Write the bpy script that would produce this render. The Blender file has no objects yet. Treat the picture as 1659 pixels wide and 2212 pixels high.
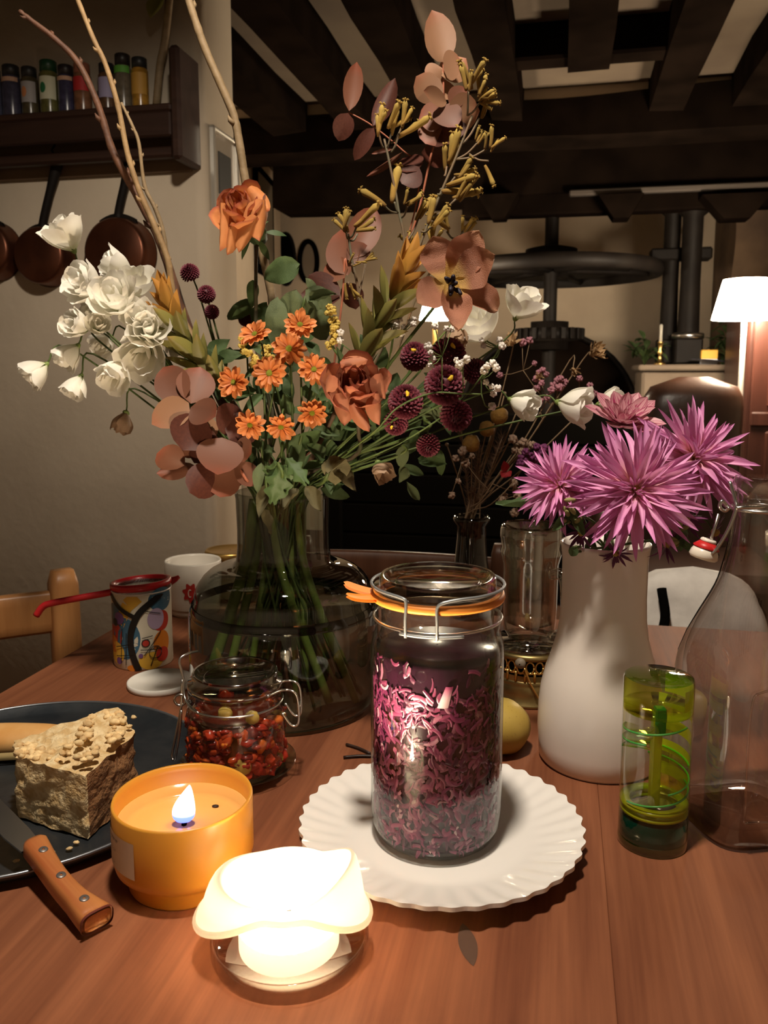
import bpy, math, random
from mathutils import Vector, Matrix, Quaternion, noise

# ------------------------------------------------------------------ camera, light, exposure
S = bpy.context.scene
COL = S.collection
F, CX, CY = 1800.0, 829.5, 1040.0          # focal length and principal point in pixels of the 1659 x 2212 frame
PITCH = math.radians(7.5)
TZ = 0.75                                   # table top
EYE = TZ + 0.395
TH = math.radians(12.0)                     # the room and the table stand 12 degrees off the view direction

cd = bpy.data.cameras.new('camera')
cam = bpy.data.objects.new('camera', cd)
COL.objects.link(cam)
cam.location = (0, 0, EYE)
cam.rotation_euler = (math.radians(90) - PITCH, 0, 0)
cd.sensor_fit = 'VERTICAL'
cd.sensor_height = 36.0
cd.lens = 36.0 * F / 2212.0
cd.shift_y = -(1106.0 - CY) / 2212.0
cd.clip_start = 0.02
cd.dof.use_dof = True
cd.dof.focus_distance = 0.76
cd.dof.aperture_fstop = 15.0
S.camera = cam

wd = bpy.data.worlds.new('night')
S.world = wd
wd.use_nodes = True
wd.node_tree.nodes['Background'].inputs[0].default_value = (1.0, 0.72, 0.45, 1)
wd.node_tree.nodes['Background'].inputs[1].default_value = 0.004

def lamp(name, loc, power, col, radius):
    l = bpy.data.lights.new(name, 'POINT')
    l.energy = power; l.color = col; l.shadow_soft_size = radius
    o = bpy.data.objects.new(name, l)
    o.location = loc
    COL.objects.link(o)
    return o

# the shaded pendant over the table throws its light downwards
pl = bpy.data.lights.new('pendant_lamp_light', 'SPOT')
pl.energy = 82.0; pl.color = (1.0, 0.87, 0.71); pl.shadow_soft_size = 0.055
pl.spot_size = math.radians(172); pl.spot_blend = 0.3
po = bpy.data.objects.new('pendant_lamp_light', pl)
po.location = (-0.04, 0.42, TZ + 1.42)
COL.objects.link(po)

S.view_settings.view_transform = 'Standard'
S.view_settings.look = 'None'
S.view_settings.gamma = 1.0
S.view_settings.use_curve_mapping = False
S.view_settings.exposure = 0.0
S.cycles.transparent_max_bounces = 24
S.cycles.max_bounces = 8
S.cycles.use_denoising = True

# ------------------------------------------------------------------ picture geometry
SP, CP = math.sin(PITCH), math.cos(PITCH)
ST, CT = math.sin(TH), math.cos(TH)

def ray(px, py):
    a = (px - CX) / F; b = (CY - py) / F
    return Vector((a, CP + SP * b, -SP + CP * b))

def P(px, py, Y):                           # point on the vertical plane y = Y
    d = ray(px, py)
    return Vector((0, 0, EYE)) + d * (Y / d.y)

def G(px, py, h=0.0):                       # point at height h over the table top
    d = ray(px, py)
    return Vector((0, 0, EYE)) + d * ((TZ + h - EYE) / d.z)

def hz(row, Y): return P(CX, row, Y).z - TZ   # height over the table of a picture row at depth Y

def mpx(n, Y, h=0.1):                       # n pixels in metres at depth Y, height h over the table
    return n / F * (Y * CP + (EYE - TZ - h) * SP)

def RM(u, v, z):                            # room frame: u to the right, v into the depth
    return Vector((u * CT + v * ST, -u * ST + v * CT, z))

def UV(px, py, v):                          # (u, z) of a pixel on the room plane v = const
    d = ray(px, py)
    t = v / (d.x * ST + d.y * CT)
    q = d * t
    return (q.x * CT - q.y * ST, EYE + q.z)

# ------------------------------------------------------------------ mesh collecting
class MB:
    def __init__(s):
        s.v = []; s.f = []; s.uv = []; s.sm = []
    def vert(s, p, uv=(0, 0)):
        s.v.append(tuple(p)); s.uv.append(uv); return len(s.v) - 1
    def face(s, idx, sm=True):
        s.f.append(tuple(idx)); s.sm.append(sm)
    def grid(s, fn, nu, nv, closed=False, uvf=None, sm=True):
        b = len(s.v)
        nn = nu if closed else nu + 1
        for j in range(nv + 1):
            for i in range(nn):
                a, t = i / nu, j / nv
                s.vert(fn(a, t), uvf(a, t) if uvf else (a, t))
        for j in range(nv):
            for i in range(nu):
                i2 = (i + 1) % nn
                s.face((b + j * nn + i, b + j * nn + i2, b + (j + 1) * nn + i2, b + (j + 1) * nn + i), sm)
        return s
    def lathe(s, prof, seg=32, c=(0, 0, 0), rf=None, sm=True, cap0=False, cap1=False):
        n = len(prof) - 1
        b = len(s.v)
        acc = [0.0]
        for k in range(n):
            acc.append(acc[-1] + math.hypot(prof[k + 1][0] - prof[k][0], prof[k + 1][1] - prof[k][1]))
        for k, (r, z) in enumerate(prof):
            for i in range(seg):
                a = 2 * math.pi * i / seg
                rr = r * (rf(a, k) if rf else 1)
                s.vert((c[0] + rr * math.cos(a), c[1] + rr * math.sin(a), c[2] + z), (i / seg, acc[k] / max(acc[-1], 1e-9)))
        for k in range(n):
            for i in range(seg):
                i2 = (i + 1) % seg
                s.face((b + k * seg + i, b + k * seg + i2, b + (k + 1) * seg + i2, b + (k + 1) * seg + i), sm)
        if cap0: s.face([b + i for i in range(seg)][::-1], False)
        if cap1: s.face([b + n * seg + i for i in range(seg)], False)
        return s
    def tube(s, pts, r, seg=6, cap=True, uvx=None):
        pts = [Vector(p) for p in pts]
        n = len(pts)
        rs = r if isinstance(r, (list, tuple)) else [r] * n
        b = len(s.v)
        t0 = (pts[1] - pts[0]).normalized()
        up = Vector((0, 0, 1)) if abs(t0.z) < .9 else Vector((1, 0, 0))
        nx = t0.cross(up).normalized()
        for k in range(n):
            if k == 0: t = pts[1] - pts[0]
            elif k == n - 1: t = pts[-1] - pts[-2]
            else: t = pts[k + 1] - pts[k - 1]
            if t.length < 1e-9: t = t0
            t = t.normalized()
            nx = (nx - t * nx.dot(t))
            nx = nx.normalized() if nx.length > 1e-6 else t.orthogonal().normalized()
            ny = t.cross(nx)
            for i in range(seg):
                a = 2 * math.pi * i / seg
                s.vert(pts[k] + (nx * math.cos(a) + ny * math.sin(a)) * rs[k], (i / seg if uvx is None else uvx, k / (n - 1)))
        for k in range(n - 1):
            for i in range(seg):
                i2 = (i + 1) % seg
                s.face((b + k * seg + i, b + k * seg + i2, b + (k + 1) * seg + i2, b + (k + 1) * seg + i))
        if cap:
            s.face([b + i for i in range(seg)][::-1]); s.face([b + (n - 1) * seg + i for i in range(seg)])
        return s
    def box(s, x0, x1, y0, y1, z0, z1, bev=0.0):
        if x0 > x1: x0, x1 = x1, x0
        if y0 > y1: y0, y1 = y1, y0
        if z0 > z1: z0, z1 = z1, z0
        e = min(bev, (x1 - x0) * .45, (y1 - y0) * .45, (z1 - z0) * .45)
        b = len(s.v)
        if e <= 0:
            for z in (z0, z1):
                for y in (y0, y1):
                    for x in (x0, x1):
                        s.vert((x, y, z))
            for q in ((0, 2, 3, 1), (4, 5, 7, 6), (0, 1, 5, 4), (2, 6, 7, 3), (0, 4, 6, 2), (1, 3, 7, 5)):
                s.face([b + i for i in q], False)
            return s
        idx = {}
        for iz, z in enumerate((z0, z1)):
            for iy, y in enumerate((y0, y1)):
                for ix, x in enumerate((x0, x1)):
                    sx, sy, sz = (1 - 2 * ix) * e, (1 - 2 * iy) * e, (1 - 2 * iz) * e
                    idx[ix, iy, iz, 0] = s.vert((x, y + sy, z + sz))
                    idx[ix, iy, iz, 1] = s.vert((x + sx, y, z + sz))
                    idx[ix, iy, iz, 2] = s.vert((x + sx, y + sy, z))
        R = ((0, 0), (1, 0), (1, 1), (0, 1))
        for i in (0, 1):
            s.face([idx[i, a, c, 0] for a, c in R], False)
            s.face([idx[a, i, c, 1] for a, c in R], False)
            s.face([idx[a, c, i, 2] for a, c in R], False)
        for a in (0, 1):
            for c in (0, 1):
                s.face((idx[0, a, c, 1], idx[1, a, c, 1], idx[1, a, c, 2], idx[0, a, c, 2]), False)
                s.face((idx[a, 0, c, 0], idx[a, 1, c, 0], idx[a, 1, c, 2], idx[a, 0, c, 2]), False)
                s.face((idx[a, c, 0, 0], idx[a, c, 1, 0], idx[a, c, 1, 1], idx[a, c, 0, 1]), False)
        for k in R:
            for z in (0, 1):
                s.face([idx[k[0], k[1], z, q] for q in (0, 1, 2)], False)
        return s
    def blob(s, c, r, seg=10, rings=6, amp=0.0, freq=3.0, seed=0.0, uvx=None, rot=None):
        if not isinstance(r, (list, tuple)): r = (r, r, r)
        c = Vector(c)
        def fn(a, t):
            ph = math.pi * t; th = 2 * math.pi * a
            d = Vector((math.sin(ph) * math.cos(th), math.sin(ph) * math.sin(th), math.cos(ph)))
            k = 1 + (amp * noise.noise(d * freq + Vector((seed, seed * 1.7, -seed))) if amp else 0)
            q = Vector((d.x * r[0] * k, d.y * r[1] * k, d.z * r[2] * k))
            if rot is not None: q = rot @ q
            return c + q
        return s.grid(fn, seg, rings, True, (lambda a, t: (uvx, t)) if uvx is not None else None)
    def poly_prism(s, pts, z0, z1, sm=False):
        b = len(s.v); n = len(pts)
        for z in (z0, z1):
            for p in pts: s.vert((p[0], p[1], z))
        s.face([b + i for i in range(n)][::-1], False); s.face([b + n + i for i in range(n)], False)
        for i in range(n):
            j = (i + 1) % n
            s.face((b + i, b + j, b + n + j, b + n + i), sm)
        return s
    def mark(s): return len(s.v)
    def xform(s, M, start=0):
        for i in range(start, len(s.v)):
            s.v[i] = tuple(M @ Vector(s.v[i]))
        return s
    def mesh(s, name, m=None, fix=True):
        me = bpy.data.meshes.new(name)
        me.from_pydata(s.v, [], s.f)
        me.polygons.foreach_set('use_smooth', s.sm)
        ul = me.uv_layers.new(name='UVMap')
        li = [0] * len(me.loops)
        me.loops.foreach_get('vertex_index', li)
        flat = []
        for i in li: flat.extend(s.uv[i])
        ul.data.foreach_set('uv', flat)
        if m: me.materials.append(m)
        me.update()
        return me
    def obj(s, name, m=None, parent=None, loc=None, mtx=None):
        return inst(s.mesh(name, m), name, parent, loc, mtx)

def inst(me, name, parent=None, loc=None, mtx=None):
    o = bpy.data.objects.new(name, me)
    COL.objects.link(o)
    if mtx is not None: o.matrix_basis = mtx
    if loc is not None: o.location = loc
    if parent is not None: o.parent = parent
    return o

def tag(o, label=None, cat=None, group=None, kind=None):
    if label: o['label'] = label
    if cat: o['category'] = cat
    if group: o['group'] = group
    if kind: o['kind'] = kind
    return o

def thing(name, label, cat, loc=(0, 0, 0), rz=0.0, group=None, mtx=None):
    o = bpy.data.objects.new(name, None)
    COL.objects.link(o)
    o.empty_display_size = .02
    if mtx is not None: o.matrix_basis = mtx
    else:
        o.location = loc; o.rotation_euler = (0, 0, rz)
    return tag(o, label, cat, group)

def copy_thing(o, label, loc, rz):
    c = o.copy(); COL.objects.link(c)
    c.location = loc; c.rotation_euler = (0, 0, rz); c['label'] = label
    for p in list(o.children):
        q = p.copy(); COL.objects.link(q); q.parent = c
        for g in list(p.children):
            h = g.copy(); COL.objects.link(h); h.parent = q
    return c

def spline(pts, per=6):
    pts = [Vector(p) for p in pts]
    q = [pts[0] * 2 - pts[1]] + pts + [pts[-1] * 2 - pts[-2]]
    out = []
    for k in range(1, len(q) - 2):
        p0, p1, p2, p3 = q[k - 1:k + 3]
        for i in range(per):
            t = i / per
            out.append(.5 * ((2 * p1) + (p2 - p0) * t + (2 * p0 - 5 * p1 + 4 * p2 - p3) * t * t + (3 * p1 - p0 - 3 * p2 + p3) * t ** 3))
    out.append(pts[-1])
    return out

def TR(x=0, y=0, z=0): return Matrix.Translation((x, y, z))
def RX(a): return Matrix.Rotation(math.radians(a), 4, 'X')
def RY(a): return Matrix.Rotation(math.radians(a), 4, 'Y')
def RZ(a): return Matrix.Rotation(math.radians(a), 4, 'Z')
def SC(x, y=None, z=None):
    if y is None: y = z = x
    return Matrix.Diagonal((x, y, z, 1))
def AX(axis, roll=0):                       # turns +Z to axis
    return Vector(axis).to_track_quat('Z', 'Y').to_matrix().to_4x4() @ RZ(roll)

# ------------------------------------------------------------------ materials
def C(r, g, b): return (r, g, b, 1)

class NT:
    def __init__(s, name):
        s.m = bpy.data.materials.new(name); s.m.use_nodes = True
        s.t = s.m.node_tree; s.t.nodes.clear()
        s.out = s.t.nodes.new('ShaderNodeOutputMaterial')
    def n(s, kind, ins=None, **kw):
        d = s.t.nodes.new('ShaderNode' + kind)
        for k, v in kw.items(): setattr(d, k, v)
        for k, v in (ins or {}).items():
            i = d.inputs[k]
            if hasattr(v, 'is_output') or isinstance(v, bpy.types.NodeSocket): s.t.links.new(v, i)
            else: i.default_value = v
        return d
    def ramp(s, fac, stops, interp='LINEAR'):
        r = s.n('ValToRGB', {0: fac})
        r.color_ramp.interpolation = interp
        e = r.color_ramp.elements
        e[0].position, e[0].color = stops[0][0], stops[0][1]
        e[1].position, e[1].color = stops[-1][0], stops[-1][1]
        for p, c in stops[1:-1]:
            x = e.new(p); x.color = c
        return r.outputs[0]
    def mix(s, f, a, b, mode='MIX'):
        d = s.n('Mix', data_type='RGBA', blend_type=mode)
        for k, v in ((0, f), (6, a), (7, b)):
            if isinstance(v, bpy.types.NodeSocket): s.t.links.new(v, d.inputs[k])
            else: d.inputs[k].default_value = v
        return d.outputs[2]
    def math(s, op, a, b=0.0):
        return s.n('Math', {0: a, 1: b}, operation=op).outputs[0]
    def coord(s, which='Object'):
        return s.n('TexCoord').outputs[which]
    def noise(s, vec, scale, detail=4.0, dist=0.0):
        return s.n('TexNoise', {'Vector': vec, 'Scale': scale, 'Detail': detail, 'Distortion': dist}).outputs[0]
    def done(s, shader):
        s.t.links.new(shader, s.out.inputs[0]); return s.m

def mat(name, col, rough=.6, col2=None, ns=20.0, bump=0.0, bs=120.0, metal=0.0, trans=0.0, grad=None, var=0.0, spec=.4, coat=0.0, gaxis=1, sss=0.0):
    n = NT(name)
    co = n.coord()
    base = C(*col)
    if grad:
        uv = n.n('UVMap').outputs[0]
        sx = n.n('SeparateXYZ', {0: uv}).outputs[gaxis]
        base = n.ramp(sx, [(p, C(*c)) for p, c in grad])
        if col2:
            base = n.mix(n.math('MULTIPLY', n.noise(co, ns), .8), base, C(*col2))
    elif col2:
        base = n.mix(n.ramp(n.noise(co, ns), [(.35, C(0, 0, 0)), (.65, C(1, 1, 1))]), C(*col), C(*col2))
    if var:
        rnd = n.n('ObjectInfo').outputs['Random']
        v = n.math('MULTIPLY_ADD', rnd, var)
        v.node.inputs[2].default_value = 1 - var / 2
        base = n.n('HueSaturation', {'Value': v, 'Color': base}).outputs[0]
    ins = {'Base Color': base, 'Roughness': rough, 'Metallic': metal, 'Specular IOR Level': spec, 'Coat Weight': coat}
    if sss:
        ins['Subsurface Weight'] = sss; ins['Subsurface Radius'] = (.01, .006, .004)
    if bump:
        h = n.noise(co, bs, 5.0)
        ins['Normal'] = n.n('Bump', {'Strength': bump, 'Distance': .002, 'Height': h}).outputs[0]
    p = n.n('BsdfPrincipled', ins).outputs[0]
    if trans:
        tl = n.n('BsdfTranslucent', {'Color': base}).outputs[0]
        p = n.n('MixShader', {0: trans, 1: p, 2: tl}).outputs[0]
    return n.done(p)

def emit(name, col, strength, grad=None):
    n = NT(name)
    c = C(*col)
    if grad:
        sx = n.n('SeparateXYZ', {0: n.n('UVMap').outputs[0]}).outputs[1]
        c = n.ramp(sx, [(p, C(*q)) for p, q in grad])
    return n.done(n.n('Emission', {'Color': c, 'Strength': strength}).outputs[0])

def glass(name, tint=(.97, .98, .97), edge=(.6, .64, .62), power=2.2, rough=.02, refl=1.0, f0=.045, bump=0.0, bs=40.0):
    """thin-walled glass: light passes straight through, darker where the wall is seen edge-on, mirror by Schlick's law"""
    n = NT(name)
    nrm = None
    lw = n.n('LayerWeight', {'Blend': .5})
    ins = {'Roughness': rough, 'Color': C(1, 1, 1)}
    if bump:
        nrm = n.n('Bump', {'Strength': bump, 'Distance': .003, 'Height': n.noise(n.coord(), bs, 2.0)}).outputs[0]
        ins['Normal'] = nrm
    fac = lw.outputs['Facing']
    tc = n.mix(n.math('POWER', fac, power), C(*tint), C(*edge))
    tr = n.n('BsdfTransparent', {'Color': tc}).outputs[0]
    gl = n.n('BsdfGlossy', ins).outputs[0]
    sch = n.math('MULTIPLY_ADD', n.math('POWER', fac, 5.0), (1 - f0) * refl)
    sch.node.inputs[2].default_value = f0 * refl
    return n.done(n.n('MixShader', {0: sch, 1: tr, 2: gl}).outputs[0])

def wood(name, dark, light, ax=1, scale=1.0, rough=.45, stripe=26.0, coat=.1, knots=True, spec=.3):
    n = NT(name)
    co = n.coord()
    rnd = n.n('ObjectInfo').outputs['Random']
    off = n.n('CombineXYZ', {0: n.math('MULTIPLY', rnd, 7.0), 1: n.math('MULTIPLY', rnd, 3.0), 2: n.math('MULTIPLY', rnd, 5.0)}).outputs[0]
    v = n.n('VectorMath', {0: co, 1: off}, operation='ADD').outputs[0]
    sc = [stripe, stripe, stripe]; sc[ax] = stripe * .07
    vs = n.n('VectorMath', {0: v, 1: tuple(sc)}, operation='MULTIPLY').outputs[0]
    g1 = n.noise(vs, scale, 6.0, .6)
    sc2 = [stripe * 9, stripe * 9, stripe * 9]; sc2[ax] = stripe * .35
    vs2 = n.n('VectorMath', {0: v, 1: tuple(sc2)}, operation='MULTIPLY').outputs[0]
    g2 = n.noise(vs2, scale, 3.0)
    big = n.noise(v, 4.0, 3.0)
    f = n.math('ADD', n.math('MULTIPLY', g1, .55), n.math('ADD', n.math('MULTIPLY', g2, .2), n.math('MULTIPLY', big, .25)))
    c = n.ramp(f, [(.33, C(*dark)), (.52, C(*[(a + b) / 2 for a, b in zip(dark, light)])), (.68, C(*light))])
    if knots:
        vk = n.n('TexVoronoi', {'Vector': n.n('VectorMath', {0: v, 1: (1, .45, 1)}, operation='MULTIPLY').outputs[0], 'Scale': 5.5}).outputs['Distance']
        kf = n.ramp(n.math('ADD', vk, n.math('MULTIPLY', g1, .06)), [(.05, C(.55, .55, .55)), (.13, C(0, 0, 0))])
        c = n.mix(kf, c, C(*[x * .35 for x in dark]))
    vv = n.math('MULTIPLY_ADD', rnd, .3); vv.node.inputs[2].default_value = .85
    c = n.n('HueSaturation', {'Value': vv, 'Color': c}).outputs[0]
    rg = n.math('MULTIPLY_ADD', g1, .2); rg.node.inputs[2].default_value = rough - .1
    bp = n.n('Bump', {'Strength': .12, 'Distance': .001, 'Height': g2}).outputs[0]
    return n.done(n.n('BsdfPrincipled', {'Base Color': c, 'Roughness': rg, 'Normal': bp, 'Coat Weight': coat, 'Coat Roughness': .35, 'Specular IOR Level': spec}).outputs[0])

M = {}
M['plaster'] = mat('plaster', (.60, .505, .385), .9, (.52, .43, .325), 3.0, .5, 45.0, spec=.15)
M['plaster_far'] = mat('plaster_far', (.74, .61, .45), .9, (.6, .48, .35), 2.5, .4, 25.0)
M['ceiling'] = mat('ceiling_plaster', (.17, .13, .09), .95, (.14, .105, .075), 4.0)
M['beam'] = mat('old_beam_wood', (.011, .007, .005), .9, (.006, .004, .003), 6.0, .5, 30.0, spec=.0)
M['iron'] = mat('black_iron', (.007, .005, .004), .6, (.012, .009, .007), 8.0, .2, 60.0, spec=.15)
M['floor'] = mat('floor_tiles', (.12, .06, .035), .6, (.09, .045, .03), 5.0)
M['table'] = wood('cherry_wood', (.105, .033, .016), (.275, .104, .048), 1, 1.0, .6, 26.0, .0, True, .10)
M['chair'] = wood('honey_wood', (.34, .14, .045), (.5, .24, .085), 2, 1.0, .4, 30.0, .2)
M['darkwood'] = wood('dark_walnut', (.02, .009, .006), (.045, .02, .012), 0, 1.0, .5, 30.0, .1)
M['redwood'] = wood('red_mahogany', (.028, .009, .006), (.06, .018, .011), 2, 1.0, .35, 24.0, .3)
M['copper'] = mat('tarnished_copper', (.15, .05, .024), .36, (.085, .03, .016), 9.0, .1, 30.0, metal=.8)
M['clear'] = glass('clear_glass')
M['smoke'] = glass('smoked_glass', (.68, .71, .66), (.10, .11, .11), 2.0, .02, 1.4, .05)
M['steel'] = mat('steel_wire', (.62, .6, .57), .28, metal=1.0)
M['white_china'] = mat('white_glazed_china', (.86, .83, .79), .18, spec=.5, coat=.4)
M['stem'] = mat('green_stem', (.05, .085, .02), .55, (.10, .14, .035), 30.0, trans=.1, var=.4)
M['leaf'] = mat('dark_leaf', (.055, .10, .035), .55, (.1, .15, .055), 60.0, .3, 90.0, trans=.25, var=.5)
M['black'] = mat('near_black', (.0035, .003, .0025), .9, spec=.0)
# ================================================================== the room
def room(mb, name, m, label=None, cat=None, kind='structure', parent=None):
    o = mb.obj(name, m)
    o.rotation_euler = (0, 0, -TH)
    return tag(o, label, cat, None, kind)

VW = 2.06                                   # wall with the spice shelf
UC = -0.904                                 # its free corner
CEIL = 2.42
room(MB().box(-3.2, 3.4, -1.9, 6.0, -.05, 0), 'floor', M['floor'], 'dark reddish floor of the room', 'floor')
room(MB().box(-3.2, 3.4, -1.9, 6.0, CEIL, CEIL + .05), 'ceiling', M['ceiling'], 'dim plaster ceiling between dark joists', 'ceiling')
mb = MB()
n_ = 6
pts = [(-3.2, VW), (UC - .03, VW)] + [(UC - .03 + .03 * math.sin(a), VW + .03 - .03 * math.cos(a)) for a in [i * math.pi / 2 / n_ for i in range(1, n_ + 1)]] + [(UC, VW + .2), (-3.2, VW + .2)]
mb.poly_prism(pts, 0, CEIL, True)
room(mb, 'wall_left', M['plaster'], 'cream plaster wall with the spice shelf and copper pans', 'wall')
room(MB().box(-2.3, 3.4, 5.75, 5.85, 0, CEIL), 'wall_far', M['plaster_far'], 'stained plaster wall behind the old press', 'wall')
room(MB().box(2.45, 2.55, -1.9, 5.75, 0, CEIL), 'wall_right', M['plaster_far'], 'plaster wall at the right end of the room', 'wall')
room(MB().box(-3.2, 2.5, -1.9, -1.8, 0, CEIL), 'wall_back', M['plaster'], 'plaster wall behind the viewer', 'wall')
room(MB().box(-3.2, -3.1, -1.8, VW, 0, CEIL), 'wall_outer', M['plaster'], 'plaster side wall beyond the left edge', 'wall')
# side wall of the far room, running back to the corner
mb = MB()
a0, a1 = Vector((-.92, 2.5, 0)), Vector((-.70, 5.8, 0))
mb.poly_prism([(a0.x - .1, a0.y), (a0.x, a0.y), (a1.x, a1.y), (a1.x - .1, a1.y)], 0, CEIL)
tag(mb.obj('wall_side', M['plaster_far']), 'plaster side wall running back behind the picture frame', 'wall', None, 'structure')

# ceiling joists, along the depth
jn = ['leftmost dark ceiling joist, beside the plaster corner', 'second dark ceiling joist from the plaster corner', 'third dark ceiling joist from the plaster corner',
      'fourth dark joist, behind the tall leaf tip', 'short dark joist ending at the cross trimmer', 'sixth dark ceiling joist, right of the short one', 'rightmost dark ceiling joist in view']
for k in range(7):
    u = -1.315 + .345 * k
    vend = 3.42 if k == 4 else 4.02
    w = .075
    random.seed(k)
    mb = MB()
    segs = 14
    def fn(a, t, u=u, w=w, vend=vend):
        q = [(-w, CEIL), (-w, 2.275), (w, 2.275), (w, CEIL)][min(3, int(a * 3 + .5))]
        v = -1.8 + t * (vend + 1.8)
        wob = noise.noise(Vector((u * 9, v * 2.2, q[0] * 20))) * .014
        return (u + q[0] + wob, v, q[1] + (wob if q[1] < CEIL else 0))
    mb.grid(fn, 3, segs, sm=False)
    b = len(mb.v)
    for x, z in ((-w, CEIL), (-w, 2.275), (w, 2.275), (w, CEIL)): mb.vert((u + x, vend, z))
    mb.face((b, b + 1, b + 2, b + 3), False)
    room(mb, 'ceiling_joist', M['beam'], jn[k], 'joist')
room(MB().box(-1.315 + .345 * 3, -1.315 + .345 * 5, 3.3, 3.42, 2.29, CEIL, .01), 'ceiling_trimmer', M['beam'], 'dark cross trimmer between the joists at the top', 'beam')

def beam(name, v, th, px0, px1, rows, label, droop=0.0, m='beam'):
    u0 = UV(px0, 300, v)[0]; u1 = UV(px1, 300, v)[0]
    zt = UV(829, rows[0], v)[1]; zb = UV(829, rows[1], v)[1]
    def fn(a, t):
        q = [(0, zb), (0, zt), (th, zt), (th, zb), (0, zb)][min(4, int(a * 4 + .5))]
        u = u0 + (u1 - u0) * t
        wob = noise.noise(Vector((u * 1.3, q[1] * 9, v))) * .02
        lift = droop * ((t - .35) ** 2) if q[1] == zt else 0
        return (u, v + q[0], q[1] + wob + lift)
    mb = MB().grid(fn, 4, 24, sm=False)
    for t in (0, 1):
        b = len(mb.v)
        for a in (0, .25, .5, .75): mb.vert(fn(a, t))
        mb.face((b, b + 1, b + 2, b + 3), False)
    return room(mb, name, M[m], label, 'beam'), (u0, u1, zb, zt)
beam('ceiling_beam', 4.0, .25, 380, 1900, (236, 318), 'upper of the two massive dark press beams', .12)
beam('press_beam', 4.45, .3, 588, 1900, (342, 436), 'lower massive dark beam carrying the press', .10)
room(MB().box(-1.6, 2.45, 4.05, 4.2, UV(829, 238, 4.0)[1], CEIL), 'trim_1', M['plaster_far'], 'plaster band above the upper beam', 'trim')
u0 = UV(1230, 410, 4.42)[0]; zt = UV(1450, 402, 4.42)[1]
room(MB().box(u0, 2.2, 4.40, 4.445, zt - .028, zt, .006), 'trim_2', mat('dull_rail', (.12, .1, .085), .5, metal=.3), 'pale metal rail under the lower beam', 'rail')

# wooden corbels and cross bar under the beam
z0 = UV(1200, 432, 4.55)[1]; z1 = UV(1200, 466, 4.55)[1]
room(MB().box(UV(1000, 450, 4.55)[0], UV(1720, 450, 4.55)[0], 4.5, 4.62, z1, z0 + .03, .01), 'cross_bar', M['beam'], 'dark cross bar under the press beams', 'beam')
for (pa, pb, lab) in ((1052, 1108, 'dark corbel left of the press screw'), (1308, 1372, 'dark corbel between screw and columns'), (1528, 1640, 'dark corbel above the floor lamp')):
    ua, za = UV(pa, 430, 4.48); ub, zb = UV(pb, 478, 4.48)
    mb = MB()
    w = ub - ua
    mb.poly_prism([(ua - .04, 0), (ua + w * .25, -(za - zb)), (ua + w * .75, -(za - zb)), (ub + .03, 0)], 0, .14)
    mb.xform(Matrix(((1, 0, 0, 0), (0, 0, 1, 4.36), (0, 1, 0, za), (0, 0, 0, 1))))
    room(mb, 'corbel', M['beam'], lab, 'corbel')

# ------------------------------------------------------------------ the old press
VP = 4.62
us, zs = UV(1190, 588, VP)
pr = thing('wine_press', 'old iron screw press with horizontal hand wheel', 'press', RM(us, VP, 0), -TH)
ztop = UV(1190, 452, VP)[1]
MB().lathe([(.036, .9), (.036, ztop)], 16).obj('screw_shaft', M['iron'], pr)
zh = UV(1190, 556, VP)[1]
MB().lathe([(.036, zh + .06), (.07, zh + .055), (.135, zh + .04), (.14, zh + .0), (.12, zh - .03), (.04, zh - .04)], 28).obj('hub', M['iron'], pr)
R = .565
wh = MB()
wh.lathe([(R - .035, zs - .035), (R, zs - .03), (R + .006, zs), (R, zs + .03), (R - .04, zs + .034), (R - .05, zs), (R - .035, zs - .035)], 56)
wh.obj('wheel_rim', M['iron'], pr)
for k in range(6):
    a = k * 60 + 12
    MB().tube([(.05, 0, zs + .02), (.3, 0, zs + .01), (R - .02, 0, zs)], [.03, .024, .022], 8).obj('spoke', M['iron'], pr, mtx=RZ(a))
MB().lathe([(.05, zs + .05), (R * .72, zs + .03), (R * .72, zs + .0), (.05, zs + .01)], 40).obj('wheel_plate', M['iron'], pr)
zg = UV(1190, 722, VP)[1]
g = MB()
g.lathe([(.04, zg + .07), (.1, zg + .065), (.1, zg + .035), (.165, zg + .03), (.17, zg - .03), (.1, zg - .04), (.1, zg - .08), (.04, zg - .085)], 40)
g.obj('gear', M['iron'], pr)
for k in range(22):
    MB().box(.165, .185, -.012, .012, zg - .03, zg + .03, .003).obj('gear_tooth', M['iron'], pr, mtx=RZ(k * 360 / 22))
# round topped dark vat behind the screw
ub, zb_ = UV(1185, 716, 5.0)
mb = MB()
R2 = .52
prof = [(-R2, 0)] + [(-R2 * math.cos(i * math.pi / 24), zb_ - R2 + R2 * math.sin(i * math.pi / 24)) for i in range(25)] + [(R2, 0)]
mb.poly_prism(prof, 0, .22, True)
mb.xform(Matrix(((1, 0, 0, 0), (0, 0, 1, 0), (0, 1, 0, 0), (0, 0, 0, 1))))
vt = thing('press_stone', 'dark round-topped millstone standing behind the press screw', 'millstone', RM(ub, 5.1, 0), -TH)
mb.obj('stone', M['beam'], vt)
r_ = MB()
r_.tube([(-R2 * math.cos(i * math.pi / 24), -.01, zb_ - R2 + R2 * math.sin(i * math.pi / 24)) for i in range(25)], .018, 6)
r_.obj('iron_band', M['iron'], vt)
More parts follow.
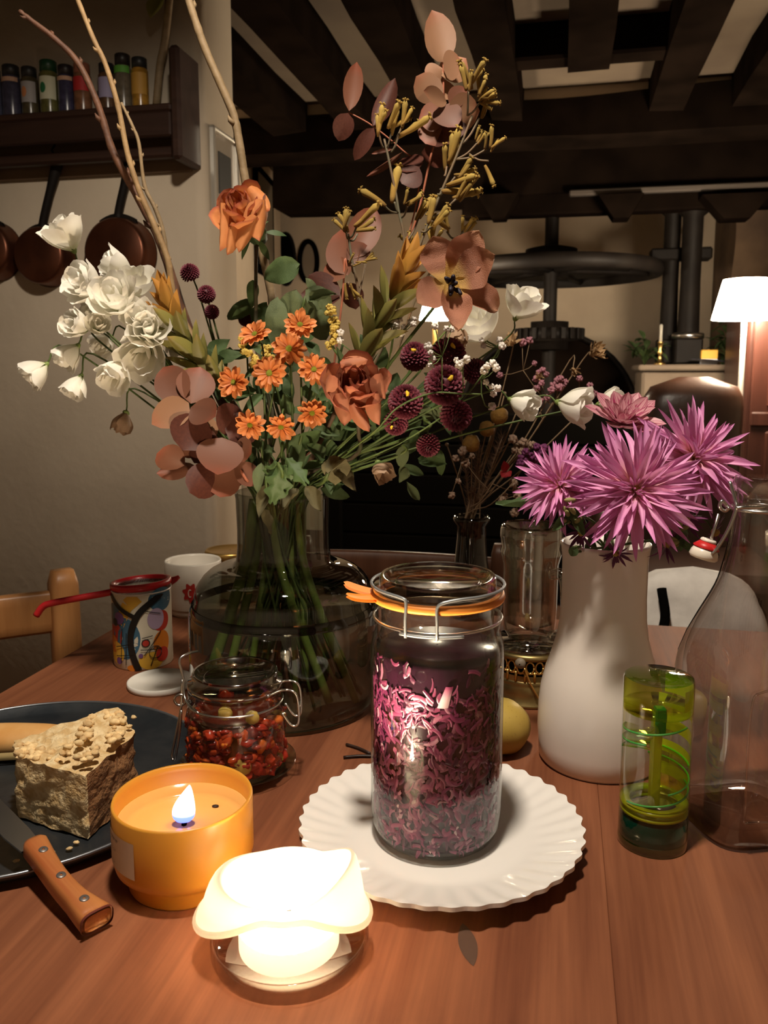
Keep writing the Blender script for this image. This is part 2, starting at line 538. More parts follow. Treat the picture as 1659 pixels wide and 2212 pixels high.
# added black trough before the press, standing in for the lower room's shade
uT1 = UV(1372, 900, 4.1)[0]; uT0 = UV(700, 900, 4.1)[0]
tr = thing('shade_trough', 'added black trough standing in for the shade below the press', 'trough', RM(0, 4.1, 0), -TH)
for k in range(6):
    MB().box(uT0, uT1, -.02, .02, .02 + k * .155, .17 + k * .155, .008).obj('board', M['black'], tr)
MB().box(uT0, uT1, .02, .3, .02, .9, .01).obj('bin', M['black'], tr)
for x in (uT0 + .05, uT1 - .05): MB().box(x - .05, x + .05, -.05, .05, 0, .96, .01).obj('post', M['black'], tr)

# two iron columns
for (px, wpx, lab) in ((1456, 34, 'thinner iron column behind, with a collar'), (1500, 42, 'thicker dark iron column with square base block')):
    v = 4.75 if px < 1480 else 4.62
    uu, zt = UV(px, 424, v); zb = UV(px, 786, v)[1]
    r = wpx / 2 / F * v
    t = thing('iron_column', lab, 'column', RM(uu, v, 0), -TH)
    mb = MB().lathe([(r * 1.05, zb + .1), (r * .92, (zb + zt) / 2), (r * .95, zt - .1), (r * 1.4, zt - .08), (r * 1.4, zt - .05), (r, zt - .04), (r * 1.5, zt + .02)], 20)
    mb.obj('shaft', M['iron'], t)
    MB().box(-r * 1.25, r * 1.25, -r * 1.25, r * 1.25, zb, zb + .13, .008).obj('base_block', M['iron'], t)
    if px < 1480:
        zc = UV(px, 552, v)[1]
        MB().box(-.11, .2, -.05, .05, zc - .03, zc + .035, .01).obj('collar', M['iron'], t)
    else:
        MB().lathe([(r * 1.5, zb + .13), (r * 1.5, zb + .155), (r * 1.15, zb + .16)], 20, cap0=True).obj('foot_ring', M['steel'], t)

# masonry ledge the columns stand on, with small things
ul, zl = UV(1388, 788, 4.45); ur = UV(1592, 788, 4.45)[0]
M['ledge'] = mat('grey_ledge', (.22, .17, .125), .9, (.17, .13, .095), 6.0, .4, 20.0)
lg = thing('stone_ledge', 'plastered masonry ledge under the iron columns', 'ledge', RM(0, 0, 0), -TH)
MB().box(ul, ur, 4.46, 4.88, 0, zl - .03, .015).obj('body', M['ledge'], lg)
MB().box(ul - .02, ur + .02, 4.43, 4.88, zl - .03, zl, .008).obj('top_slab', M['ledge'], lg)
uu = UV(1425, 785, 4.5)[0]
t = thing('brass_candlestick', 'small brass candlestick on the ledge', 'candlestick', RM(uu, 4.5, zl), -TH)
MB().lathe([(.001, 0), (.03, 0), (.03, .008), (.012, .015), (.008, .05), (.016, .06), (.008, .075), (.014, .11), (.018, .115), (.001, .116)], 16).obj('stick', mat('brass', (.75, .5, .17), .3, metal=1.0), t)
M['brass'] = bpy.data.materials['brass']
MB().lathe([(.001, .11), (.008, .11), (.008, .2), (.001, .205)], 10).obj('candle', mat('grey_wax', (.5, .47, .4), .5), t)
uu = UV(1528, 778, 4.55)[0]
t = thing('yellow_box', 'small bright yellow box on the ledge', 'box', RM(uu, 4.55, zl), -TH)
MB().box(-.035, .045, -.03, .03, .03, .075, .003).obj('box', mat('yellow_card', (.9, .5, .06), .5), t)
MB().box(-.035, .045, -.03, .03, 0, .03, .002).obj('lower_box', mat('white_card', (.8, .8, .85), .5), t)
mb = MB().grid(lambda a, t: (-.07 + .2 * a, -.1 + .12 * t, .028 - .018 * a * a), 10, 3)
mb.grid(lambda a, t: (-.07 + .2 * a, -.1 + .12 * t, .024 - .018 * a * a), 10, 3)
tag(mb.obj('magazine', mat('pale_blue_paper', (.75, .8, .95), .4), loc=RM(UV(1520, 790, 4.5)[0], 4.5, zl)), 'pale bluish paper curling over the ledge end', 'paper')
bpy.data.objects['magazine'].rotation_euler = (0, 0, -TH)

# dark house plants at both ends of the ledge
def bush(name, loc, w, h, n, m, label, seed, stemcol='stem'):
    random.seed(seed)
    t = thing(name, label, 'plant', loc)
    lm = leaf_mesh('leaf', .09, .035, m, bend=-.7, cup=.3)
    st = MB()
    for k in range(n):
        a = random.uniform(0, 6.28); r = random.uniform(.1, 1) * w; z = h * random.uniform(.25, 1) * (1 - .4 * r / w)
        q = Vector((r * math.cos(a), r * math.sin(a), z))
        st.tube(spline([(0, 0, 0), (q.x * .3, q.y * .3, z * .6), q], 3), .003, 4)
        inst(lm, 'leaf', t, mtx=Matrix.Translation(q) @ RZ(math.degrees(a) - 90) @ RX(random.uniform(-30, 60)))
    st.obj('stems', M[stemcol], t)
    return t

def leaf_mesh(name, L, Wd, m, bend=0.0, cup=0.0, fold=0.0, ruf=0.0, wpos=.5, pw=1.0, n=4, mm=8, twist=0.0, seed=0, tip=0.0, base=0.0, lobes=0):
    k = math.log(.5) / math.log(wpos)
    cs = [(0.0, 0.0)]
    N = 40
    for i in range(N):
        a = bend * (i + .5) / N
        cs.append((cs[-1][0] + L / N * math.cos(a), cs[-1][1] + L / N * math.sin(a)))
    def fn(a, t):
        s = a * 2 - 1
        w = Wd / 2 * (max(0.0, math.sin(math.pi * min(1, max(0, t)) ** k)) ** pw * (1 - base * (1 - t)) + base * (1 - t) + tip * t * .5)
        if lobes: w *= 1 + .28 * math.sin(lobes * 2 * math.pi * t)
        y, z = cs[min(N, int(round(t * N)))]
        al = bend * t
        off = cup * s * s * w + fold * abs(s) * w + ruf * math.sin(t * 9 + s * 4 + seed) * (abs(s) ** 1.5) + ruf * .5 * math.sin(t * 17 + seed * 3 + s)
        tw = twist * t
        x = s * w * math.cos(tw) - off * math.sin(tw) * .2
        o2 = off + s * w * math.sin(tw)
        return (x, y - math.sin(al) * o2, z + math.cos(al) * o2)
    return MB().grid(fn, n, mm).mesh(name, m)

bush('ledge_plant', RM(UV(1392, 788, 4.7)[0], 4.7, zl), .07, .16, 26, M['leaf'], 'small dark plant at the left end of the ledge', 3)
bush('trailing_plant', RM(UV(1574, 788, 4.7)[0], 4.7, zl), .06, .25, 46, M['leaf'], 'dark leafy plant on the ledge behind the floor lamp pole', 4)

# leather armchair
uu, zz = UV(1492, 814, 3.55)
ac = thing('leather_armchair', 'dark brown leather armchair under the floor lamp', 'armchair', RM(uu, 3.55, 0), -TH)
lea = mat('dark_leather', (.05, .022, .013), .32, (.035, .016, .01), 12.0, .25, 60.0, spec=.5)
hw = .20
def backf(a, t):
    th = 2 * math.pi * a
    x = (abs(math.cos(th)) ** .55) * math.copysign(1, math.cos(th)); y = (abs(math.sin(th)) ** .7) * math.copysign(1, math.sin(th))
    tt = t * 1.0
    k = (1 - max(0, (tt - .8) / .2) ** 3.2) ** .5 if tt < 1 else 0
    sh = .06 * max(0, (tt - .6)) * (1 if x < 0 else .25)
    return (x * hw * (.35 + .65 * k) * (1 if tt < .6 else 1) + sh, y * .085 * (.3 + .7 * k), .4 + (zz - .4) * tt)
MB().grid(backf, 28, 18, True).obj('backrest', lea, ac)
MB().box(-.3, .3, -.6, 0, .22, .45, .05).obj('seat_cushion', lea, ac)
for s in (-1, 1):
    MB().tube(spline([(s * .3, .02, .3), (s * .31, -.02, .62), (s * .31, -.3, .64), (s * .3, -.6, .6), (s * .3, -.62, .3)], 6), .075, 10).obj('armrest', lea, ac)
    for y in (-.55, .02): MB().tube([(s * .27, y, 0), (s * .27, y, .25)], [.015, .022], 8).obj('leg', M['darkwood'], ac)

# floor lamp
FY = 3.35
p = P(1608, 690, FY); ptop = P(1600, 604, FY)
fl = thing('floor_lamp', 'lit white cone shade floor lamp at the right edge', 'lamp', (p.x, FY, 0))
zb, zt = p.z, ptop.z
rb = 66 / F * FY; rt = 46 / F * FY
shade_m = emit('lit_lampshade', (1.0, .82, .60), 120.0)
MB().lathe([(rb, zb), (rt, zt)], 40).obj('lamp_shade', shade_m, fl)
MB().lathe([(.001, zt - .03), (rt * .95, zt - .028)], 20).obj('shade_ring', M['steel'], fl)
MB().tube([(0, 0, .02), (0, 0, zt - .03)], .0105, 10).obj('pole', mat('pale_metal_pole', (.6, .55, .5), .3, metal=.8), fl)
MB().lathe([(.001, 0), (.14, 0), (.14, .012), (.02, .03), (.001, .03)], 28).obj('base', M['iron'], fl)
lamp('floor_lamp_bulb', (p.x, FY, zb + .03), 9.0, (1.0, .74, .45), .03)
lamp('floor_lamp_uplight', (p.x, FY, zt - .01), 4.0, (1.0, .74, .45), .03)

# second lamp, its shade showing behind the tulip
q = P(940, 668, 4.0)
sl = thing('table_lamp', 'white lit lampshade half hidden behind the open tulip', 'lamp', (q.x, 4.0, .93))
MB().lathe([(.075, q.z - .93 - .05), (.05, q.z - .93 + .05)], 28).obj('lamp_shade', shade_m, sl)
MB().lathe([(.06, 0), (.055, .02), (.012, .04), (.012, q.z - .93 - .02)], 20, cap0=True).obj('stand', M['brass'], sl)
lamp('table_lamp_bulb', (q.x, 4.0, q.z + .02), 8.0, (1.0, .74, .45), .03)

# armoire at the right edge
ua, za = UV(1622, 640, 3.72)
ar = thing('armoire', 'tall reddish mahogany cupboard at the right edge', 'cupboard', RM(ua, 3.72, 0), -TH)
HA = za
MB().box(0, .9, .012, .5, 0, HA, .01).obj('carcass', M['redwood'], ar)
MB().box(-.03, .93, -.03, .52, HA, HA + .05, .015).obj('cornice', M['redwood'], ar)
MB().box(.02, .88, -.012, .012, .05, HA - .02, .004).obj('door', M['redwood'], ar)
for (z0, z1) in ((.1, .55), (.66, .9), (1.0, HA - .06)):
    MB().box(.08, .8, -.028, -.012, z0, z1, .014).obj('panel', M['redwood'], ar)
for z in (.6, .95): MB().box(.02, .88, -.026, -.012, z - .03, z + .03, .01).obj('moulding', M['redwood'], ar)
# rough pier behind it
pu = UV(1584, 560, 4.9)[0]
mb = MB().grid(lambda a, t: (pu + .03 * noise.noise(Vector((t * 7, a, 0))) + a * 1.0, 4.9 + .02 * noise.noise(Vector((a * 5, t * 6, 1))), t * CEIL), 8, 30)
mb.box(pu + .03, pu + 1.0, 4.93, 5.7, 0, CEIL)
room(mb, 'wall_pier', mat('brown_rubble', (.2, .13, .08), .9, (.1, .065, .045), 4.0, .6, 14.0), 'brown rough stone pier behind the cupboard', 'wall')

# oval things hanging on the far wall
def oval(px, py, w, h, name, label, ring):
    v = 5.742
    uu, zz = UV(px, py, v)
    t = thing(name, label, 'mirror' if ring else 'tray', RM(uu, v, zz), -TH)
    a = w / 2 / F * v; b = h / 2 / F * v
    if ring:
        MB().tube([(a * math.cos(i * math.pi / 16), 0, b * math.sin(i * math.pi / 16)) for i in range(33)], .018, 8).obj('frame', M['black'], t)
        MB().grid(lambda s, q: (a * q * math.cos(2 * math.pi * s), .005, b * q * math.sin(2 * math.pi * s)), 32, 2, True).obj('mirror_pane', mat('dull_mirror', (.4, .36, .3), .3, metal=.6), t)
    else:
        MB().grid(lambda s, q: (a * q * math.cos(2 * math.pi * s), -.03 * (1 - q ** 4), b * q * math.sin(2 * math.pi * s)), 32, 5, True).obj('disc', M['black'], t)
        MB().tube([(a * math.cos(i * math.pi / 16), 0, b * math.sin(i * math.pi / 16)) for i in range(33)], .012, 8).obj('rim', M['iron'], t)
oval(666, 565, 40, 86, 'oval_mirror', 'small oval mirror with black frame on the far wall', True)
oval(618, 560, 40, 110, 'hanging_tray', 'dark oval tray hanging beside the small mirror', False)

# picture frames
pf = thing('picture_frame', 'silver framed picture on the end of the plaster wall', 'picture', RM(UC + .004, VW + .105, UV(470, 380, VW + .1)[1]), -TH)
zt = UV(470, 288, VW + .1)[1] - UV(470, 380, VW + .1)[1]; zb = UV(470, 478, VW + .1)[1] - UV(470, 380, VW + .1)[1]
silver = mat('silver_frame', (.75, .7, .6), .3, metal=.7)
for y in (-.085, .075): MB().box(0, .016, y, y + .010, zb, zt, .003).obj('frame_bar', silver, pf)
for z in (zb, zt - .01): MB().box(0, .016, -.085, .085, z, z + .010, .003).obj('frame_bar', silver, pf)
MB().box(0, .006, -.078, .078, zb, zt).obj('mount', mat('grey_mount', (.30, .25, .19), .35, spec=.6), pf)
MB().box(.006, .009, -.04, .04, zb * .45, zt * .5).obj('print', mat('dark_print', (.03, .027, .022), .5), pf)
q = a0.lerp(a1, .82)
ang = math.atan2(a1.y - a0.y, a1.x - a0.x)
pf2 = thing('picture_frame', 'dark framed picture deeper in on the side wall', 'picture', (q.x + .006, q.y, P(555, 480, q.y).z), ang - math.pi / 2)
MB().box(0, .02, -.25, .25, -.32, .3, .006).obj('frame', M['black'], pf2)
MB().box(.018, .022, -.2, .2, -.27, .25).obj('mount', mat('brown_mount', (.2, .16, .11), .6), pf2)
q = a0.lerp(a1, .55)
pl_ = MB().box(-.02, .03, -.04, .04, 0, 1.55, .008).obj('door_frame', mat('pale_paint', (.5, .47, .42), .5), loc=(q.x, q.y, 0))
tag(pl_, 'pale painted door post below the dark picture', 'post', None, 'structure')

# ------------------------------------------------------------------ spice shelf on the wall
def wl(px, py, d=0.0): return UV(px, py, VW - d)
sh = thing('spice_shelf', 'dark wooden spice shelf with hook rail on the wall', 'shelf', RM(0, VW, 0), -TH)
u1, ztop = wl(352, 96, .12); uE, zbot = wl(392, 342, .12)
MB().box(u1 + .01, uE, -.12, 0, zbot, ztop, .008).obj('end_board', M['darkwood'], sh)
zp = wl(200, 232, .12)[1]; zp2 = wl(200, 303, .12)[1]
MB().box(-2.2, u1 + .012, -.118, 0, zp - .018, zp, .004).obj('shelf_board', M['darkwood'], sh)
MB().box(-2.2, u1 + .012, -.12, -.102, zp2, zp - .018, .004).obj('front_board', M['darkwood'], sh)
zr1, zr0 = wl(200, 318, .1)[1], wl(200, 343, .1)[1]
MB().box(-2.2, u1 + .012, -.08, -.05, zr0, zr1, .006).obj('hook_rail', M['darkwood'], sh)
MB().box(-2.2, u1 + .012, -.015, 0, zr0 - .02, ztop - .12, .002).obj('back_board', mat('brown_back', (.17, .11, .065), .8), sh)

spices = [  # px, width px, top row, lid colour, body, label, label text
    (-12, 36, 150, (.02, .02, .03), (.1, .1, .16), (.12, .12, .2), 'dark blue spice jar at the picture edge'),
    (27, 40, 142, (.02, .02, .02), (.06, .055, .09), (.5, .3, .2), 'spice jar with pink band and black lid'),
    (66, 36, 146, (.02, .02, .02), (.09, .07, .035), (.32, .3, .3), 'spice jar with pale grey label and orange spot'),
    (108, 40, 132, (.012, .05, .02), (.13, .12, .035), (.55, .55, .4), 'glass spice jar with green emblem and dark green cap'),
    (145, 36, 142, (.02, .015, .015), (.05, .045, .09), (.5, .3, .2), 'spice jar with pink band beside the green emblem jar'),
    (180, 38, 138, (.28, .1, .06), (.22, .1, .05), (.4, .02, .02), 'brown spice bottle with red label behind the twig'),
    (233, 36, 138, (.02, .02, .02), (.12, .06, .03), (.3, .27, .42), 'spice jar with lilac label between the twigs'),
    (268, 36, 118, (.02, .016, .014), (.16, .13, .09), (.1, .32, .04), 'spice jar with bright green collar'),
    (304, 36, 126, (.02, .02, .02), (.42, .21, .03), (.45, .24, .04), 'orange yellow spice jar next to the shelf end'),
]
for (px, w, top, lid, body, lab, text) in spices:
    u_, z_ = wl(px, 228, .06); zt_ = wl(px, top, .06)[1]
    r = w / 2 / F * 2.08; h = zt_ - zp
    t = thing('spice_jar', text, 'spice jar', RM(u_, VW - .06, zp), -TH, 'spice jars on the wall shelf')
    bm = mat('spice_' + str(px), body, .25, tuple(c * .6 for c in body), 60.0, spec=.6)
    MB().lathe([(.001, 0), (r * .95, 0), (r, .006), (r, h * .76), (r * .85, h * .8), (r * .8, h * .82)], 20).obj('glass_body', bm, t)
    lb = MB()
    z0, z1 = (h * .68, h * .76) if lab == (.5, .3, .2) else ((h * .66, h * .78) if px == 268 else ((h * .45, h * .72) if px == 180 else (h * .3, h * .7)))
    lb.grid(lambda a, q: (r * 1.02 * math.sin((a - .5) * 2.6), -r * 1.02 * math.cos((a - .5) * 2.6), z0 + (z1 - z0) * q), 12, 1)
    lb.obj('paper_label', mat('spice_label_' + str(px), lab, .6), t)
    if px in (108, 66):
        c_ = (.02, .14, .05) if px == 108 else (.5, .2, .08)
        MB().grid(lambda a, q: (r * 1.04 * math.sin(-.15 + .36 * q * math.cos(6.283 * a)), -r * 1.04 * math.cos(-.15 + .36 * q * math.cos(6.283 * a)), h * .5 + .013 * q * math.sin(6.283 * a)), 16, 2, True).obj('emblem', mat('emblem_%d' % px, c_, .6), t)
    MB().lathe([(r * .8, h * .8), (r * .9, h * .8), (r * .9, h * .985), (r * .8, h), (.001, h)], 20).obj('cap', mat('cap_' + str(px), lid, .4), t)

# copper pans on the rail
def pan(px, py, rpx, hx, label):
    d = .045
    u_, z_ = UV(px, py, VW - d)
    r = rpx / F * 2.08
    t = thing('copper_pan', label, 'pan', RM(u_, VW - .004, z_), -TH, 'copper pans hanging from the rail')
    mb = MB().lathe([(.001, .058), (r * .86, .058), (r * .94, .052), (r * .97, .04), (r, .004), (r * 1.03, .0), (r * 1.0, .002), (r * .93, .05), (.001, .052)], 44)
    mb.xform(Matrix(((1, 0, 0, 0), (0, 0, -1, 0), (0, 1, 0, 0), (0, 0, 0, 1))))
    mb.obj('bowl', M['copper'], t)
    uh, zh = UV(hx, 338, VW - .06)
    top = Vector((uh - u_, -.03, zh - z_))
    hb = MB()
    pts = spline([(0, -.02, r * .9), (0, -.024, r * 1.12), (top.x * .5, -.03, (r * 1.1 + top.z) / 2), tuple(top)], 5)
    hb.tube(pts, [.022, .02, .017, .014, .012, .011, .011, .011, .011, .011, .011, .012, .013, .014, .015, .012][:len(pts)] + [.012] * max(0, len(pts) - 16), 8)
    hb.obj('handle', M['iron'], t)
    MB().lathe([(r * .45, 0), (r * .45, .012), (r * .3, .014)], 4).obj('hidden_stub', M['iron'], t) if False else None
    br = MB().grid(lambda a, q: ((a - .5) * r * 1.15, -.012 - .012 * q, r * (.88 + .22 * q) - .9 * r * ((a - .5) ** 2) * (1 - .2 * q)), 10, 2)
    br.grid(lambda a, q: ((a - .5) * r * 1.15, -.03, r * (.88 + .22 * q) - .9 * r * ((a - .5) ** 2) * (1 - .2 * q)), 10, 2)
    br.obj('handle_bracket', M['iron'], t)
    MB().tube([(top.x, -.03, top.z - .008), (top.x, -.06, top.z + .015), (top.x, -.045, top.z + .03)], .003, 6).obj('hook', M['iron'], t)
pan(88, 552, 66, 114, 'middle copper pan hanging from the rail')
pan(252, 545, 78, 272, 'copper pan half hidden behind the white blooms and twigs')
pan(-28, 540, 66, -40, 'copper pan cut by the left picture edge')
# ================================================================== table and chairs
def tuv(px, py):
    q = G(px, py); return (q.x * CT - q.y * ST, q.x * ST + q.y * CT)
tab = thing('dining_table', 'reddish brown wooden dining table with plank top', 'table', (0, 0, 0), -TH)
useam = (tuv(1292, 1700)[0] + tuv(1322, 2080)[0]) / 2
uL = (tuv(60, 1470)[0] + tuv(200, 1378)[0]) / 2
vF = tuv(1440, 1352)[1]
edges = [uL, useam, useam + .62]
for k in range(len(edges) - 1):
    mb = MB().box(edges[k] + .00005, edges[k + 1] - .00005, .1, vF, TZ - .028, TZ, .0004)
    mb.obj('plank', M['table'], tab)
MB().box(edges[0] + .06, edges[-1] - .06, .16, vF - .06, TZ - .12, TZ - .029, .004).obj('apron', M['table'], tab)
for u in (edges[0] + .09, edges[-1] - .09):
    for v in (.2, vF - .1):
        MB().lathe([(.03, 0), (.035, .3), (.04, TZ - .12)], 4, (u, v, 0), sm=False, cap0=True).obj('leg', M['table'], tab)

M['shadedchair'] = wood('shaded_chair_wood', (.045, .017, .008), (.085, .034, .016), 2, 1.0, .45, 30.0, .1)  # same chair wood darkened, the bouquet's shade put into its colour
def dining_chair(label, loc, rz, ht, wd=.42, post=.042, m=None, slats=3):
    m = m or M['chair']
    t = thing('dining_chair', label, 'chair', loc, rz, 'wooden dining chairs')
    for s in (-1, 1):
        x = s * wd / 2
        b = MB()
        def fn(a, q, x=x):
            th = 2 * math.pi * a
            cx = max(-1, min(1, 1.25 * math.cos(th))); cy = max(-1, min(1, 1.25 * math.sin(th)))
            z = q * ht
            k = 1 if q < .985 else .75
            return (x + cx * post / 2 * k, .03 * max(0, (z - .5)) + cy * post * .42 * k + .012 * max(0, q - .95) * 20 * .1, z)
        b.grid(fn, 16, 40, True)
        b.face([len(b.v) - 16 + i for i in range(16)])
        b.obj('back_post', m, t)
        MB().lathe([(.016, 0), (.02, .44)], 10, (x * .95, -.38, 0), cap0=True).obj('front_leg', m, t)
    rail_t = ht - .03
    def rf(a, q):
        s = (q - .5) * (wd - post + .01)
        th = 2 * math.pi * a
        cx = max(-1, min(1, 1.2 * math.cos(th))); cz = max(-1, min(1, 1.2 * math.sin(th)))
        return (s, .012 + .018 * (1 - (2 * q - 1) ** 2) + cx * .011, rail_t - .035 + cz * .034)
    MB().grid(rf, 16, 14, True).obj('top_rail', m, t)
    MB().box(-wd / 2 + .02, wd / 2 - .02, -.008, .012, .52, .56, .005).obj('lower_rail', m, t)
    for k in range(slats):
        x = (k + 1) / (slats + 1) * (wd - post) - (wd - post) / 2
        MB().box(x - .014, x + .014, .0, .018, .555, rail_t - .06, .005).obj('slat', m, t)
    MB().box(-wd / 2 - .01, wd / 2 + .01, -.42, .03, .435, .455, .01).obj('seat', m, t)
    return t
pt = P(138, 1234, 1.29)
dv = Vector((math.cos(math.radians(36)), math.sin(math.radians(36)), 0))
c_ = pt - dv * .205
ch = dining_chair('honey coloured wooden chair at the left table corner', (c_.x, c_.y, 0), math.radians(36), pt.z, .41, .044, slats=2)
cht = pt.z
pt = P(862, 1168, 1.78)
c2 = dining_chair('wooden chair behind the table, bouquet shade painted in, back rail showing by the vase neck', (pt.x, pt.y, 0), -TH, pt.z, .44, .04, M['shadedchair'])
pt3 = Vector((.52, 1.66, 0))
c3 = copy_thing(ch, 'wooden chair behind the white vase carrying the white bag', pt3, -TH)
c3.scale = (1, 1, .75)

# white quilted bag on that chair
def bagf(a, t):
    th = 2 * math.pi * a
    x = (abs(math.cos(th)) ** .5) * math.copysign(1, math.cos(th)); y = (abs(math.sin(th)) ** .7) * math.copysign(1, math.sin(th))
    w = .135 * (1 + .12 * math.sin(t * 3.1)) * (1 - .25 * t ** 3); d = .06 * (1 - .55 * t ** 2)
    q = .006 * abs(math.sin(t * 16 + x * 2)) + .008 * noise.noise(Vector((x * 2, y * 2, t * 6)))
    k = math.sqrt(max(0.0, 1 - t ** 16))
    return (x * (w + q) * k, y * (d + q) * k, .43 * t)
pb = P(1490, 1350, 1.5)
bag = thing('quilted_bag', 'white crinkled bag with dark handle behind the vase', 'bag', (pb.x, pb.y, .36), -TH)
bm = MB().grid(bagf, 36, 40, True)
bm.obj('body', mat('white_crinkled_fabric', (.8, .76, .7), .7, (.66, .62, .57), 25.0, .6, 40.0), bag)
MB().tube(spline([(-.06, -.06, .40), (-.055, -.085, .35), (-.075, -.095, .30), (-.115, -.085, .26), (-.12, -.08, .44)], 5), .009, 8).obj('handle', M['black'], bag)

# ================================================================== clip jars and plate
def curve_ring(R, z, a0, a1, n=30):
    return [(R * math.cos(math.radians(a0 + (a1 - a0) * i / n)), R * math.sin(math.radians(a0 + (a1 - a0) * i / n)), z) for i in range(n + 1)]

near, far = G(952, 1965, .018), G(952, 1634, .018)
pc = (near + far) / 2; PR = (near - far).length / 2
plate = thing('dinner_plate', 'white scalloped dinner plate under the cabbage jar', 'plate', (pc.x, pc.y, TZ))
NS = 40
def plf(top):
    def fn(a, t):
        th = 2 * math.pi * a
        k = max(0, (t - .66) / .34)
        r = PR * t * (1 + .012 * k * math.cos(NS * th))
        z = .004 + (.003 if t < .6 else .003 + .013 * ((t - .6) / .4) ** 1.2)
        z += .0011 * k * math.cos(NS * th) * (1 if t < .999 else .5)
        if not top: z -= .0035
        if t < .62 and not top: z = 0.0005
        return (r * math.cos(th), r * math.sin(th), z)
    return fn
mb = MB().grid(plf(True), NS * 8, 26, True).grid(plf(False), NS * 8, 14, True)
mb.grid(lambda a, t: [plf(True)(a, 1), plf(False)(a, 1)][int(t)], NS * 8, 1, True)
mb.obj('plate_body', M['white_china'], plate)

M['lidglass'] = glass('thick_lid_glass', (.66, .60, .49), (.34, .30, .22), 1.4, .10, 2.6, .075)
def clip_jar(name, label, base, R, h, mglass, cat='jar'):
    """body radius R; h = (shoulder start, neck, bead top, seal, lid top)"""
    t = thing(name, label, cat, base)
    s0, nk, bt, sl, lt = h
    w = .0028
    out = [(.001, .002), (R * .6, .0), (R * .80, .001), (R * .92, .006), (R * .98, .015), (R, .028), (R, s0), (R * .985, s0 + (nk - s0) * .4), (R * .945, s0 + (nk - s0) * .75), (R * .925, nk),
           (R * .955, nk + (bt - nk) * .3), (R * .93, nk + (bt - nk) * .5), (R * .96, nk + (bt - nk) * .75), (R * .955, bt)]
    inn = [(R * .955 - .006, bt), (R * .925 - .005, nk), (R - w, s0), (R - w, .03), (R * .9, .012), (.001, .007)]
    MB().lathe(out + inn, 64).obj('glass_body', mglass, t)
    lid = MB().lathe([(R * .82, bt - .004), (R * .955, bt + .002), (R * .965, sl + .001), (R * .955, sl + (lt - sl) * .35), (R * .87, sl + (lt - sl) * .45), (R * .865, lt - .002), (R * .845, lt), (R * .78, lt - .001), (R * .74, lt - .005), (.001, lt - .006)], 64)
    lo = lid.obj('glass_lid', M['lidglass'], t)
    MB().lathe([(R * .6, lt - .0055), (R * .62, lt - .0045), (R * .64, lt - .0055)], 48).obj('lid_ring', M['lidglass'], lo)
    return t

Y0 = G(941, 1797, .007).y
jb = G(941, 1797, .007)
JR = mpx(142, Y0, .1)
hh = lambda row: hz(row, Y0) - .007
M['jarglass'] = glass('jar_glass', (.97, .98, .975), (.42, .46, .45), 3.0, .015, .85)
jar = clip_jar('cabbage_jar', 'tall clip-top jar of red cabbage on the white plate', jb, JR, (hh(1400), hh(1352), hh(1288), hh(1276), hh(1240)), M['jarglass'])
rb = MB().lathe([(JR * .88, hh(1290)), (JR * .985, hh(1289)), (JR * 1.0, hh(1284)), (JR * .985, hh(1275)), (JR * .88, hh(1274))], 64)
M['rubber'] = mat('orange_rubber', (.85, .30, .045), .5, trans=.15)
rbo = rb.obj('rubber_seal', M['rubber'], jar)
for (a, up) in ((196, .0), (178, .004)):
    d = Vector((math.cos(math.radians(a)), math.sin(math.radians(a)), 0))
    s_ = Vector((-d.y, d.x, 0))
    def tb(x, t, d=d, s_=s_, up=up, k=0.0):
        w = .0085 if t < .75 else .0085 * math.sqrt(max(0, 1 - ((t - .75) / .25) ** 2))
        return d * (JR * .93 + .026 * t) + s_ * (x - .5) * 2 * w + Vector((0, 0, hh(1282) + up * t + .004 * t * t + k))
    m2 = MB().grid(lambda x, t: tb(x, t, k=.0012), 6, 10).grid(lambda x, t: tb(x, t, k=-.0012), 6, 10)
    m2.obj('pull_tab', M['rubber'], rbo)
fr = 270
wire = MB()
zlo, zhi = hh(1338), hh(1268)
q1, q2 = fr - 30, fr - 4
def cyl(a, r, z): return (r * math.cos(math.radians(a)), r * math.sin(math.radians(a)), z)
path = [cyl(q1, JR * 1.0, zlo), cyl(q1, JR * 1.01, (zlo + zhi) / 2), cyl(q1, JR * .99, zhi), cyl(q1 - 4, JR * .985, zhi + .003)]
path += [cyl(a, JR * .985, zhi + .004) for a in range(int(q1) - 20, int(q1) - 320, -14)]
path += [cyl(q2 + 6, JR * .985, zhi + .002), cyl(q2, JR * .99, zhi - .002), cyl(q2, JR * 1.01, (zlo + zhi) / 2), cyl(q2, JR * 1.0, zlo)]
wire.tube(spline(path, 3), .0013, 7)
M['dull_wire'] = mat('dull_grey_wire', (.30, .32, .33), .45, metal=.7)
wo = wire.obj('bail_wire', M['dull_wire'], jar)
MB().tube([cyl(a, JR * .985, zlo + .002) for a in range(int(q1) - 6, int(q2) + 24, 3)], .0013, 6).obj('clip_wire', M['dull_wire'], wo)
MB().tube(curve_ring(JR * .955, zlo + .004, 0, 360, 48), .0012, 6, cap=False).obj('neck_wire', M['steel'], jar)
# embossed marks on the shoulder
for (px, row, r) in ((832, 1402, .0055), (868, 1420, .006), (900, 1412, .004)):
    dx = mpx(px - 940, Y0, .17); a = math.asin(max(-1, min(1, dx / JR)))
    zc = hh(row)
    ring = [( (JR + .0006) * math.sin(a + r / JR * math.cos(i * .3491)), -(JR + .0006) * math.cos(a + r / JR * math.cos(i * .3491)), zc + r * math.sin(i * .3491)) for i in range(19)]
    MB().tube(ring, .0006, 5, cap=False).obj('embossed_ring', M['jarglass'], jar)
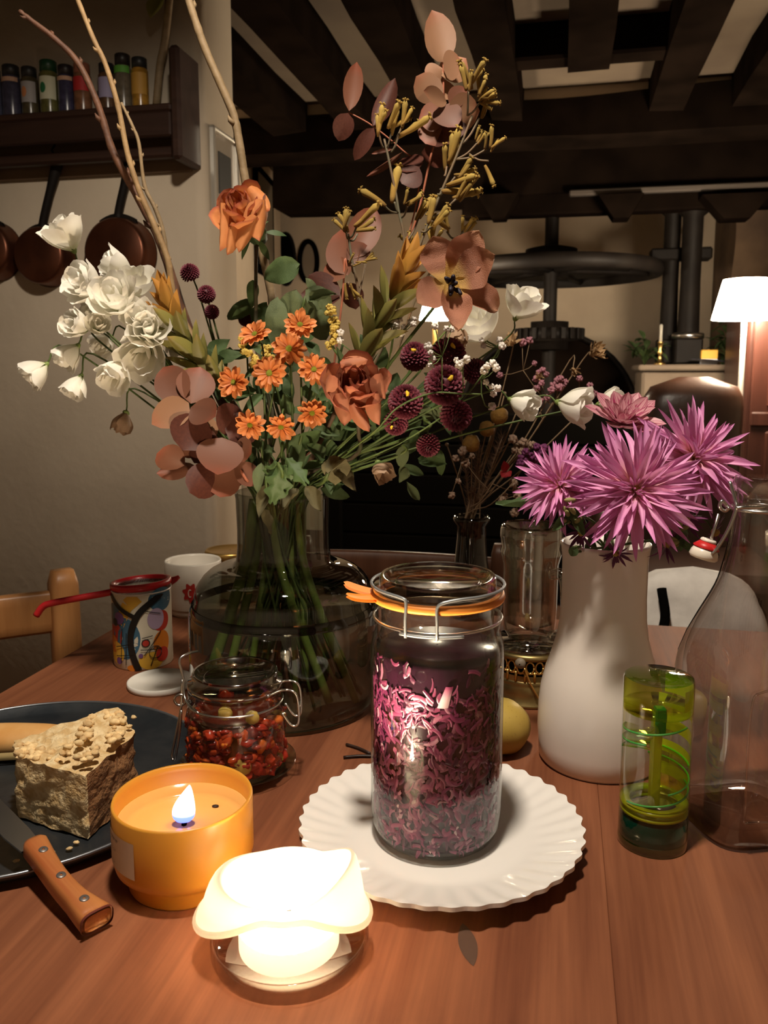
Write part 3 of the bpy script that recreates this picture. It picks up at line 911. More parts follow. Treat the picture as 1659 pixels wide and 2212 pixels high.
# filling
random.seed(7)
cm = NT('cabbage_shreds')
sx = cm.n('SeparateXYZ', {0: cm.n('UVMap').outputs[0]}).outputs[0]
cc = cm.ramp(sx, [(0, C(.045, .006, .024)), (.35, C(.125, .016, .06)), (.62, C(.24, .042, .105)), (.85, C(.39, .165, .235)), (1, C(.6, .42, .45))])
M['cabbage'] = cm.done(cm.n('BsdfPrincipled', {'Base Color': cc, 'Roughness': .35, 'Subsurface Weight': .0}).outputs[0])
core = MB().lathe([(.001, .004), (JR * .74, .0045), (JR * .87, .010), (JR * .925, .024), (JR * .925, hh(1405)), (JR * .9, hh(1392)), (.001, hh(1392))], 48)
core.obj('brine', mat('purple_brine', (.035, .007, .02), .25, (.022, .005, .014), 60.0), jar)
sb = MB()
zt = hh(1450)
for k in range(2300):
    a = random.uniform(0, 2 * math.pi); z = random.uniform(.008, zt) if k > 60 else random.uniform(zt, hh(1400))
    L = random.uniform(.005, .015); w = random.uniform(.0008, .0023); rot = random.uniform(0, math.pi); cv = random.uniform(-1.2, 1.2)
    col = min(1, max(0, random.gauss(.40, .22)))
    rr = JR * (.925 + .028 * random.random())
    if z < .03: rr *= 1 - .13 * ((.03 - z) / .024) ** 2
    def sf(x, t):
        s = (t - .5) * L; b = rot + cv * (t - .5)
        du = s * math.cos(b) + (x - .5) * 2 * w * math.sin(b) * (1 - .5 * abs(2 * t - 1)); dz = s * math.sin(b) - (x - .5) * 2 * w * math.cos(b)
        r2 = rr + .0006 * (1 - (2 * x - 1) ** 2)
        return (r2 * math.cos(a + du / JR), r2 * math.sin(a + du / JR), z + dz)
    sb.grid(sf, 2, 4, uvf=lambda x, t: (min(1, col + .12 * abs(t - .5)), t))
tag(sb.obj('cabbage_shreds', M['cabbage'], jar), 'purple shredded cabbage strips', None, None, 'stuff')
a = math.asin(0)
mb = MB().grid(lambda x, t: ((JR * .958) * math.sin(.02 + (x - .5) * .16 * (1 - .3 * t) + .1 * t), -(JR * .958 + .001 * math.sin(x * 3)) * math.cos(.02 + (x - .5) * .16 + .1 * t), hh(1475) + t * .017), 4, 6, uvf=lambda x, t: (1.0 - .5 * t ** 3, 0))
mb.obj('cabbage_leaf_piece', M['cabbage'], jar)

# ------------------------------------------------------------------ small jar on a glass saucer
sbp = G(513, 1664, .006)
Ys = sbp.y
SR = mpx(105, Ys, .05)
hs = lambda row: hz(row, Ys) - .006
saucer = thing('glass_saucer', 'clear glass saucer under the pepper jar', 'saucer', G(516, 1664, 0))
sr = mpx(126, Ys, 0)
MB().lathe([(.001, .0), (sr * .6, .0), (sr * .75, .002), (sr * .97, .010), (sr, .011), (sr * .99, .013), (sr * .75, .0045), (.001, .0035)], 56).obj('saucer_body', glass('saucer_glass', (.93, .93, .9), (.5, .5, .46), 2.0, .05, 1.6), saucer)
pj = clip_jar('pepper_jar', 'small clip-top jar of red pepper pieces', sbp, SR, (hs(1530), hs(1512), hs(1484), hs(1478), hs(1447)), M['jarglass'])
core = MB().lathe([(.001, .009), (SR * .88, .0095), (SR * .91, .02), (SR * .91, hs(1535)), (.001, hs(1530))], 40)
core.obj('oil', mat('red_oil', (.13, .018, .008), .25, (.08, .012, .006), 60.0), pj)
random.seed(11)
pm = NT('pepper_pieces')
sx = pm.n('SeparateXYZ', {0: pm.n('UVMap').outputs[0]}).outputs[0]
M['pepper'] = pm.done(pm.n('BsdfPrincipled', {'Base Color': pm.ramp(sx, [(0, C(.12, .012, .008)), (.4, C(.33, .025, .012)), (.7, C(.5, .07, .015)), (.86, C(.6, .2, .03)), (1, C(.42, .34, .06))]), 'Roughness': .25}).outputs[0])
pp = MB()
for k in range(420):
    a = random.uniform(0, 6.283); z = random.uniform(.012, hs(1537)); rr = SR * random.uniform(.84, .905)
    rot = Matrix.Rotation(random.uniform(0, 3), 3, 'X') @ Matrix.Rotation(random.uniform(0, 3), 3, 'Z')
    s = random.uniform(.003, .0072)
    pp.blob((rr * math.cos(a), rr * math.sin(a), z), (s * 1.3, s, s * .6), 8, 5, .5, 2.0, k * 1.3, uvx=min(1, max(0, random.gauss(.45, .24))), rot=rot)
tag(pp.obj('pepper_pieces', M['pepper'], pj), 'red and orange pepper pieces in oil', None, None, 'stuff')
for (px, row, s) in ((540, 1662, .010), (508, 1545, .007), (566, 1560, .007)):
    dx = mpx(px - 513, Ys, .02) ; a = math.asin(max(-.95, min(.95, dx / SR)))
    MB().blob((SR * .9 * math.sin(a), -SR * .9 * math.cos(a), max(.012, hz(row, Ys - SR) - .006)), (s, s * .5, s), 12, 8, .15).obj('garlic_clove', mat('oiled_garlic', (.42, .3, .07), .3), pj)
# wire latch, left and right
lw = MB()
X = SR
z1, z2 = hs(1455), hs(1500)
lw.tube(spline([(-X * .6, -X * .75, z2 - .004), (-X * .98, -X * .2, z2 - .002), (-X * 1.06, 0, z1 - .004), (-X * 1.15, .004, z1 + .012), (-X * 1.0, .012, z1 + .016), (-X * .9, .03, z1 + .012)], 5), .0012, 6)
lw.tube(spline([(-X * 1.08, 0, z1 - .006), (-X * 1.1, -.004, z2 - .01), (-X * 1.2, -.006, z2 - .036), (-X * 1.3, -.008, z2 - .058), (-X * 1.22, -.012, z2 - .06), (-X * 1.1, -.012, z2 - .03), (-X * 1.07, -.01, z2 - .012)], 5), .0013, 6)
lw.tube(curve_ring(.0055, 0, 0, 360, 16), .0012, 6)
lw.xform(TR(-X * 1.12, -.004, z2 - .004) @ RX(90), len(lw.v) - 17 * 6)
lw.obj('latch_wire', M['steel'], pj)
rw = MB()
for y in (-.012, .012):
    rw.tube(spline([(X * .78, y - .03, z1 - .006), (X * 1.0, y, z1 - .012), (X * 1.22, y, z1 - .014), (X * 1.3, y, z1 - .024), (X * 1.3, y, z2 - .024), (X * 1.15, y, z2 - .026), (X * .98, y, z2 - .014)], 5), .0012, 6)
rw.tube([(X * 1.3, -.012, z2 - .012), (X * 1.3, .012, z2 - .012)], .0012, 6)
rw.obj('hinge_wire', M['steel'], pj)
MB().tube(curve_ring(SR * .955, hs(1509), 0, 360, 48), .0011, 6, cap=False).obj('neck_wire', M['steel'], pj)

# ------------------------------------------------------------------ big smoked glass vase
vb = G(618, 1510)
VY = vb.y
VR = mpx(203, VY, .07)
hv = lambda row: hz(row, VY)
zsh, znk, ztp = hv(1296), hv(1214), hv(1062)
NR = mpx(101, VY, .22)
vase = thing('glass_vase', 'big smoked glass vase holding the mixed bouquet', 'vase', vb)
out = [(.001, .003), (VR * .86, .0), (VR * .95, .004), (VR * .99, .014), (VR, .03), (VR * 1.005, zsh * .6), (VR * .995, zsh - .012), (VR * .975, zsh - .004), (VR * .94, zsh + .004)]
for i in range(1, 9):
    a = i / 8 * math.pi / 2
    out.append((NR + .006 + (VR * .94 - NR - .006) * math.cos(a) ** .9, zsh + .004 + (znk - zsh - .006) * math.sin(a)))
out += [(NR * 1.01, znk + .004), (NR * .985, znk + .02), (NR * .98, (znk + ztp) / 2), (NR, ztp - .006), (NR * 1.02, ztp), (NR * .98, ztp + .001)]
MB().lathe(out, 72).obj('vase_body', M['smoke'], vase)
inn = [(.001, .012), (VR * .9, .012), (VR * .965, .03), (VR * .97, zsh - .015), (VR * .9, zsh + .004)]
MB().lathe(inn, 56).obj('inner_wall', glass('vase_inner_glass', (.93, .94, .92), (.55, .57, .55), 2.0, .03, .5), vase)
MB().lathe([(VR * .985, zsh - .010), (VR * .985, zsh - .005), (VR * .965, zsh + .001)], 72).obj('shoulder_band', glass('dark_band_glass', (.09, .1, .09), (.03, .03, .03), 1.2, .03, 1.6), vase)
MB().lathe([(.001, hv(1302)), (VR * .955, hv(1302)), (VR * .958, hv(1302) + .001)], 48).obj('water_surface', glass('water', (.86, .9, .78), (.6, .66, .5), 2.0, .01, .8), vase)

# ------------------------------------------------------------------ patterned tin with a red strainer
cb = G(311, 1428)
CYn = cb.y
CR = mpx(62, CYn, .05)
ch_ = hz(1268, CYn)
can = thing('patterned_tin', 'round tin printed with colourful abstract shapes', 'tin', cb)
MB().lathe([(.001, 0), (CR * .97, 0), (CR, .002), (CR, ch_ - .002), (CR * .98, ch_), (CR * .95, ch_ - .003), (CR * .95, .004), (.001, .004)], 56).obj('tin_body', mat('cream_print', (.72, .66, .52), .35, spec=.5), can)
MB().tube(curve_ring(CR * .99, ch_ - .001, 0, 360, 48), .0013, 6, cap=False).obj('tin_rim', mat('white_rim', (.75, .73, .7), .3, metal=.3), can)
random.seed(5)
pal = {'blue': (.05, .13, .2), 'yellow': (.72, .42, .05), 'red': (.45, .035, .02), 'violet': (.16, .07, .2), 'orange': (.6, .18, .02), 'black': (.012, .011, .01), 'lilac': (.4, .3, .42), 'green': (.2, .27, .1)}
pm_ = {k: mat('print_' + k, v, .4) for k, v in pal.items()}
def onc(a, z, k): return ((CR + .0003 * k) * math.sin(a), -(CR + .0003 * k) * math.cos(a), z)
def disc(a, z, r, col, k, sq=1.0):
    MB().grid(lambda s, q: onc(a + r * q * math.cos(6.2832 * s) / CR, z + r * sq * q * math.sin(6.2832 * s), k), 22, 2, True).obj('printed_spot', pm_[col], can)
def band(p, w, col, k):
    ps = spline([Vector((a, z, 0)) for a, z in p], 8)
    def fn(x, t):
        i = min(len(ps) - 1, int(round(t * (len(ps) - 1)))); j = min(len(ps) - 1, i + 1); i0 = max(0, j - 1)
        d = ps[j] - ps[i0]; d = Vector((d.x * CR, d.y, 0)).normalized()
        nrm = Vector((-d.y / CR, d.x, 0))
        q = ps[i] + nrm * (x - .5) * w
        return onc(q.x, min(ch_ - .003, max(.001, q.y)), k)
    MB().grid(fn, 2, len(ps) - 1).obj('printed_stroke', pm_[col], can)
H_ = ch_
disc(-.35, H_ * .42, .022, 'blue', 1, 1.3); disc(-.95, H_ * .45, .02, 'red', 1); disc(-.9, H_ * .7, .016, 'blue', 1); disc(1.0, H_ * .9, .02, 'blue', 1, .8)
disc(.95, H_ * .62, .014, 'red', 1); disc(-.75, H_ * .22, .015, 'yellow', 2); disc(.55, H_ * .12, .017, 'yellow', 1, .7); disc(-.55, H_ * .68, .0085, 'violet', 3)
disc(.75, H_ * .66, .012, 'lilac', 2, 1.2); disc(.95, H_ * .33, .013, 'orange', 2, 1.3); disc(.37, H_ * .36, .0056, 'black', 3); disc(.37, H_ * .36, .0042, 'red', 4)
disc(-.95, H_ * .32, .012, 'orange', 2); disc(-.6, H_ * .12, .005, 'violet', 4); disc(.2, H_ * .2, .003, 'violet', 3); disc(.95, H_ * .18, .01, 'red', 3); disc(-.1, H_ * .04, .007, 'orange', 2, .6); disc(-.75, H_ * .62, .005, 'black', 4)
band([(-.2, H_ * .86), (.15, H_ * .97)], .018, 'yellow', 1); band([(-.55, H_ * .6), (-.2, H_ * .86)], .016, 'yellow', 1)
band([(-1.1, H_ * .99), (-.5, H_ * .82), (.08, H_ * .70)], .006, 'black', 5)
band([(1.0, H_ * .99), (.3, H_ * .8), (0, H_ * .62), (-.12, H_ * .42), (-.05, H_ * .2), (.12, H_ * .01)], .0085, 'black', 5)
for (p0, p1) in (((-.5, H_ * .1), (-.4, H_ * .55)), ((-.3, H_ * .08), (-.25, H_ * .5)), ((-.7, H_ * .3), (-.1, H_ * .36)), ((-.7, H_ * .18), (-.05, H_ * .22)), ((.3, H_ * .2), (.9, H_ * .5)), ((.2, H_ * .28), (.9, H_ * .26)), ((.25, H_ * .43), (.6, H_ * .45)), ((.5, H_ * .06), (.75, H_ * .3)), ((.4, H_ * .78), (.9, H_ * .72))):
    band([p0, p1], .0011, 'black', 6)
MB().tube([onc(.68 + .0085 / CR * math.cos(i * .3491), H_ * .23 + .0085 * math.sin(i * .3491), 5) for i in range(19)], .0005, 4).obj('printed_ring', pm_['black'], can)
# strainer
ring_c = P(310, 1262, CYn)
st = thing('tea_strainer', 'red plastic strainer lying across the tin', 'strainer', (cb.x, cb.y, TZ + ch_ + .004))
M['redplastic'] = mat('red_plastic', (.55, .02, .025), .3, spec=.5)
RR = CR * 1.02
sm_ = MB()
sm_.lathe([(RR * .86, .001), (RR * .9, .006), (RR, .006), (RR * 1.02, .001), (RR * .96, -.004), (RR * .86, .001)], 48)
sm_.xform(RY(-4) @ RX(-3))
sm_.obj('hoop', M['redplastic'], st)
hd = P(76, 1328, CYn - .05) - Vector((cb.x, cb.y, TZ + ch_ + .004))
kn = P(96, 1308, CYn - .045) - Vector((cb.x, cb.y, TZ + ch_ + .004))
d0 = Vector((kn.x, kn.y, 0)).normalized()
so_ = Vector((cb.x, cb.y, TZ + ch_ + .004))
hq = [P(x, y, CYn - q) - so_ for x, y, q in ((262, 1272, .012), (235, 1280, .016), (175, 1291, .024), (112, 1303, .034), (92, 1311, .036), (78, 1330, .037))]
hnd = MB().tube(spline(hq, 5), [.0036] * 4 + [.0046] * 22, 8)
hnd.obj('handle', M['redplastic'], st)
MB().tube([-d0 * RR * .97, -d0 * RR * 1.16 + Vector((0, 0, .003)), -d0 * RR * 1.28 + Vector((0, 0, .006))], [.006, .004, .0025], 8).obj('rest_lug', M['redplastic'], st)
me = MB().grid(lambda a, t: (RR * .88 * math.cos(a * 6.2832) * (1 - t), RR * .88 * math.sin(a * 6.2832) * (1 - t), -.016 * (1 - (1 - t) ** 2)), 40, 8, True)
meshm = NT('wire_gauze')
v1 = meshm.n('TexChecker', {'Vector': meshm.coord(), 'Scale': 900.0}).outputs[1]
meshm = meshm.done(meshm.n('MixShader', {0: meshm.math('MULTIPLY_ADD', v1, .5), 1: meshm.n('BsdfPrincipled', {'Base Color': C(.7, .7, .68), 'Metallic': .9, 'Roughness': .35}).outputs[0], 2: meshm.n('BsdfTransparent').outputs[0]}).outputs[0])
me.obj('gauze', meshm, st)

# lid of the tin lying on the table
lb = G(347, 1480)
LR = mpx(70, lb.y, 0)
tl = thing('tin_lid', 'white plastic lid lying flat beside the tin', 'lid', lb)
MB().lathe([(.001, .0), (LR * .97, 0), (LR, .002), (LR, .007), (LR * .96, .008), (LR * .93, .004), (.001, .0035)], 48).obj('lid_disc', mat('white_plastic', (.78, .75, .68), .35), tl)

# ------------------------------------------------------------------ mug and gold-lidded jar behind the vase
mbp = G(420, 1322)
MR = mpx(60, mbp.y, .05); mh = hz(1208, mbp.y)
mug = thing('white_mug', 'white mug with a red emblem behind the vase', 'mug', mbp)
MB().lathe([(.001, 0), (MR * .82, 0), (MR * .9, .006), (MR * .97, .03), (MR, .06), (MR, mh - .002), (MR * .97, mh), (MR * .93, mh - .003), (MR * .92, .01), (.001, .008)], 48).obj('mug_body', mat('cream_china', (.6, .55, .47), .3), mug)
MB().tube(spline([(-MR * .3, MR * .9, mh * .8), (-MR * .6, MR * 1.4, mh * .75), (-MR * .6, MR * 1.45, mh * .35), (-MR * .3, MR * .9, mh * .2)], 6), .006, 8).obj('mug_handle', mat('cream_china_handle', (.6, .55, .47), .3), mug)
redm = mat('mug_red_print', (.35, .02, .015), .4)
def onm(a, z, k): return ((MR + .0004 * k) * math.sin(a), -(MR + .0004 * k) * math.cos(a), z)
MB().grid(lambda s, q: onm(.12 + .25 * q * (1 + .2 * math.sin(s * 44)) * math.cos(6.2832 * s), mh * .5 + .014 * q * (1 + .2 * math.sin(s * 44)) * math.sin(6.2832 * s), 1), 40, 2, True).obj('emblem', redm, mug)
MB().tube([onm(.1 + .055 * math.cos(math.radians(a)), mh * .49 + .006 * math.sin(math.radians(a)), 3) for a in range(50, 315, 15)], .0008, 5).obj('emblem_letter', mat('mug_letter', (.7, .6, .5), .5), mug)

gp = G(500, 1296)
GY = gp.y; GR = mpx(56, GY, .1); gh = hz(1186, GY)
gj = thing('gold_lid_jar', 'glass jar with gold screw lid behind the vase', 'jar', gp)
MB().lathe([(.001, 0), (GR * .95, 0), (GR * 1.05, .01), (GR * 1.05, gh * .6), (GR * .95, gh * .75), (GR * .85, gh * .82), (GR * .85, gh * .9)], 40).obj('glass_body', glass('cloudy_glass', (.75, .72, .66), (.4, .38, .34), 2.0, .05), gj)
MB().lathe([(GR * .88, gh * .84), (GR * .96, gh * .84), (GR * .97, gh * .97), (GR * .93, gh), (GR * .86, gh * .995), (GR * .82, gh * .985), (.001, gh * .985)], 48).obj('gold_lid', mat('gold_lid', (.55, .34, .1), .33, metal=.9), gj)

# ------------------------------------------------------------------ brass warmer with a glass tankard
bb = G(1140, 1500)
BY = bb.y
BR = mpx(80, BY, .03)
hb = lambda row: hz(row, BY)
zt = hb(1392)
wm = thing('brass_warmer', 'pierced brass warmer stand behind the pear', 'stand', bb)
bm_ = M['brass']
dk = mat('old_brass', (.42, .32, .13), .38, (.25, .19, .08), 40.0, metal=.9)
MB().lathe([(BR * 1.0, 0), (BR * 1.06, .001), (BR * 1.06, .004), (BR * .98, .006), (BR * 1.02, .016), (BR * .98, .024), (BR * .95, .027), (BR * .97, .029), (BR * .93, .031)], 60,
           rf=lambda a, k: 1 + (.014 * math.sin(a * 48) if k in (4, 5) else 0)).obj('embossed_foot', dk, wm)
zf0, zf1 = .031, zt - .008
nseg = 24
def cylp(a, z, R_=BR * .93): return (R_ * math.cos(a), R_ * math.sin(a), z)
for k in range(nseg):
    a0_ = 2 * math.pi * k / nseg; dw = 2 * math.pi / nseg
    zq = (zf0 + zf1) / 2
    fr_ = MB()
    fr_.tube([cylp(a0_ + dw * (.5 + .42 * math.cos(i * .3927)), zf1 - .007 + .0068 * math.sin(i * .3927)) for i in range(17)], .0012, 5)
    fr_.tube([cylp(a0_, zf0), cylp(a0_, zf1 - .012)], .0018, 5)
    fr_.tube([cylp(a0_, zq - .001), cylp(a0_ + dw * .5, zq - .002), cylp(a0_ + dw, zq - .001)], .0014, 5)
    fr_.obj('fretwork', bm_, wm)
MB().lathe([(BR * .93, zf0), (BR * .93, zf0 + .007)], 60).obj('beaded_band', dk, wm)
MB().lathe([(BR * .9, zf1), (BR * .98, zf1 + .001), (BR * .98, zf1 + .007), (BR * .85, zf1 + .008)], 60).obj('top_rim', dk, wm)
MB().lathe([(BR * .8, .004), (BR * .8, zf1)], 40).obj('inner_sleeve', M['black'], wm)
ka = math.radians(248)
kn_ = MB().lathe([(.001, 0), (.006, 0), (.0065, .003), (.005, .006), (.001, .007)], 14)
kn_.xform(Matrix.Translation(cylp(ka, zf1 - .001, BR * .94)) @ AX((math.cos(ka), math.sin(ka), 0)))
kn_.obj('knob', mat('grey_brown_knob', (.24, .2, .15), .5), wm)
MB().tube(spline([cylp(ka + .1, zf1 - .006, BR * 1.0), cylp(ka + .28, zf1 - .025, BR * 1.05), cylp(ka + .5, .012, BR * 1.12)], 5), .0011, 6).obj('lever_wire', bm_, wm)

tk = thing('glass_tankard', 'clear glass tankard with handle on the brass stand', 'glass mug', (bb.x, bb.y, TZ + zt))
th_ = hb(1132) - zt
TR_ = mpx(66, BY, .15)
M['tank'] = glass('tankard_glass', (.95, .95, .91), (.22, .22, .18), 1.7, .015, 1.8, .10, .12, 30.0)
MB().lathe([(.001, .004), (BR * .95, .0), (BR * 1.0, .004), (BR * .95, .007), (TR_ * .7, .009), (TR_ * .72, .014)], 56).obj('foot_plate', M['tank'], tk)
MB().lathe([(TR_ * .7, .012), (TR_ * .84, .02), (TR_ * .88, .05), (TR_ * .9, th_ * .68), (TR_ * .97, th_ * .74), (TR_ * 1.0, th_ * .78), (TR_ * .95, th_ * .82), (TR_ * 1.02, th_ * .9), (TR_ * 1.0, th_ * .97), (TR_ * .93, th_), (TR_ * .88, th_ * .98), (TR_ * .88, th_ * .8), (TR_ * .82, th_ * .7), (TR_ * .8, .03), (.001, .018)], 56).obj('cup', M['tank'], tk)
ha = math.radians(-48)
d_ = Vector((math.cos(ha), math.sin(ha), 0))
MB().tube(spline([d_ * TR_ * .86 + Vector((0, 0, th_ * .62)), d_ * TR_ * 1.25 + Vector((0, 0, th_ * .64)), d_ * TR_ * 1.4 + Vector((0, 0, th_ * .5)), d_ * TR_ * 1.38 + Vector((0, 0, th_ * .2)), d_ * TR_ * .86 + Vector((0, 0, th_ * .12))], 7), .0065, 12).obj('handle', M['tank'], tk)

# ------------------------------------------------------------------ pear
pe = G(1088, 1632)
pr_ = mpx(62, pe.y, .03)
pear = thing('yellow_pear', 'yellow speckled pear behind the cabbage jar', 'fruit', (pe.x, pe.y + .012, TZ))
mb = MB().lathe([(.001, -pr_ * .98), (pr_ * .3, -pr_ * .97), (pr_ * .75, -pr_ * .7), (pr_ * .98, -pr_ * .1), (pr_ * .92, pr_ * .4), (pr_ * .7, pr_ * .85), (pr_ * .42, pr_ * 1.15), (pr_ * .25, pr_ * 1.3), (.001, pr_ * 1.36)], 28)
mb.xform(TR(0, 0, pr_ * .9) @ RZ(-40) @ RX(75))
pmn = NT('pear_skin')
co = pmn.coord()
sp = pmn.ramp(pmn.n('TexVoronoi', {'Vector': co, 'Scale': 260.0}).outputs['Distance'], [(.08, C(.5, .5, .5)), (.2, C(0, 0, 0))])
cc = pmn.mix(sp, pmn.mix(pmn.noise(co, 30.0), C(.5, .36, .07), C(.38, .24, .05)), C(.2, .11, .03))
mb.obj('pear_flesh', pmn.done(pmn.n('BsdfPrincipled', {'Base Color': cc, 'Roughness': .45}).outputs[0]), pear)
sk = MB().tube([(0, 0, pr_ * 1.3), (.002, 0, pr_ * 1.5), (.006, 0, pr_ * 1.68)], .0018, 6)
sk.xform(TR(0, 0, pr_ * .9) @ RZ(-40) @ RX(75))
sk.obj('pear_stalk', M['darkwood'], pear)

# ------------------------------------------------------------------ white ceramic vase
wb = G(1292, 1636)
WY = wb.y
hw_ = lambda row: hz(row, WY)
wv = thing('white_vase', 'white glazed ceramic vase holding the pink dahlias', 'vase', wb)
def wr(px): return mpx(px, WY, .1)
prof = [(.001, 0), (wr(122), 0), (wr(128), .004), (wr(130), .02), (wr(132), hw_(1570)), (wr(131), hw_(1520)), (wr(127), hw_(1482)), (wr(118), hw_(1445)), (wr(106), hw_(1408)), (wr(96), hw_(1372)), (wr(91), hw_(1335)), (wr(89), hw_(1285)), (wr(89), hw_(1240)), (wr(89), hw_(1205)), (wr(92), hw_(1180)), (wr(94), hw_(1172)), (wr(90), hw_(1170)), (wr(84), hw_(1190)), (wr(84), hw_(1240)), (wr(60), hw_(1300)), (.001, hw_(1300))]
fine = []
for k in range(len(prof) - 1):
    fine.append(prof[k])
mb = MB().lathe(prof, 72, rf=lambda a, k: 1 + .006 * math.sin(a * 2 + k * .5))
mb.obj('vase_body', mat('white_ceramic_glaze', (.90, .83, .76), .28, (.86, .78, .7), 6.0, .05, 20.0, coat=.3), wv)

# ------------------------------------------------------------------ liquid timer
tb_ = G(1408, 1815)
TY = tb_.y
TRd = mpx(73, TY, .07)
tht = hz(1458, TY)
tm = thing('liquid_timer', 'green and yellow acrylic liquid timer tube', 'timer', tb_)
gcol = glass('lime_acrylic', (.93, .94, .38), (.7, .78, .15), 1.6, .03, 1.3)
gcap = glass('green_acrylic', (.55, .82, .32), (.25, .5, .1), 1.5, .03, 1.8, .08)
gtub = glass('clear_acrylic', (.97, .98, .93), (.62, .68, .5), 2.5, .02, 1.2)
z1 = tht * .80
MB().lathe([(TRd, .0), (TRd, z1)], 48).obj('tube_wall', gtub, tm)
MB().lathe([(TRd, z1), (TRd * 1.0, tht - .003), (TRd * .97, tht - .001)], 48).obj('cap_wall', gcol, tm)
MB().lathe([(TRd * .97, tht - .001), (TRd * .9, tht), (.001, tht)], 48).obj('cap_top', gcap, tm)
MB().lathe([(.001, z1), (TRd * .98, z1), (TRd * 1.0, z1 + .002), (TRd * .98, z1 + .004), (.001, z1 + .004)], 48).obj('upper_plate', gcol, tm)
zl = tht * .175
MB().lathe([(.001, .001), (TRd * .97, .001), (TRd * .985, .004), (TRd * .985, zl), (.001, zl)], 48).obj('green_liquid', mat('dark_green_liquid', (.0, .028, .017), .15, spec=.6), tm)
MB().lathe([(TRd, 0), (TRd * 1.02, .001), (TRd * 1.02, .006), (TRd, .008)], 48).obj('base_ring', gcap, tm)
solidl = mat('lime_solid', (.66, .66, .03), .2, trans=.5)
for z in (zl + .004, zl + .010):
    MB().lathe([(TRd * .7, z), (TRd * .98, z), (TRd * .98, z + .002), (TRd * .7, z + .002), (TRd * .7, z)], 40).obj('yellow_ring', solidl, tm)
MB().box(-.004, .004, -.004, .004, zl + .006, z1 - .002, .001).obj('centre_post', solidl, tm)
MB().box(-.003, .006, -.006, .003, z1 - .02, z1 + .002, .001).obj('valve', mat('teal_plastic', (.0, .16, .08), .3), tm)
for k in range(5):
    z = zl + .014 + k * (z1 - zl - .02) / 5
    a0_ = 200 + k * 75
    def hf(s, q, z=z, a0_=a0_, dz=0.0):
        a = math.radians(a0_ + 170 * s)
        r = .003 + (TRd * .95 - .003) * q
        return (r * math.cos(a), r * math.sin(a), z + .012 * s + dz)
    MB().grid(hf, 18, 2).grid(lambda s, q: hf(s, q, dz=.0016), 18, 2).obj('spiral_ramp', gcol, tm)
    MB().tube([hf(s / 18, 1.0, dz=.0008) for s in range(19)], .0009, 5).obj('ramp_edge', mat('bright_green_edge_%d' % k, (.1, .5, .12), .25), tm)
# yellow backing fins seen through the right half
for k in range(4):
    z = zl + .02 + k * (z1 - zl - .01) / 4
    MB().grid(lambda s, q: (TRd * .96 * math.cos(math.radians(-25 + 95 * s)), TRd * .96 * math.sin(math.radians(-25 + 95 * s)), z + .011 * q + .004 * s), 12, 1).obj('yellow_panel', solidl, tm)
MB().grid(lambda s, q: (TRd * .96 * math.cos(math.radians(-60 + 120 * s)), TRd * .96 * math.sin(math.radians(-60 + 120 * s)), z1 + .006 + (tht - z1 - .012) * q), 12, 1).obj('yellow_panel', solidl, tm)

# ------------------------------------------------------------------ swing-top bottle
bo = G(1600, 1768)
BOY = bo.y
ho = lambda row: hz(row, BOY)
bot = thing('swing_top_bottle', 'square clear glass swing-top bottle at the right edge', 'bottle', bo, math.radians(12))
HB = ho(1030)
def side(z):
    t = z / HB
    keys = [(0, .047), (.02, .051), (.06, .053), (.42, .0525), (.48, .051), (.54, .047), (.60, .041), (.66, .0345), (.72, .029), (.78, .025), (.84, .022), (.9, .0205), (.955, .0205), (.965, .0225), (.995, .0225), (1, .020)]
    for (a, ra), (b, rb_) in zip(keys, keys[1:]):
        if a <= t <= b:
            return ra + (rb_ - ra) * (t - a) / (b - a)
    return keys[-1][1]
def botf(k):
    def fn(a, t):
        z = HB * t
        r = side(z) * k - (0 if k == 1 else .002)
        ex = 4.2 if t < .45 else max(2.0, 4.2 - (t - .45) * 9)
        th = 2 * math.pi * a
        c, s = math.cos(th), math.sin(th)
        rr = r / (abs(c) ** ex + abs(s) ** ex) ** (1 / ex)
        return (rr * c, rr * s, z if k == 1 else .014 + (HB - .014) * t)
    return fn
M['botglass'] = glass('bottle_glass', (.95, .93, .92), (.24, .23, .23), 2.0, .015, 2.0, .07, .06, 18.0)
mb = MB().grid(botf(1), 64, 48, True)
mb.grid(lambda a, t: (botf(1)(a, 0)[0] * t, botf(1)(a, 0)[1] * t, .004 * (1 - t)), 64, 3, True)
mb.obj('bottle_wall', M['botglass'], bot)
mb = MB().grid(botf(.93), 64, 40, True)
mb.grid(lambda a, t: (botf(.93)(a, 0)[0] * t, botf(.93)(a, 0)[1] * t, .014 + .008 * (1 - t * t)), 64, 4, True)
mb.obj('inner_wall', glass('bottle_inner_glass', (.95, .94, .94), (.5, .48, .47), 2.2, .02, .8), bot)
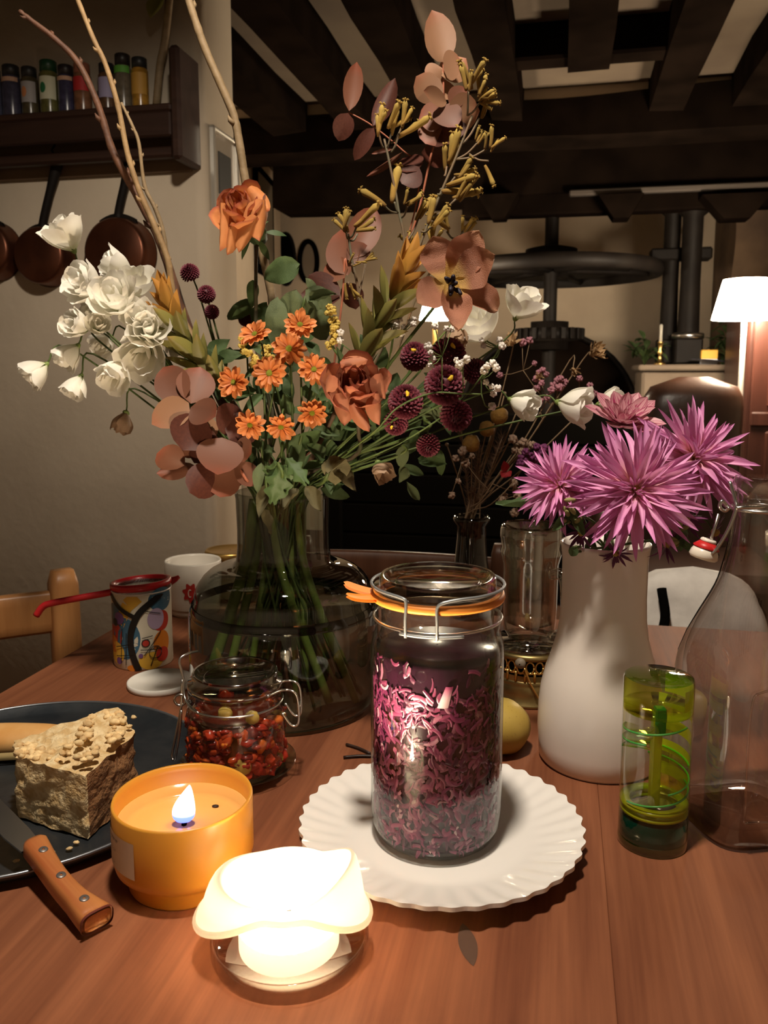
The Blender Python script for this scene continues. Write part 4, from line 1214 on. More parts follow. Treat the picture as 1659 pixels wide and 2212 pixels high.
# embossed panel outline
pn = [(-.036, -.0535, ho(1700)), (-.036, -.0535, ho(1480)), (-.024, -.0533, ho(1440)), (.024, -.0533, ho(1440)), (.036, -.0535, ho(1480)), (.036, -.0535, ho(1700)), (-.036, -.0535, ho(1700))]
MB().tube(spline(pn, 5), .0009, 6).obj('embossed_panel', M['botglass'], bot)
sw = MB()
zw = ho(1098)
rn = .0222
bw = bot.matrix_basis.inverted()
def loc(px, py, Y): return Matrix.Rotation(-math.radians(12), 3, 'Z') @ (P(px, py, Y) - bo)
sw.tube(curve_ring(rn, zw, 0, 360, 32), .0016, 7, cap=False)
sw.obj('neck_ring', M['steel'], bot)
a_ = loc(1574, 1096, BOY - .024); b_ = loc(1592, 1098, BOY - .03)
s1 = MB()
s1.tube(spline([loc(1576, 1040, BOY - .02), loc(1588, 1080, BOY - .026), loc(1590, 1098, BOY - .029), loc(1575, 1140, BOY - .03), loc(1552, 1180, BOY - .03), loc(1537, 1198, BOY - .03)], 6), .0015, 7)
s1.tube(spline([loc(1590, 1098, BOY - .03), loc(1610, 1096, BOY - .031), loc(1650, 1096, BOY - .025)], 4), .0016, 7)
s1.tube(spline([loc(1572, 1095, BOY - .015), loc(1560, 1082, BOY - .016), loc(1555, 1095, BOY - .016), loc(1566, 1104, BOY - .016), loc(1576, 1096, BOY - .018)], 5), .0015, 7)
s1.tube([loc(1552, 1110, BOY - .012), loc(1545, 1135, BOY - .012), loc(1536, 1166, BOY - .02)], .0013, 7)
s1.obj('swing_wire', M['steel'], bot)
sc_ = loc(1523, 1190, BOY - .02)
ax = (loc(1532, 1160, BOY - .02) - loc(1516, 1208, BOY - .02)).normalized()
Mx = Matrix.Translation(sc_) @ AX(ax)
k_ = mpx(1, BOY, .25)
so = MB().lathe([(.001, -17 * k_), (26 * k_, -17 * k_), (30 * k_, -12 * k_), (28 * k_, -2 * k_), (23 * k_, 8 * k_), (.001, 8 * k_)], 28).obj('stopper', mat('cream_porcelain', (.75, .68, .58), .25, coat=.3), bot, mtx=Mx)
MB().lathe([(26 * k_, 6 * k_), (27 * k_, 9 * k_), (17 * k_, 19 * k_), (.001, 20 * k_)], 28).obj('red_gasket', mat('red_rubber', (.5, .015, .015), .4), so)
MB().lathe([(.001, 19 * k_), (15 * k_, 19 * k_), (17 * k_, 22 * k_), (15 * k_, 26 * k_), (.001, 26 * k_)], 24).obj('stopper_knob', mat('cream_porcelain_knob', (.75, .68, .6), .25), so)
MB().lathe([(.001, 0), (6 * k_, 0), (6 * k_, 2 * k_), (.001, 2 * k_)], 16).obj('wire_hole', mat('hole_grey', (.1, .085, .07), .6), so, mtx=TR(0, -28 * k_, -4 * k_) @ RX(90))

# ------------------------------------------------------------------ small dark vase for the dried bunch
db = G(1016, 1330)
DY = db.y
dr = mpx(1, DY, .1)
dz = lambda row: hz(row, DY)
dv_ = thing('bottle_vase', 'small dark glass bottle vase with dried flowers', 'vase', db)
MB().lathe([(.001, 0), (44 * dr, 0), (48 * dr, .01), (46 * dr, dz(1260)), (36 * dr, dz(1215)), (31 * dr, dz(1160)), (31 * dr, dz(1135)), (38 * dr, dz(1126)), (40 * dr, dz(1119)), (36 * dr, dz(1114)), (30 * dr, dz(1120)), (27 * dr, dz(1160)), (40 * dr, dz(1265)), (.001, .01)], 40).obj('vase_body', glass('dark_grey_glass', (.4, .42, .42), (.1, .11, .11), 1.8, .02, 1.3), dv_)
# ================================================================== candles
kf = G(386, 1970)
KR = mpx(150, kf.y + .04, .075)
cbp = Vector((G(386, 1932).x, kf.y + .8 * KR, TZ))
KY = cbp.y
hk = lambda row: hz(row, KY)
zrim = hk(1716)
zft = .011
zsd = .019
yc = thing('jar_candle', 'burning candle in an orange yellow bowl', 'candle', cbp)
M['bowl'] = mat('matte_yellow_glaze', (.68, .30, .035), .36, spec=.5)
MB().lathe([(.001, .001), (KR * .78, 0), (KR * .8, .002), (KR * .8, zft), (KR * .84, zft + .003), (KR * .97, zsd), (KR, zsd + .006), (KR, zrim - .002), (KR * .985, zrim), (KR * .955, zrim - .001), (KR * .945, zrim - .006), (KR * .94, hk(1785) - .004), (.001, hk(1785) - .006)], 64).obj('bowl', M['bowl'], yc)
zwx = hk(1782)
MB().lathe([(KR * .94, zwx + .009), (KR * .92, zwx + .009), (KR * .885, zwx + .002), (KR * .8, zwx), (.001, zwx)], 56).obj('wax', mat('amber_wax', (.8, .42, .12), .12, spec=.6, sss=.2), yc)
MB().tube([(.0, 0, zwx - .002), (.001, 0, zwx + .006)], .0022, 6).obj('wick', M['black'], yc)
MB().blob((KR * .36, KR * .5, zwx + .001), (.003, .002, .001), 8, 5).obj('burnt_crumb', M['darkwood'], yc)
fw, fh = mpx(26, KY, .06), mpx(82, KY, .06) * 1.05
fl_m = emit('candle_flame', (1, 1, 1), 5.0, [(0, (.08, .1, .75)), (.22, (.1, .14, .9)), (.42, (1, .85, .75)), (1, (1, .9, .72))])
def flame(s, q):
    r = fw * (math.sin(math.pi * q ** .62)) ** .8 * (1 - .25 * q) + .0004
    return (r * math.cos(6.2832 * s) + .006 * q * q * math.sin(q * 2), r * math.sin(6.2832 * s) * .7, zwx + .002 + fh * q)
MB().grid(flame, 16, 16, True).obj('flame', fl_m, yc)
lamp('jar_candle_light', (cbp.x, cbp.y, TZ + zwx + .022), .07, (1.0, .62, .28), .006)
# label
lp = MB().grid(lambda s, q: ((KR + .0006) * math.sin(math.radians(-90 + 63 * s)), -(KR + .0006) * math.cos(math.radians(-90 + 63 * s)), zsd + .009 + (zrim - zsd - .022) * q), 16, 6)
lpo = lp.obj('paper_label', mat('cream_label', (.68, .58, .46), .7), yc)
pr_m = mat('faint_grey_print', (.44, .38, .31), .7)
random.seed(3)
zl0, zl1 = zsd + .009, zrim - .013
def txt(a, b, q0, q1):
    MB().grid(lambda s, q: ((KR + .0010) * math.sin(math.radians(a + (b - a) * s)), -(KR + .0010) * math.cos(math.radians(a + (b - a) * s)), zl0 + (zl1 - zl0) * (q0 + (q1 - q0) * q)), 3, 1).obj('print_mark', pr_m, lpo)
for i in range(6): txt(-74 + i * 4.6, -74 + i * 4.6 + 3.0, .79, .86)
for (q, n) in ((.55, 7), (.49, 6), (.40, 4), (.16, 6)):
    for i in range(n): txt(-76 + i * 4, -76 + i * 4 + random.uniform(1.5, 3), q, q + .025)

# ------------------------------------------------------------------ melted pillar candle on a glass dish
gd = G(627, 2052)
DYY = gd.y
DR = mpx(171, DYY, .005)
dish = thing('glass_dish', 'round clear glass dish under the melted candle', 'dish', gd)
dgl = glass('dish_glass', (.98, .95, .92), (.72, .6, .52), 1.8, .04, 1.5)
MB().lathe([(.001, .0), (DR * .93, .0), (DR * .98, .002), (DR, .008), (DR * .985, .015), (DR * .96, .016), (DR * .93, .013), (DR * .89, .006), (.001, .005)], 64).obj('dish_body', dgl, dish)
pc_ = thing('melted_candle', 'glowing melted pillar candle with drooping wax lobes', 'candle', (gd.x - .001, gd.y, TZ + .0065))
waxm = NT('glowing_wax')
wc = C(1.0, .95, .87)
waxm = waxm.done(waxm.n('MixShader', {0: .85, 1: waxm.n('BsdfDiffuse', {'Color': wc}).outputs[0], 2: waxm.n('BsdfTranslucent', {'Color': wc}).outputs[0]}).outputs[0])
CRr = mpx(108, DYY, .02)
htop = hz(1890, DYY) - .007
def lobe(th):
    d = math.degrees(th) % 360
    def bump(c, w):
        x = abs((d - c + 180) % 360 - 180) / w
        return max(0, 1 - x * x) ** 2 if x < 1 else 0
    return bump(186, 70), bump(354, 66), 0.0
def wax(inner):
    def fn(a, t):
        th = 2 * math.pi * a
        l1, l2, l3 = lobe(th)
        ext = .0012 + .025 * l1 + .019 * l2
        drop = .002 + .017 * l1 + .015 * l2
        if t < .5:
            k = t / .5
            r = CRr * (1 + .05 * k * k); z = (htop - .008) * k
            r *= 1 + .012 * math.sin(th * 3 + 1)
        else:
            k = (t - .5) / .5
            r = CRr * 1.05 + ext * math.sin(k * math.pi / 2)
            z = htop - .008 + .016 * math.sin(min(1, k * 1.6) * math.pi) * (.45 + .25 * l1 + 1.1 * l2) - drop * max(0, k - .3) / .7
        if inner:
            r -= .0035 if t < .98 else .001
            z += .0015 if t > .5 else .004
            if t < .5: z = max(z, .016)
        return (r * math.cos(th), r * math.sin(th), z)
    return fn
mb = MB().grid(wax(False), 72, 26, True)
f0 = wax(False); f1 = wax(True)
mb.tube([f0(i / 72, 1) for i in range(73)], .0022, 8, cap=False)
mb.grid(lambda a, t: (f0(a, 0)[0] * t, f0(a, 0)[1] * t, 0), 72, 2, True)
mb.grid(lambda a, t: (f0(a, 0)[0] * t * 1.003, f0(a, 0)[1] * t * 1.003, .016), 72, 2, True)
mb.obj('wax_body', waxm, pc_)
MB().tube([(0, 0, .015), (.001, .001, .03)], .0018, 6).obj('wick', M['black'], pc_)
def flame2(s, q):
    r = .0065 * (math.sin(math.pi * q ** .6)) ** .8 * (1 - .2 * q) + .0003
    return (r * math.cos(6.2832 * s), r * math.sin(6.2832 * s), .024 + .034 * q)
MB().grid(flame2, 14, 14, True).obj('flame', emit('pillar_flame', (1, .85, .6), 40.0), pc_)
lamp('melted_candle_light', (gd.x - .001, gd.y, TZ + .036), 24.0, (1.0, .78, .52), .009)

# ================================================================== cake, tray, knife
a1_, a2_ = G(0, 1902, .01), G(222, 1838, .01)
mid = (a1_ + a2_) / 2
dd = (a2_ - a1_); L_ = dd.length; nn_ = Vector((-dd.y, dd.x, 0)).normalized()
TRY = .175
cen = mid + nn_ * math.sqrt(TRY ** 2 - (L_ / 2) ** 2)
ty = thing('cake_tray', 'dark round metal tray under the cake slice', 'tray', (cen.x, cen.y, TZ))
trm = mat('dark_blue_metal', (.035, .042, .05), .35, (.06, .065, .07), 30.0, .15, 80.0, metal=.6)
MB().lathe([(.001, .004), (TRY * .9, .004), (TRY * .94, .006), (TRY * .985, .012), (TRY, .0135), (TRY * 1.005, .012), (TRY * .97, .004), (TRY * .93, .0), (.001, .0)], 80).obj('tray_body', trm, ty)
MB().tube(curve_ring(TRY * 1.0, .0125, 0, 360, 80), .0016, 6, cap=False).obj('tray_rim', mat('tray_rim_metal', (.25, .27, .3), .3, metal=.8), ty)
hT = .006
foot = [G(190, 1812, hT), G(298, 1716, hT), G(262, 1672, hT), G(40, 1730, hT), G(42, 1766, hT)]
cakec = sum(foot, Vector()) / 5
cakec.z = TZ + hT
ck = thing('cake_slice', 'crumble topped cake slice on the dark tray', 'cake', cakec)
F1, F2, F3, F4, F5 = [p - cakec for p in foot]
ring_pts = []
corners = [F1, F2, F3, F4, F5]
N_ = 14
for k in range(5):
    for i in range(N_): ring_pts.append(corners[k].lerp(corners[(k + 1) % 5], i / N_))
chh = .056
cm_ = NT('cake_crumb')
co = cm_.coord()
sxu = cm_.n('SeparateXYZ', {0: cm_.n('UVMap').outputs[0]}).outputs[0]
crust = cm_.mix(cm_.noise(co, 180.0), C(.20, .085, .03), C(.36, .18, .07))
crumb = cm_.mix(cm_.ramp(cm_.noise(co, 110.0, 6.0), [(.4, C(0, 0, 0)), (.62, C(1, 1, 1))]), C(.62, .42, .19), C(.82, .65, .38))
cc = cm_.mix(cm_.ramp(sxu, [(.45, C(0, 0, 0)), (.55, C(1, 1, 1))]), crumb, crust)
bp = cm_.n('Bump', {'Strength': .9, 'Distance': .004, 'Height': cm_.noise(co, 220.0, 8.0)}).outputs[0]
cm_ = cm_.done(cm_.n('BsdfPrincipled', {'Base Color': cc, 'Roughness': .9, 'Normal': bp}).outputs[0])
NR_ = len(ring_pts)
def ckf(a, t):
    i = int(round(a * NR_)) % NR_
    p = ring_pts[i]
    hloc = chh * (1 + .22 * max(0, min(1, (i - 8) / 20 if i < 30 else (44 - i) / 14)))
    q = Vector((p.x, p.y, hloc * t))
    nz = noise.noise(q * 70) * .0035 + noise.noise(q * 180) * .002
    k = 1 + nz / max(.01, Vector((p.x, p.y)).length)
    return (q.x * k, q.y * k, q.z + (noise.noise(q * 90) * .003 if t > .9 else 0))
mb = MB().grid(ckf, NR_, 22, True, uvf=lambda a, t: (1.0 if .01 < a < .41 else 0.0, t))
def cktop(a, t):
    e = ckf(a, 1)
    q = Vector((e[0] * (1 - t), e[1] * (1 - t), 0))
    z = e[2] * (1 - t) + (chh * 1.08) * t
    return (q.x, q.y, z + noise.noise(q * 110) * .004 * min(1, t * 4))
mb.grid(cktop, NR_, 12, True, uvf=lambda a, t: (0.0, t))
mb.obj('cake_body', cm_, ck)
random.seed(21)
crm = mat('crumble_topping', (.84, .63, .33), .85, (.62, .4, .18), 140.0, .6, 200.0, var=.4)
for k in range(120):
    w = [random.random() for _ in range(5)]; s = sum(w)
    p = sum((c * (x / s) for c, x in zip(corners, w)), Vector()) * 1.9
    if k < 75: p = corners[k % 5].lerp(corners[(k + 1) % 5], random.random()) * random.uniform(.72, .97)
    r = random.uniform(.0018, .0042)
    MB().blob((p.x, p.y, chh * (1 + .16 * (1 if p.x > 0 else 0)) + r * .35), (r * 1.2, r, r * .8), 8, 6, .5, 2.0, k * 2.1).obj('crumble', crm, ck)
for k, (px, py, lab) in enumerate(((150, 1835, 'cake crumb nearest the tray rim, under the slice corner'), (112, 1842, 'cake crumb right of the knife handle'), (28, 1812, 'cake crumb at the left edge, beside the knife blade'), (165, 1822, 'cake crumb closest to the front corner of the slice'), (36, 1862, 'lowest cake crumb on the tray, left of the knife'))):
    q = G(px, py, .006)
    tag(MB().blob((0, 0, .001), (.0028, .002, .0014), 7, 5, .5, 2.0, k).obj('cake_crumb', crm, loc=q), lab, 'crumb', 'crumbs on the tray')
# bread roll
bq = G(20, 1640, .006)
br = thing('bread_finger', 'golden bread stick behind the cake slice', 'bread', (bq.x, bq.y + .01, TZ + .006), math.radians(2))
brm = mat('bread_crust', (.62, .30, .08), .55, (.72, .42, .16), 25.0, .2, 60.0)
def brf(a, t):
    th = 2 * math.pi * a
    x = -.14 + .205 * t
    k = (1 - abs(2 * t - 1) ** 6) ** .5
    y = .021 * math.cos(th) * k; z = .0155 + .0165 * math.sin(th) * k
    y += .002 * noise.noise(Vector((x * 30, math.cos(th), math.sin(th))))
    return (x, y, max(0, z))
MB().grid(brf, 24, 28, True).obj('loaf', brm, br)
sc = mat('pale_bread', (.6, .45, .2), .8)
MB().grid(lambda a, t: (-.12 + .165 * a, -.0215 + .002 * math.sin(a * 9) - .001 * math.sin(t * 3.14), .004 + .008 * t), 16, 3).obj('pale_seam', sc, br)

# knife
k0, k1 = G(212, 1988, .011), G(66, 1826, .026)
kd = (k1 - k0); kL = kd.length
Kx = kd.normalized(); Kz = Vector((0, 0, 1)); Ky = Kz.cross(Kx).normalized(); Kz = Kx.cross(Ky)
Km = Matrix((Kx, Ky, Kz)).transposed().to_4x4(); Km.translation = k0
kn = thing('kitchen_knife', 'knife with riveted orange wooden handle resting on the tray edge', 'knife', mtx=Km)
def khf(a, t):
    th = 2 * math.pi * a
    w = .0102 - .0025 * math.sin(t * 3.1) + .003 * max(0, .25 - t) * 4 * .9
    h = .0085
    e = 1 if .03 < t < .985 else .8
    cx = (abs(math.cos(th)) ** .6) * math.copysign(1, math.cos(th)); sx_ = (abs(math.sin(th)) ** .6) * math.copysign(1, math.sin(th))
    return (kL * t, cx * w * e + .003 * math.sin(t * 4), sx_ * h * e)
kw = wood('knife_handle_wood', (.38, .10, .03), (.62, .27, .08), 0, 1.0, .4, 40.0, .3, False)
mb = MB().grid(khf, 24, 24, True)
for q in (0, 24): mb.face([q * 24 + i for i in range(24)])
mb.obj('handle', kw, kn)
mb = MB().grid(lambda a, t: (khf(a, .02 * t)[0] - .0005, khf(a, .045)[1] * 1.02, khf(a, .045)[2] * 1.02), 24, 2, True)
mb.obj('butt_cap', mat('dark_red_butt', (.13, .03, .022), .35), kn)
for t in (.16, .47, .8):
    MB().lathe([(.001, .0090), (.0032, .0090), (.0036, .0085), (.0036, .007)], 16).obj('rivet', mat('grey_rivet_%d' % int(t * 100), (.2, .18, .17), .4, metal=.6), kn, mtx=TR(kL * t, .003 * math.sin(t * 4), 0))
bl = MB()
b = bl.mark()
for (x, y0_, y1_) in ((kL - .004, -.007, .009), (kL + .02, -.008, .012), (kL + .09, -.006, .013), (kL + .13, .006, .010)):
    for z in (-.0008, .0008): bl.vert((x, y0_, z)); bl.vert((x, y1_, z))
for i in range(3):
    o_ = b + i * 4
    for q in ((0, 1, 5, 4), (2, 6, 7, 3), (0, 4, 6, 2), (1, 3, 7, 5)): bl.face([o_ + j for j in q], False)
bl.obj('blade', M['steel'], kn)

# twigs lying on the table
for (a, b, lab) in (((748, 1608), (800, 1628), 'dark dry twig on the table left of the plate'), ((742, 1636), (812, 1634), 'second dry twig on the table touching the plate')):
    p0, p1 = G(*a, .002), G(*b, .002)
    tag(MB().tube(spline([Vector(), (p1 - p0) * .5 + Vector((0, .002, 0)), p1 - p0], 4), .0016, 6).obj('dry_twig', M['darkwood'], loc=p0), lab, 'twig')
# dark scorch mark in the wood
sm = G(1006, 2040)
mb = MB().grid(lambda s, q: (.0065 * math.sin(math.pi * q) ** .8 * (s - .5) * 2 + .003 * q, -.022 + .044 * q, .0003), 6, 12)
so = mb.obj('scorch_mark', mat('scorched_wood', (.085, .045, .028), .5), loc=(sm.x, sm.y, TZ))
so.parent = None
so.rotation_euler = (0, 0, math.radians(8))
tag(so, 'dark leaf shaped mark on the table front', 'mark')
# ================================================================== flowers: shared pieces
NC = Vector((vb.x, vb.y, TZ + ztp))

def cup_petal(name, R, H, span, m, flare=0.0, ruf=0.0, seed=0, spiral=0.0, n=8, mm=8, top=.28, close=0.0):
    """piece of a flower cup: base at the origin, opening along +Z, centred on azimuth 0"""
    def fn(a, t):
        s = a * 2 - 1
        tt = t * (1 - top * abs(s) ** 3)
        r = R * (.12 + .88 * math.sin(math.pi / 2 * min(1, tt * 1.35)) - close * max(0, tt - .5)) + flare * max(0, tt - .55) ** 2 * 5
        r *= 1 + spiral * s
        r += ruf * math.sin(s * 8 + seed * 2.1) * tt ** 3
        ph = s * span * (.45 + .55 * math.sin(min(1, tt * 1.5) * math.pi / 2))
        z = H * tt + ruf * .8 * math.sin(s * 6 + seed) * tt ** 4 - flare * 1.6 * max(0, tt - .75) ** 2 * 4
        return (r * math.cos(ph), r * math.sin(ph), z)
    return MB().grid(fn, n, mm).mesh(name, m)

def unit_leaf(name, m, **k):
    return leaf_mesh(name, 1.0, 1.0, m, **k)

def leaf_at(me, name, parent, org, p0, p1, w, nrm, roll=0.0):
    """unit leaf stretched from p0 to p1 (world), width w, upper side towards nrm; org = parent's world origin"""
    y = (p1 - p0); L = y.length; y = y.normalized()
    z = Vector(nrm); z = z - y * z.dot(y)
    z = z.normalized() if z.length > 1e-4 else y.orthogonal().normalized()
    x = y.cross(z)
    mt = Matrix((x * w, y * L, z * L)).transposed().to_4x4()
    if roll: mt = mt @ RY(roll)
    mt.translation = p0 - org
    return inst(me, name, parent, mtx=mt)

CAMP = Vector((0, 0, EYE))
def toward(p): return (CAMP - p).normalized()

_sr = random.Random(99)
def stem_path(head, axis, back=.03, spread=.75, bottom=True):
    """from a flower head through the neck of the big vase down into the water"""
    head = Vector(head); ax = Vector(axis).normalized()
    d = Vector((head.x - NC.x, head.y - NC.y, 0))
    d = d.normalized() if d.length > 1e-3 else Vector((0, -1, 0))
    sd = Vector((-d.y, d.x, 0))
    nk = NC + d * NR * spread * _sr.uniform(.2, .95) + sd * NR * _sr.uniform(-.45, .45)
    p1 = head - ax * back
    md = p1.lerp(nk, .5) + Vector((0, 0, .012)) + d * .008
    pts = [head, p1, md, nk]
    bt = vb - d * VR * _sr.uniform(.15, .75) + sd * VR * _sr.uniform(-.5, .5)
    kn_ = nk.lerp(Vector((bt.x, bt.y, TZ + .02)), .3)
    kk = Vector((kn_.x - vb.x, kn_.y - vb.y, 0))
    if kk.length > NR * .8: kn_ = Vector((vb.x, vb.y, kn_.z)) + kk.normalized() * NR * .8
    kn_.z = TZ + znk
    if bottom: pts += [kn_, Vector((bt.x, bt.y, TZ + .018))]
    else: pts += [kn_, Vector((kn_.x, kn_.y, TZ + znk - .03))]
    return spline(pts, 5)

def flower(name, label, cat, group, head, axis, r_stem=.0016, m_stem=None, back=.03, bottom=True, path=None):
    pts = path or stem_path(head, axis, back, bottom=bottom)
    root = pts[-1].copy()
    t = thing(name, label, cat, root, 0, group)
    n = len(pts)
    MB().tube([p - root for p in pts], [r_stem * (.75 + .5 * i / n) for i in range(n)], 6).obj('stem', m_stem or M['stem'], t)
    return t, root

def head_mtx(root, head, axis, roll=0): return Matrix.Translation(Vector(head) - root) @ AX(axis, roll)

# ------------------------------------------------------------------ lisianthus
M['white_petal'] = mat('white_petal', (.9, .88, .8), .55, grad=[(0, (.62, .68, .34)), (.25, (.9, .88, .76)), (1, (.94, .91, .84))], trans=.32)
M['calyx'] = mat('pale_green_calyx', (.22, .30, .08), .5, trans=.2)
lis = [[cup_petal('petal', .20, .95, 1.3, M['white_petal'], .0, .018, s, .25) for s in range(2)],
       [cup_petal('petal', .35, 1.0, 1.05, M['white_petal'], .01, .028, s, .16) for s in range(2, 5)],
       [cup_petal('petal', .48, .96, .92, M['white_petal'], .07, .03, s, .12) for s in range(5, 9)]]
sep = leaf_mesh('sepal', .45, .07, M['calyx'], bend=.5)
def lisianthus(px, py, size, dy, axis, label, group, openness=1.0, seed=0, stem=True):
    Y = VY + dy
    c = P(px, py, Y); ax = Vector(axis).normalized()
    k = mpx(size, Y, c.z - TZ) * .9
    base = c - ax * k * .5
    t, root = flower('lisianthus', label, 'flower', group, base, ax, .0013)
    rnd = random.Random(seed + 1000)
    hm = head_mtx(root, base, ax, rnd.uniform(0, 360)) @ SC(k)
    hd = MB().lathe([(.02, -.1), (.07, -.06), (.10, .02), (.09, .10), (.02, .13)], 12).obj('flower_head', M['calyx'], t, mtx=hm)
    for ring, n, tilt in ((0, 3, 0), (1, 4, 3), (2, 5, 9)):
        for i in range(n):
            me = rnd.choice(lis[ring])
            a = 360 * i / n + ring * 37 + rnd.uniform(-9, 9)
            o = openness if ring == 2 else (.5 + openness / 2)
            inst(me, 'petal', hd, mtx=RZ(a) @ RY(tilt * o + rnd.uniform(-5, 5)) @ SC(o * rnd.uniform(.94, 1.06), o * rnd.uniform(.95, 1.08), rnd.uniform(.9, 1.06)))
    for i in range(5):
        inst(sep, 'sepal', hd, mtx=RZ(72 * i) @ TR(0, .1, 0) @ RX(62))
    return t
GL = 'white lisianthus on the left'
GRr = 'white lisianthus on the right'
L = [
 (140, 506, 84, .00, (-.35, -.35, .85), 'highest white bloom, in front of the copper pan', GL, 1.0),
 (252, 578, 80, .02, (-.75, -.45, .35), 'white bloom in side view at the top of the left cluster', GL, .9),
 (184, 612, 84, -.03, (-.55, -.75, .3), 'white bloom with ragged edge at the upper left of the cluster', GL, 1.0),
 (288, 612, 76, .0, (.1, -.55, .8), 'white bloom touching the orange tipped bracts', GL, 1.0),
 (248, 642, 88, -.05, (-.05, -.85, .5), 'white bloom with spiral heart in the cluster centre', GL, 1.0),
 (212, 672, 66, -.01, (-.3, -.8, -.2), 'white bloom tucked under the spiral hearted one', GL, .9),
 (168, 702, 66, -.04, (-.5, -.8, .2), 'white bloom of the pair at the cluster left', GL, .9),
 (212, 702, 58, -.045, (.3, -.8, .3), 'white half open bloom of the pair at the cluster left', GL, .75),
 (300, 682, 68, -.05, (.05, -.9, .4), 'round white rosette bloom right of the cluster', GL, .95),
 (320, 712, 78, -.055, (.2, -.85, .3), 'white bloom just under the round rosette', GL, 1.0),
 (308, 766, 88, -.05, (.0, -.75, -.35), 'broad white bloom above the rust coloured leaves', GL, 1.1),
 (148, 768, 68, -.02, (-.5, -.4, -.65), 'white hanging bloom between the two lowest left ones', GL, .85),
 (78, 806, 66, -.02, (-.6, -.35, -.6), 'leftmost white hanging bloom', GL, .9),
 (163, 834, 62, -.03, (-.3, -.45, -.75), 'lowest small white bloom on the left', GL, .8),
 (250, 808, 76, -.05, (-.25, -.7, -.5), 'white bloom hanging alone below the cluster', GL, .95),
 (376, 746, 46, -.01, (.3, -.6, -.4), 'small white bloom beside the green bracts', GL, .8),
 (225, 742, 60, .03, (-.2, -.6, -.3), 'shaded white bloom deep in the left cluster', GL, .8),
 (1130, 656, 82, -.02, (.35, -.45, .8), 'upright white bloom right of the tulip', GRr, 1.0),
 (1032, 702, 92, .01, (-.35, -.45, .55), 'white bloom directly under the tulip', GRr, 1.05),
 (1128, 872, 72, -.06, (.7, -.6, -.25), 'round white bud at the middle right', GRr, .8),
 (1242, 876, 88, -.08, (.75, -.55, -.15), 'white bloom left of the striped pink dahlia', GRr, .9),
 (1318, 868, 60, -.04, (.8, -.5, .2), 'white bloom hidden behind the striped pink dahlia', GRr, .85),
]
for i, a in enumerate(L): lisianthus(*a, seed=i)
# white bloom hanging low, its shade painted in as peach
M['peach_petal'] = mat('shaded_dried_petal', (.5, .34, .22), .6, (.38, .24, .15), 40.0, trans=.3)
pe_ = [cup_petal('petal', .5, 1.0, 1.0, M['peach_petal'], .0, .05, s, .15, close=.3) for s in range(3)]
def wilted(px, py, size, dy, axis, label):  # also draws the white bloom whose shade is painted peach
    Y = VY + dy; c = P(px, py, Y); ax = Vector(axis).normalized(); k = mpx(size, Y, .25) * .7
    base = c - ax * k * .5
    t, root = flower('shaded_dried_bloom', label, 'flower', None, base, ax, .0012)
    hd = MB().lathe([(.02, -.1), (.14, -.05), (.17, .05), (.02, .2)], 12).obj('flower_head', M['calyx'], t, mtx=head_mtx(root, base, ax) @ SC(k))
    for i in range(6):
        inst(pe_[i % 3], 'petal', hd, mtx=RZ(60 * i) @ SC(1 - .3 * (i % 2), 1 - .3 * (i % 2), 1))
wilted(265, 912, 66, .0, (-.25, -.3, -.85), 'shaded white bloom alone at the lower left, shade painted as peach')
wilted(825, 1016, 70, -.05, (.3, -.6, -.5), 'dried tan flower hanging right of the vase neck')
wilted(990, 728, 66, -.01, (-.1, -.6, -.5), 'peach tinted bloom below the tulip')

# ------------------------------------------------------------------ orange chrysanthemums
M['orange_petal'] = mat('orange_petal', (.6, .2, .05), .55, grad=[(0, (.38, .09, .02)), (.4, (.62, .19, .045)), (1, (.70, .27, .09))], trans=.22, var=.35)
M['lime'] = mat('lime_centre', (.38, .40, .03), .6, (.28, .34, .02), 300.0, .8, 500.0)
och = [leaf_mesh('petal', 1.0, w, M['orange_petal'], bend=b, cup=.4, wpos=.68, pw=.55, base=.25, seed=s, n=4, mm=7) for s, (w, b) in enumerate(((.44, .3), (.40, -.2), (.46, .55), (.42, .05)))]
O = [(550, 722, 68, 'orange daisy beside the yellow statice', (-.15, -.8, .5)), (648, 702, 72, 'uppermost orange daisy, right one', (.1, -.85, .45)), (624, 753, 78, 'orange daisy with lime heart in the upper middle', (.05, -.95, .2)),
     (582, 806, 78, 'orange daisy in the middle of the group', (-.1, -.95, .1)), (505, 826, 74, 'leftmost orange daisy of the group', (-.25, -.9, .05)), (678, 798, 70, 'orange daisy touching the lower rose', (.1, -.85, .1)),
     (540, 918, 66, 'lower left orange daisy near the rust leaves', (-.15, -.85, -.2)), (607, 922, 68, 'lowest orange daisy in the middle', (.0, -.75, -.5)), (674, 892, 68, 'lower right orange daisy', (.1, -.8, -.3))]
for i, (px, py, s, lab, ax) in enumerate(O):
    rnd = random.Random(i + 50)
    Y = VY - .11 + rnd.uniform(-.012, .012)
    c = P(px, py, Y); k = mpx(s / 2, Y, c.z - TZ) * 1.04
    t, root = flower('orange_daisy', lab, 'flower', 'orange daisies in the bouquet', c, ax, .0013)
    hd = MB().blob((0, 0, .0), (.2, .2, .13), 14, 8, .15, 6.0).obj('flower_centre', M['lime'], t, mtx=head_mtx(root, c, ax, rnd.uniform(0, 360)) @ SC(k))
    for ring, n, L_, e in ((0, 13, .92, 4), (1, 10, .72, 24)):
        for j in range(n):
            inst(rnd.choice(och), 'petal', hd, mtx=RZ(360 * j / n + ring * 14 + rnd.uniform(-6, 6)) @ TR(0, .1, -.03 + ring * .05) @ RX(e + rnd.uniform(-12, 12)) @ RY(rnd.uniform(-14, 14)) @ SC(L_ * rnd.uniform(.9, 1.08)))

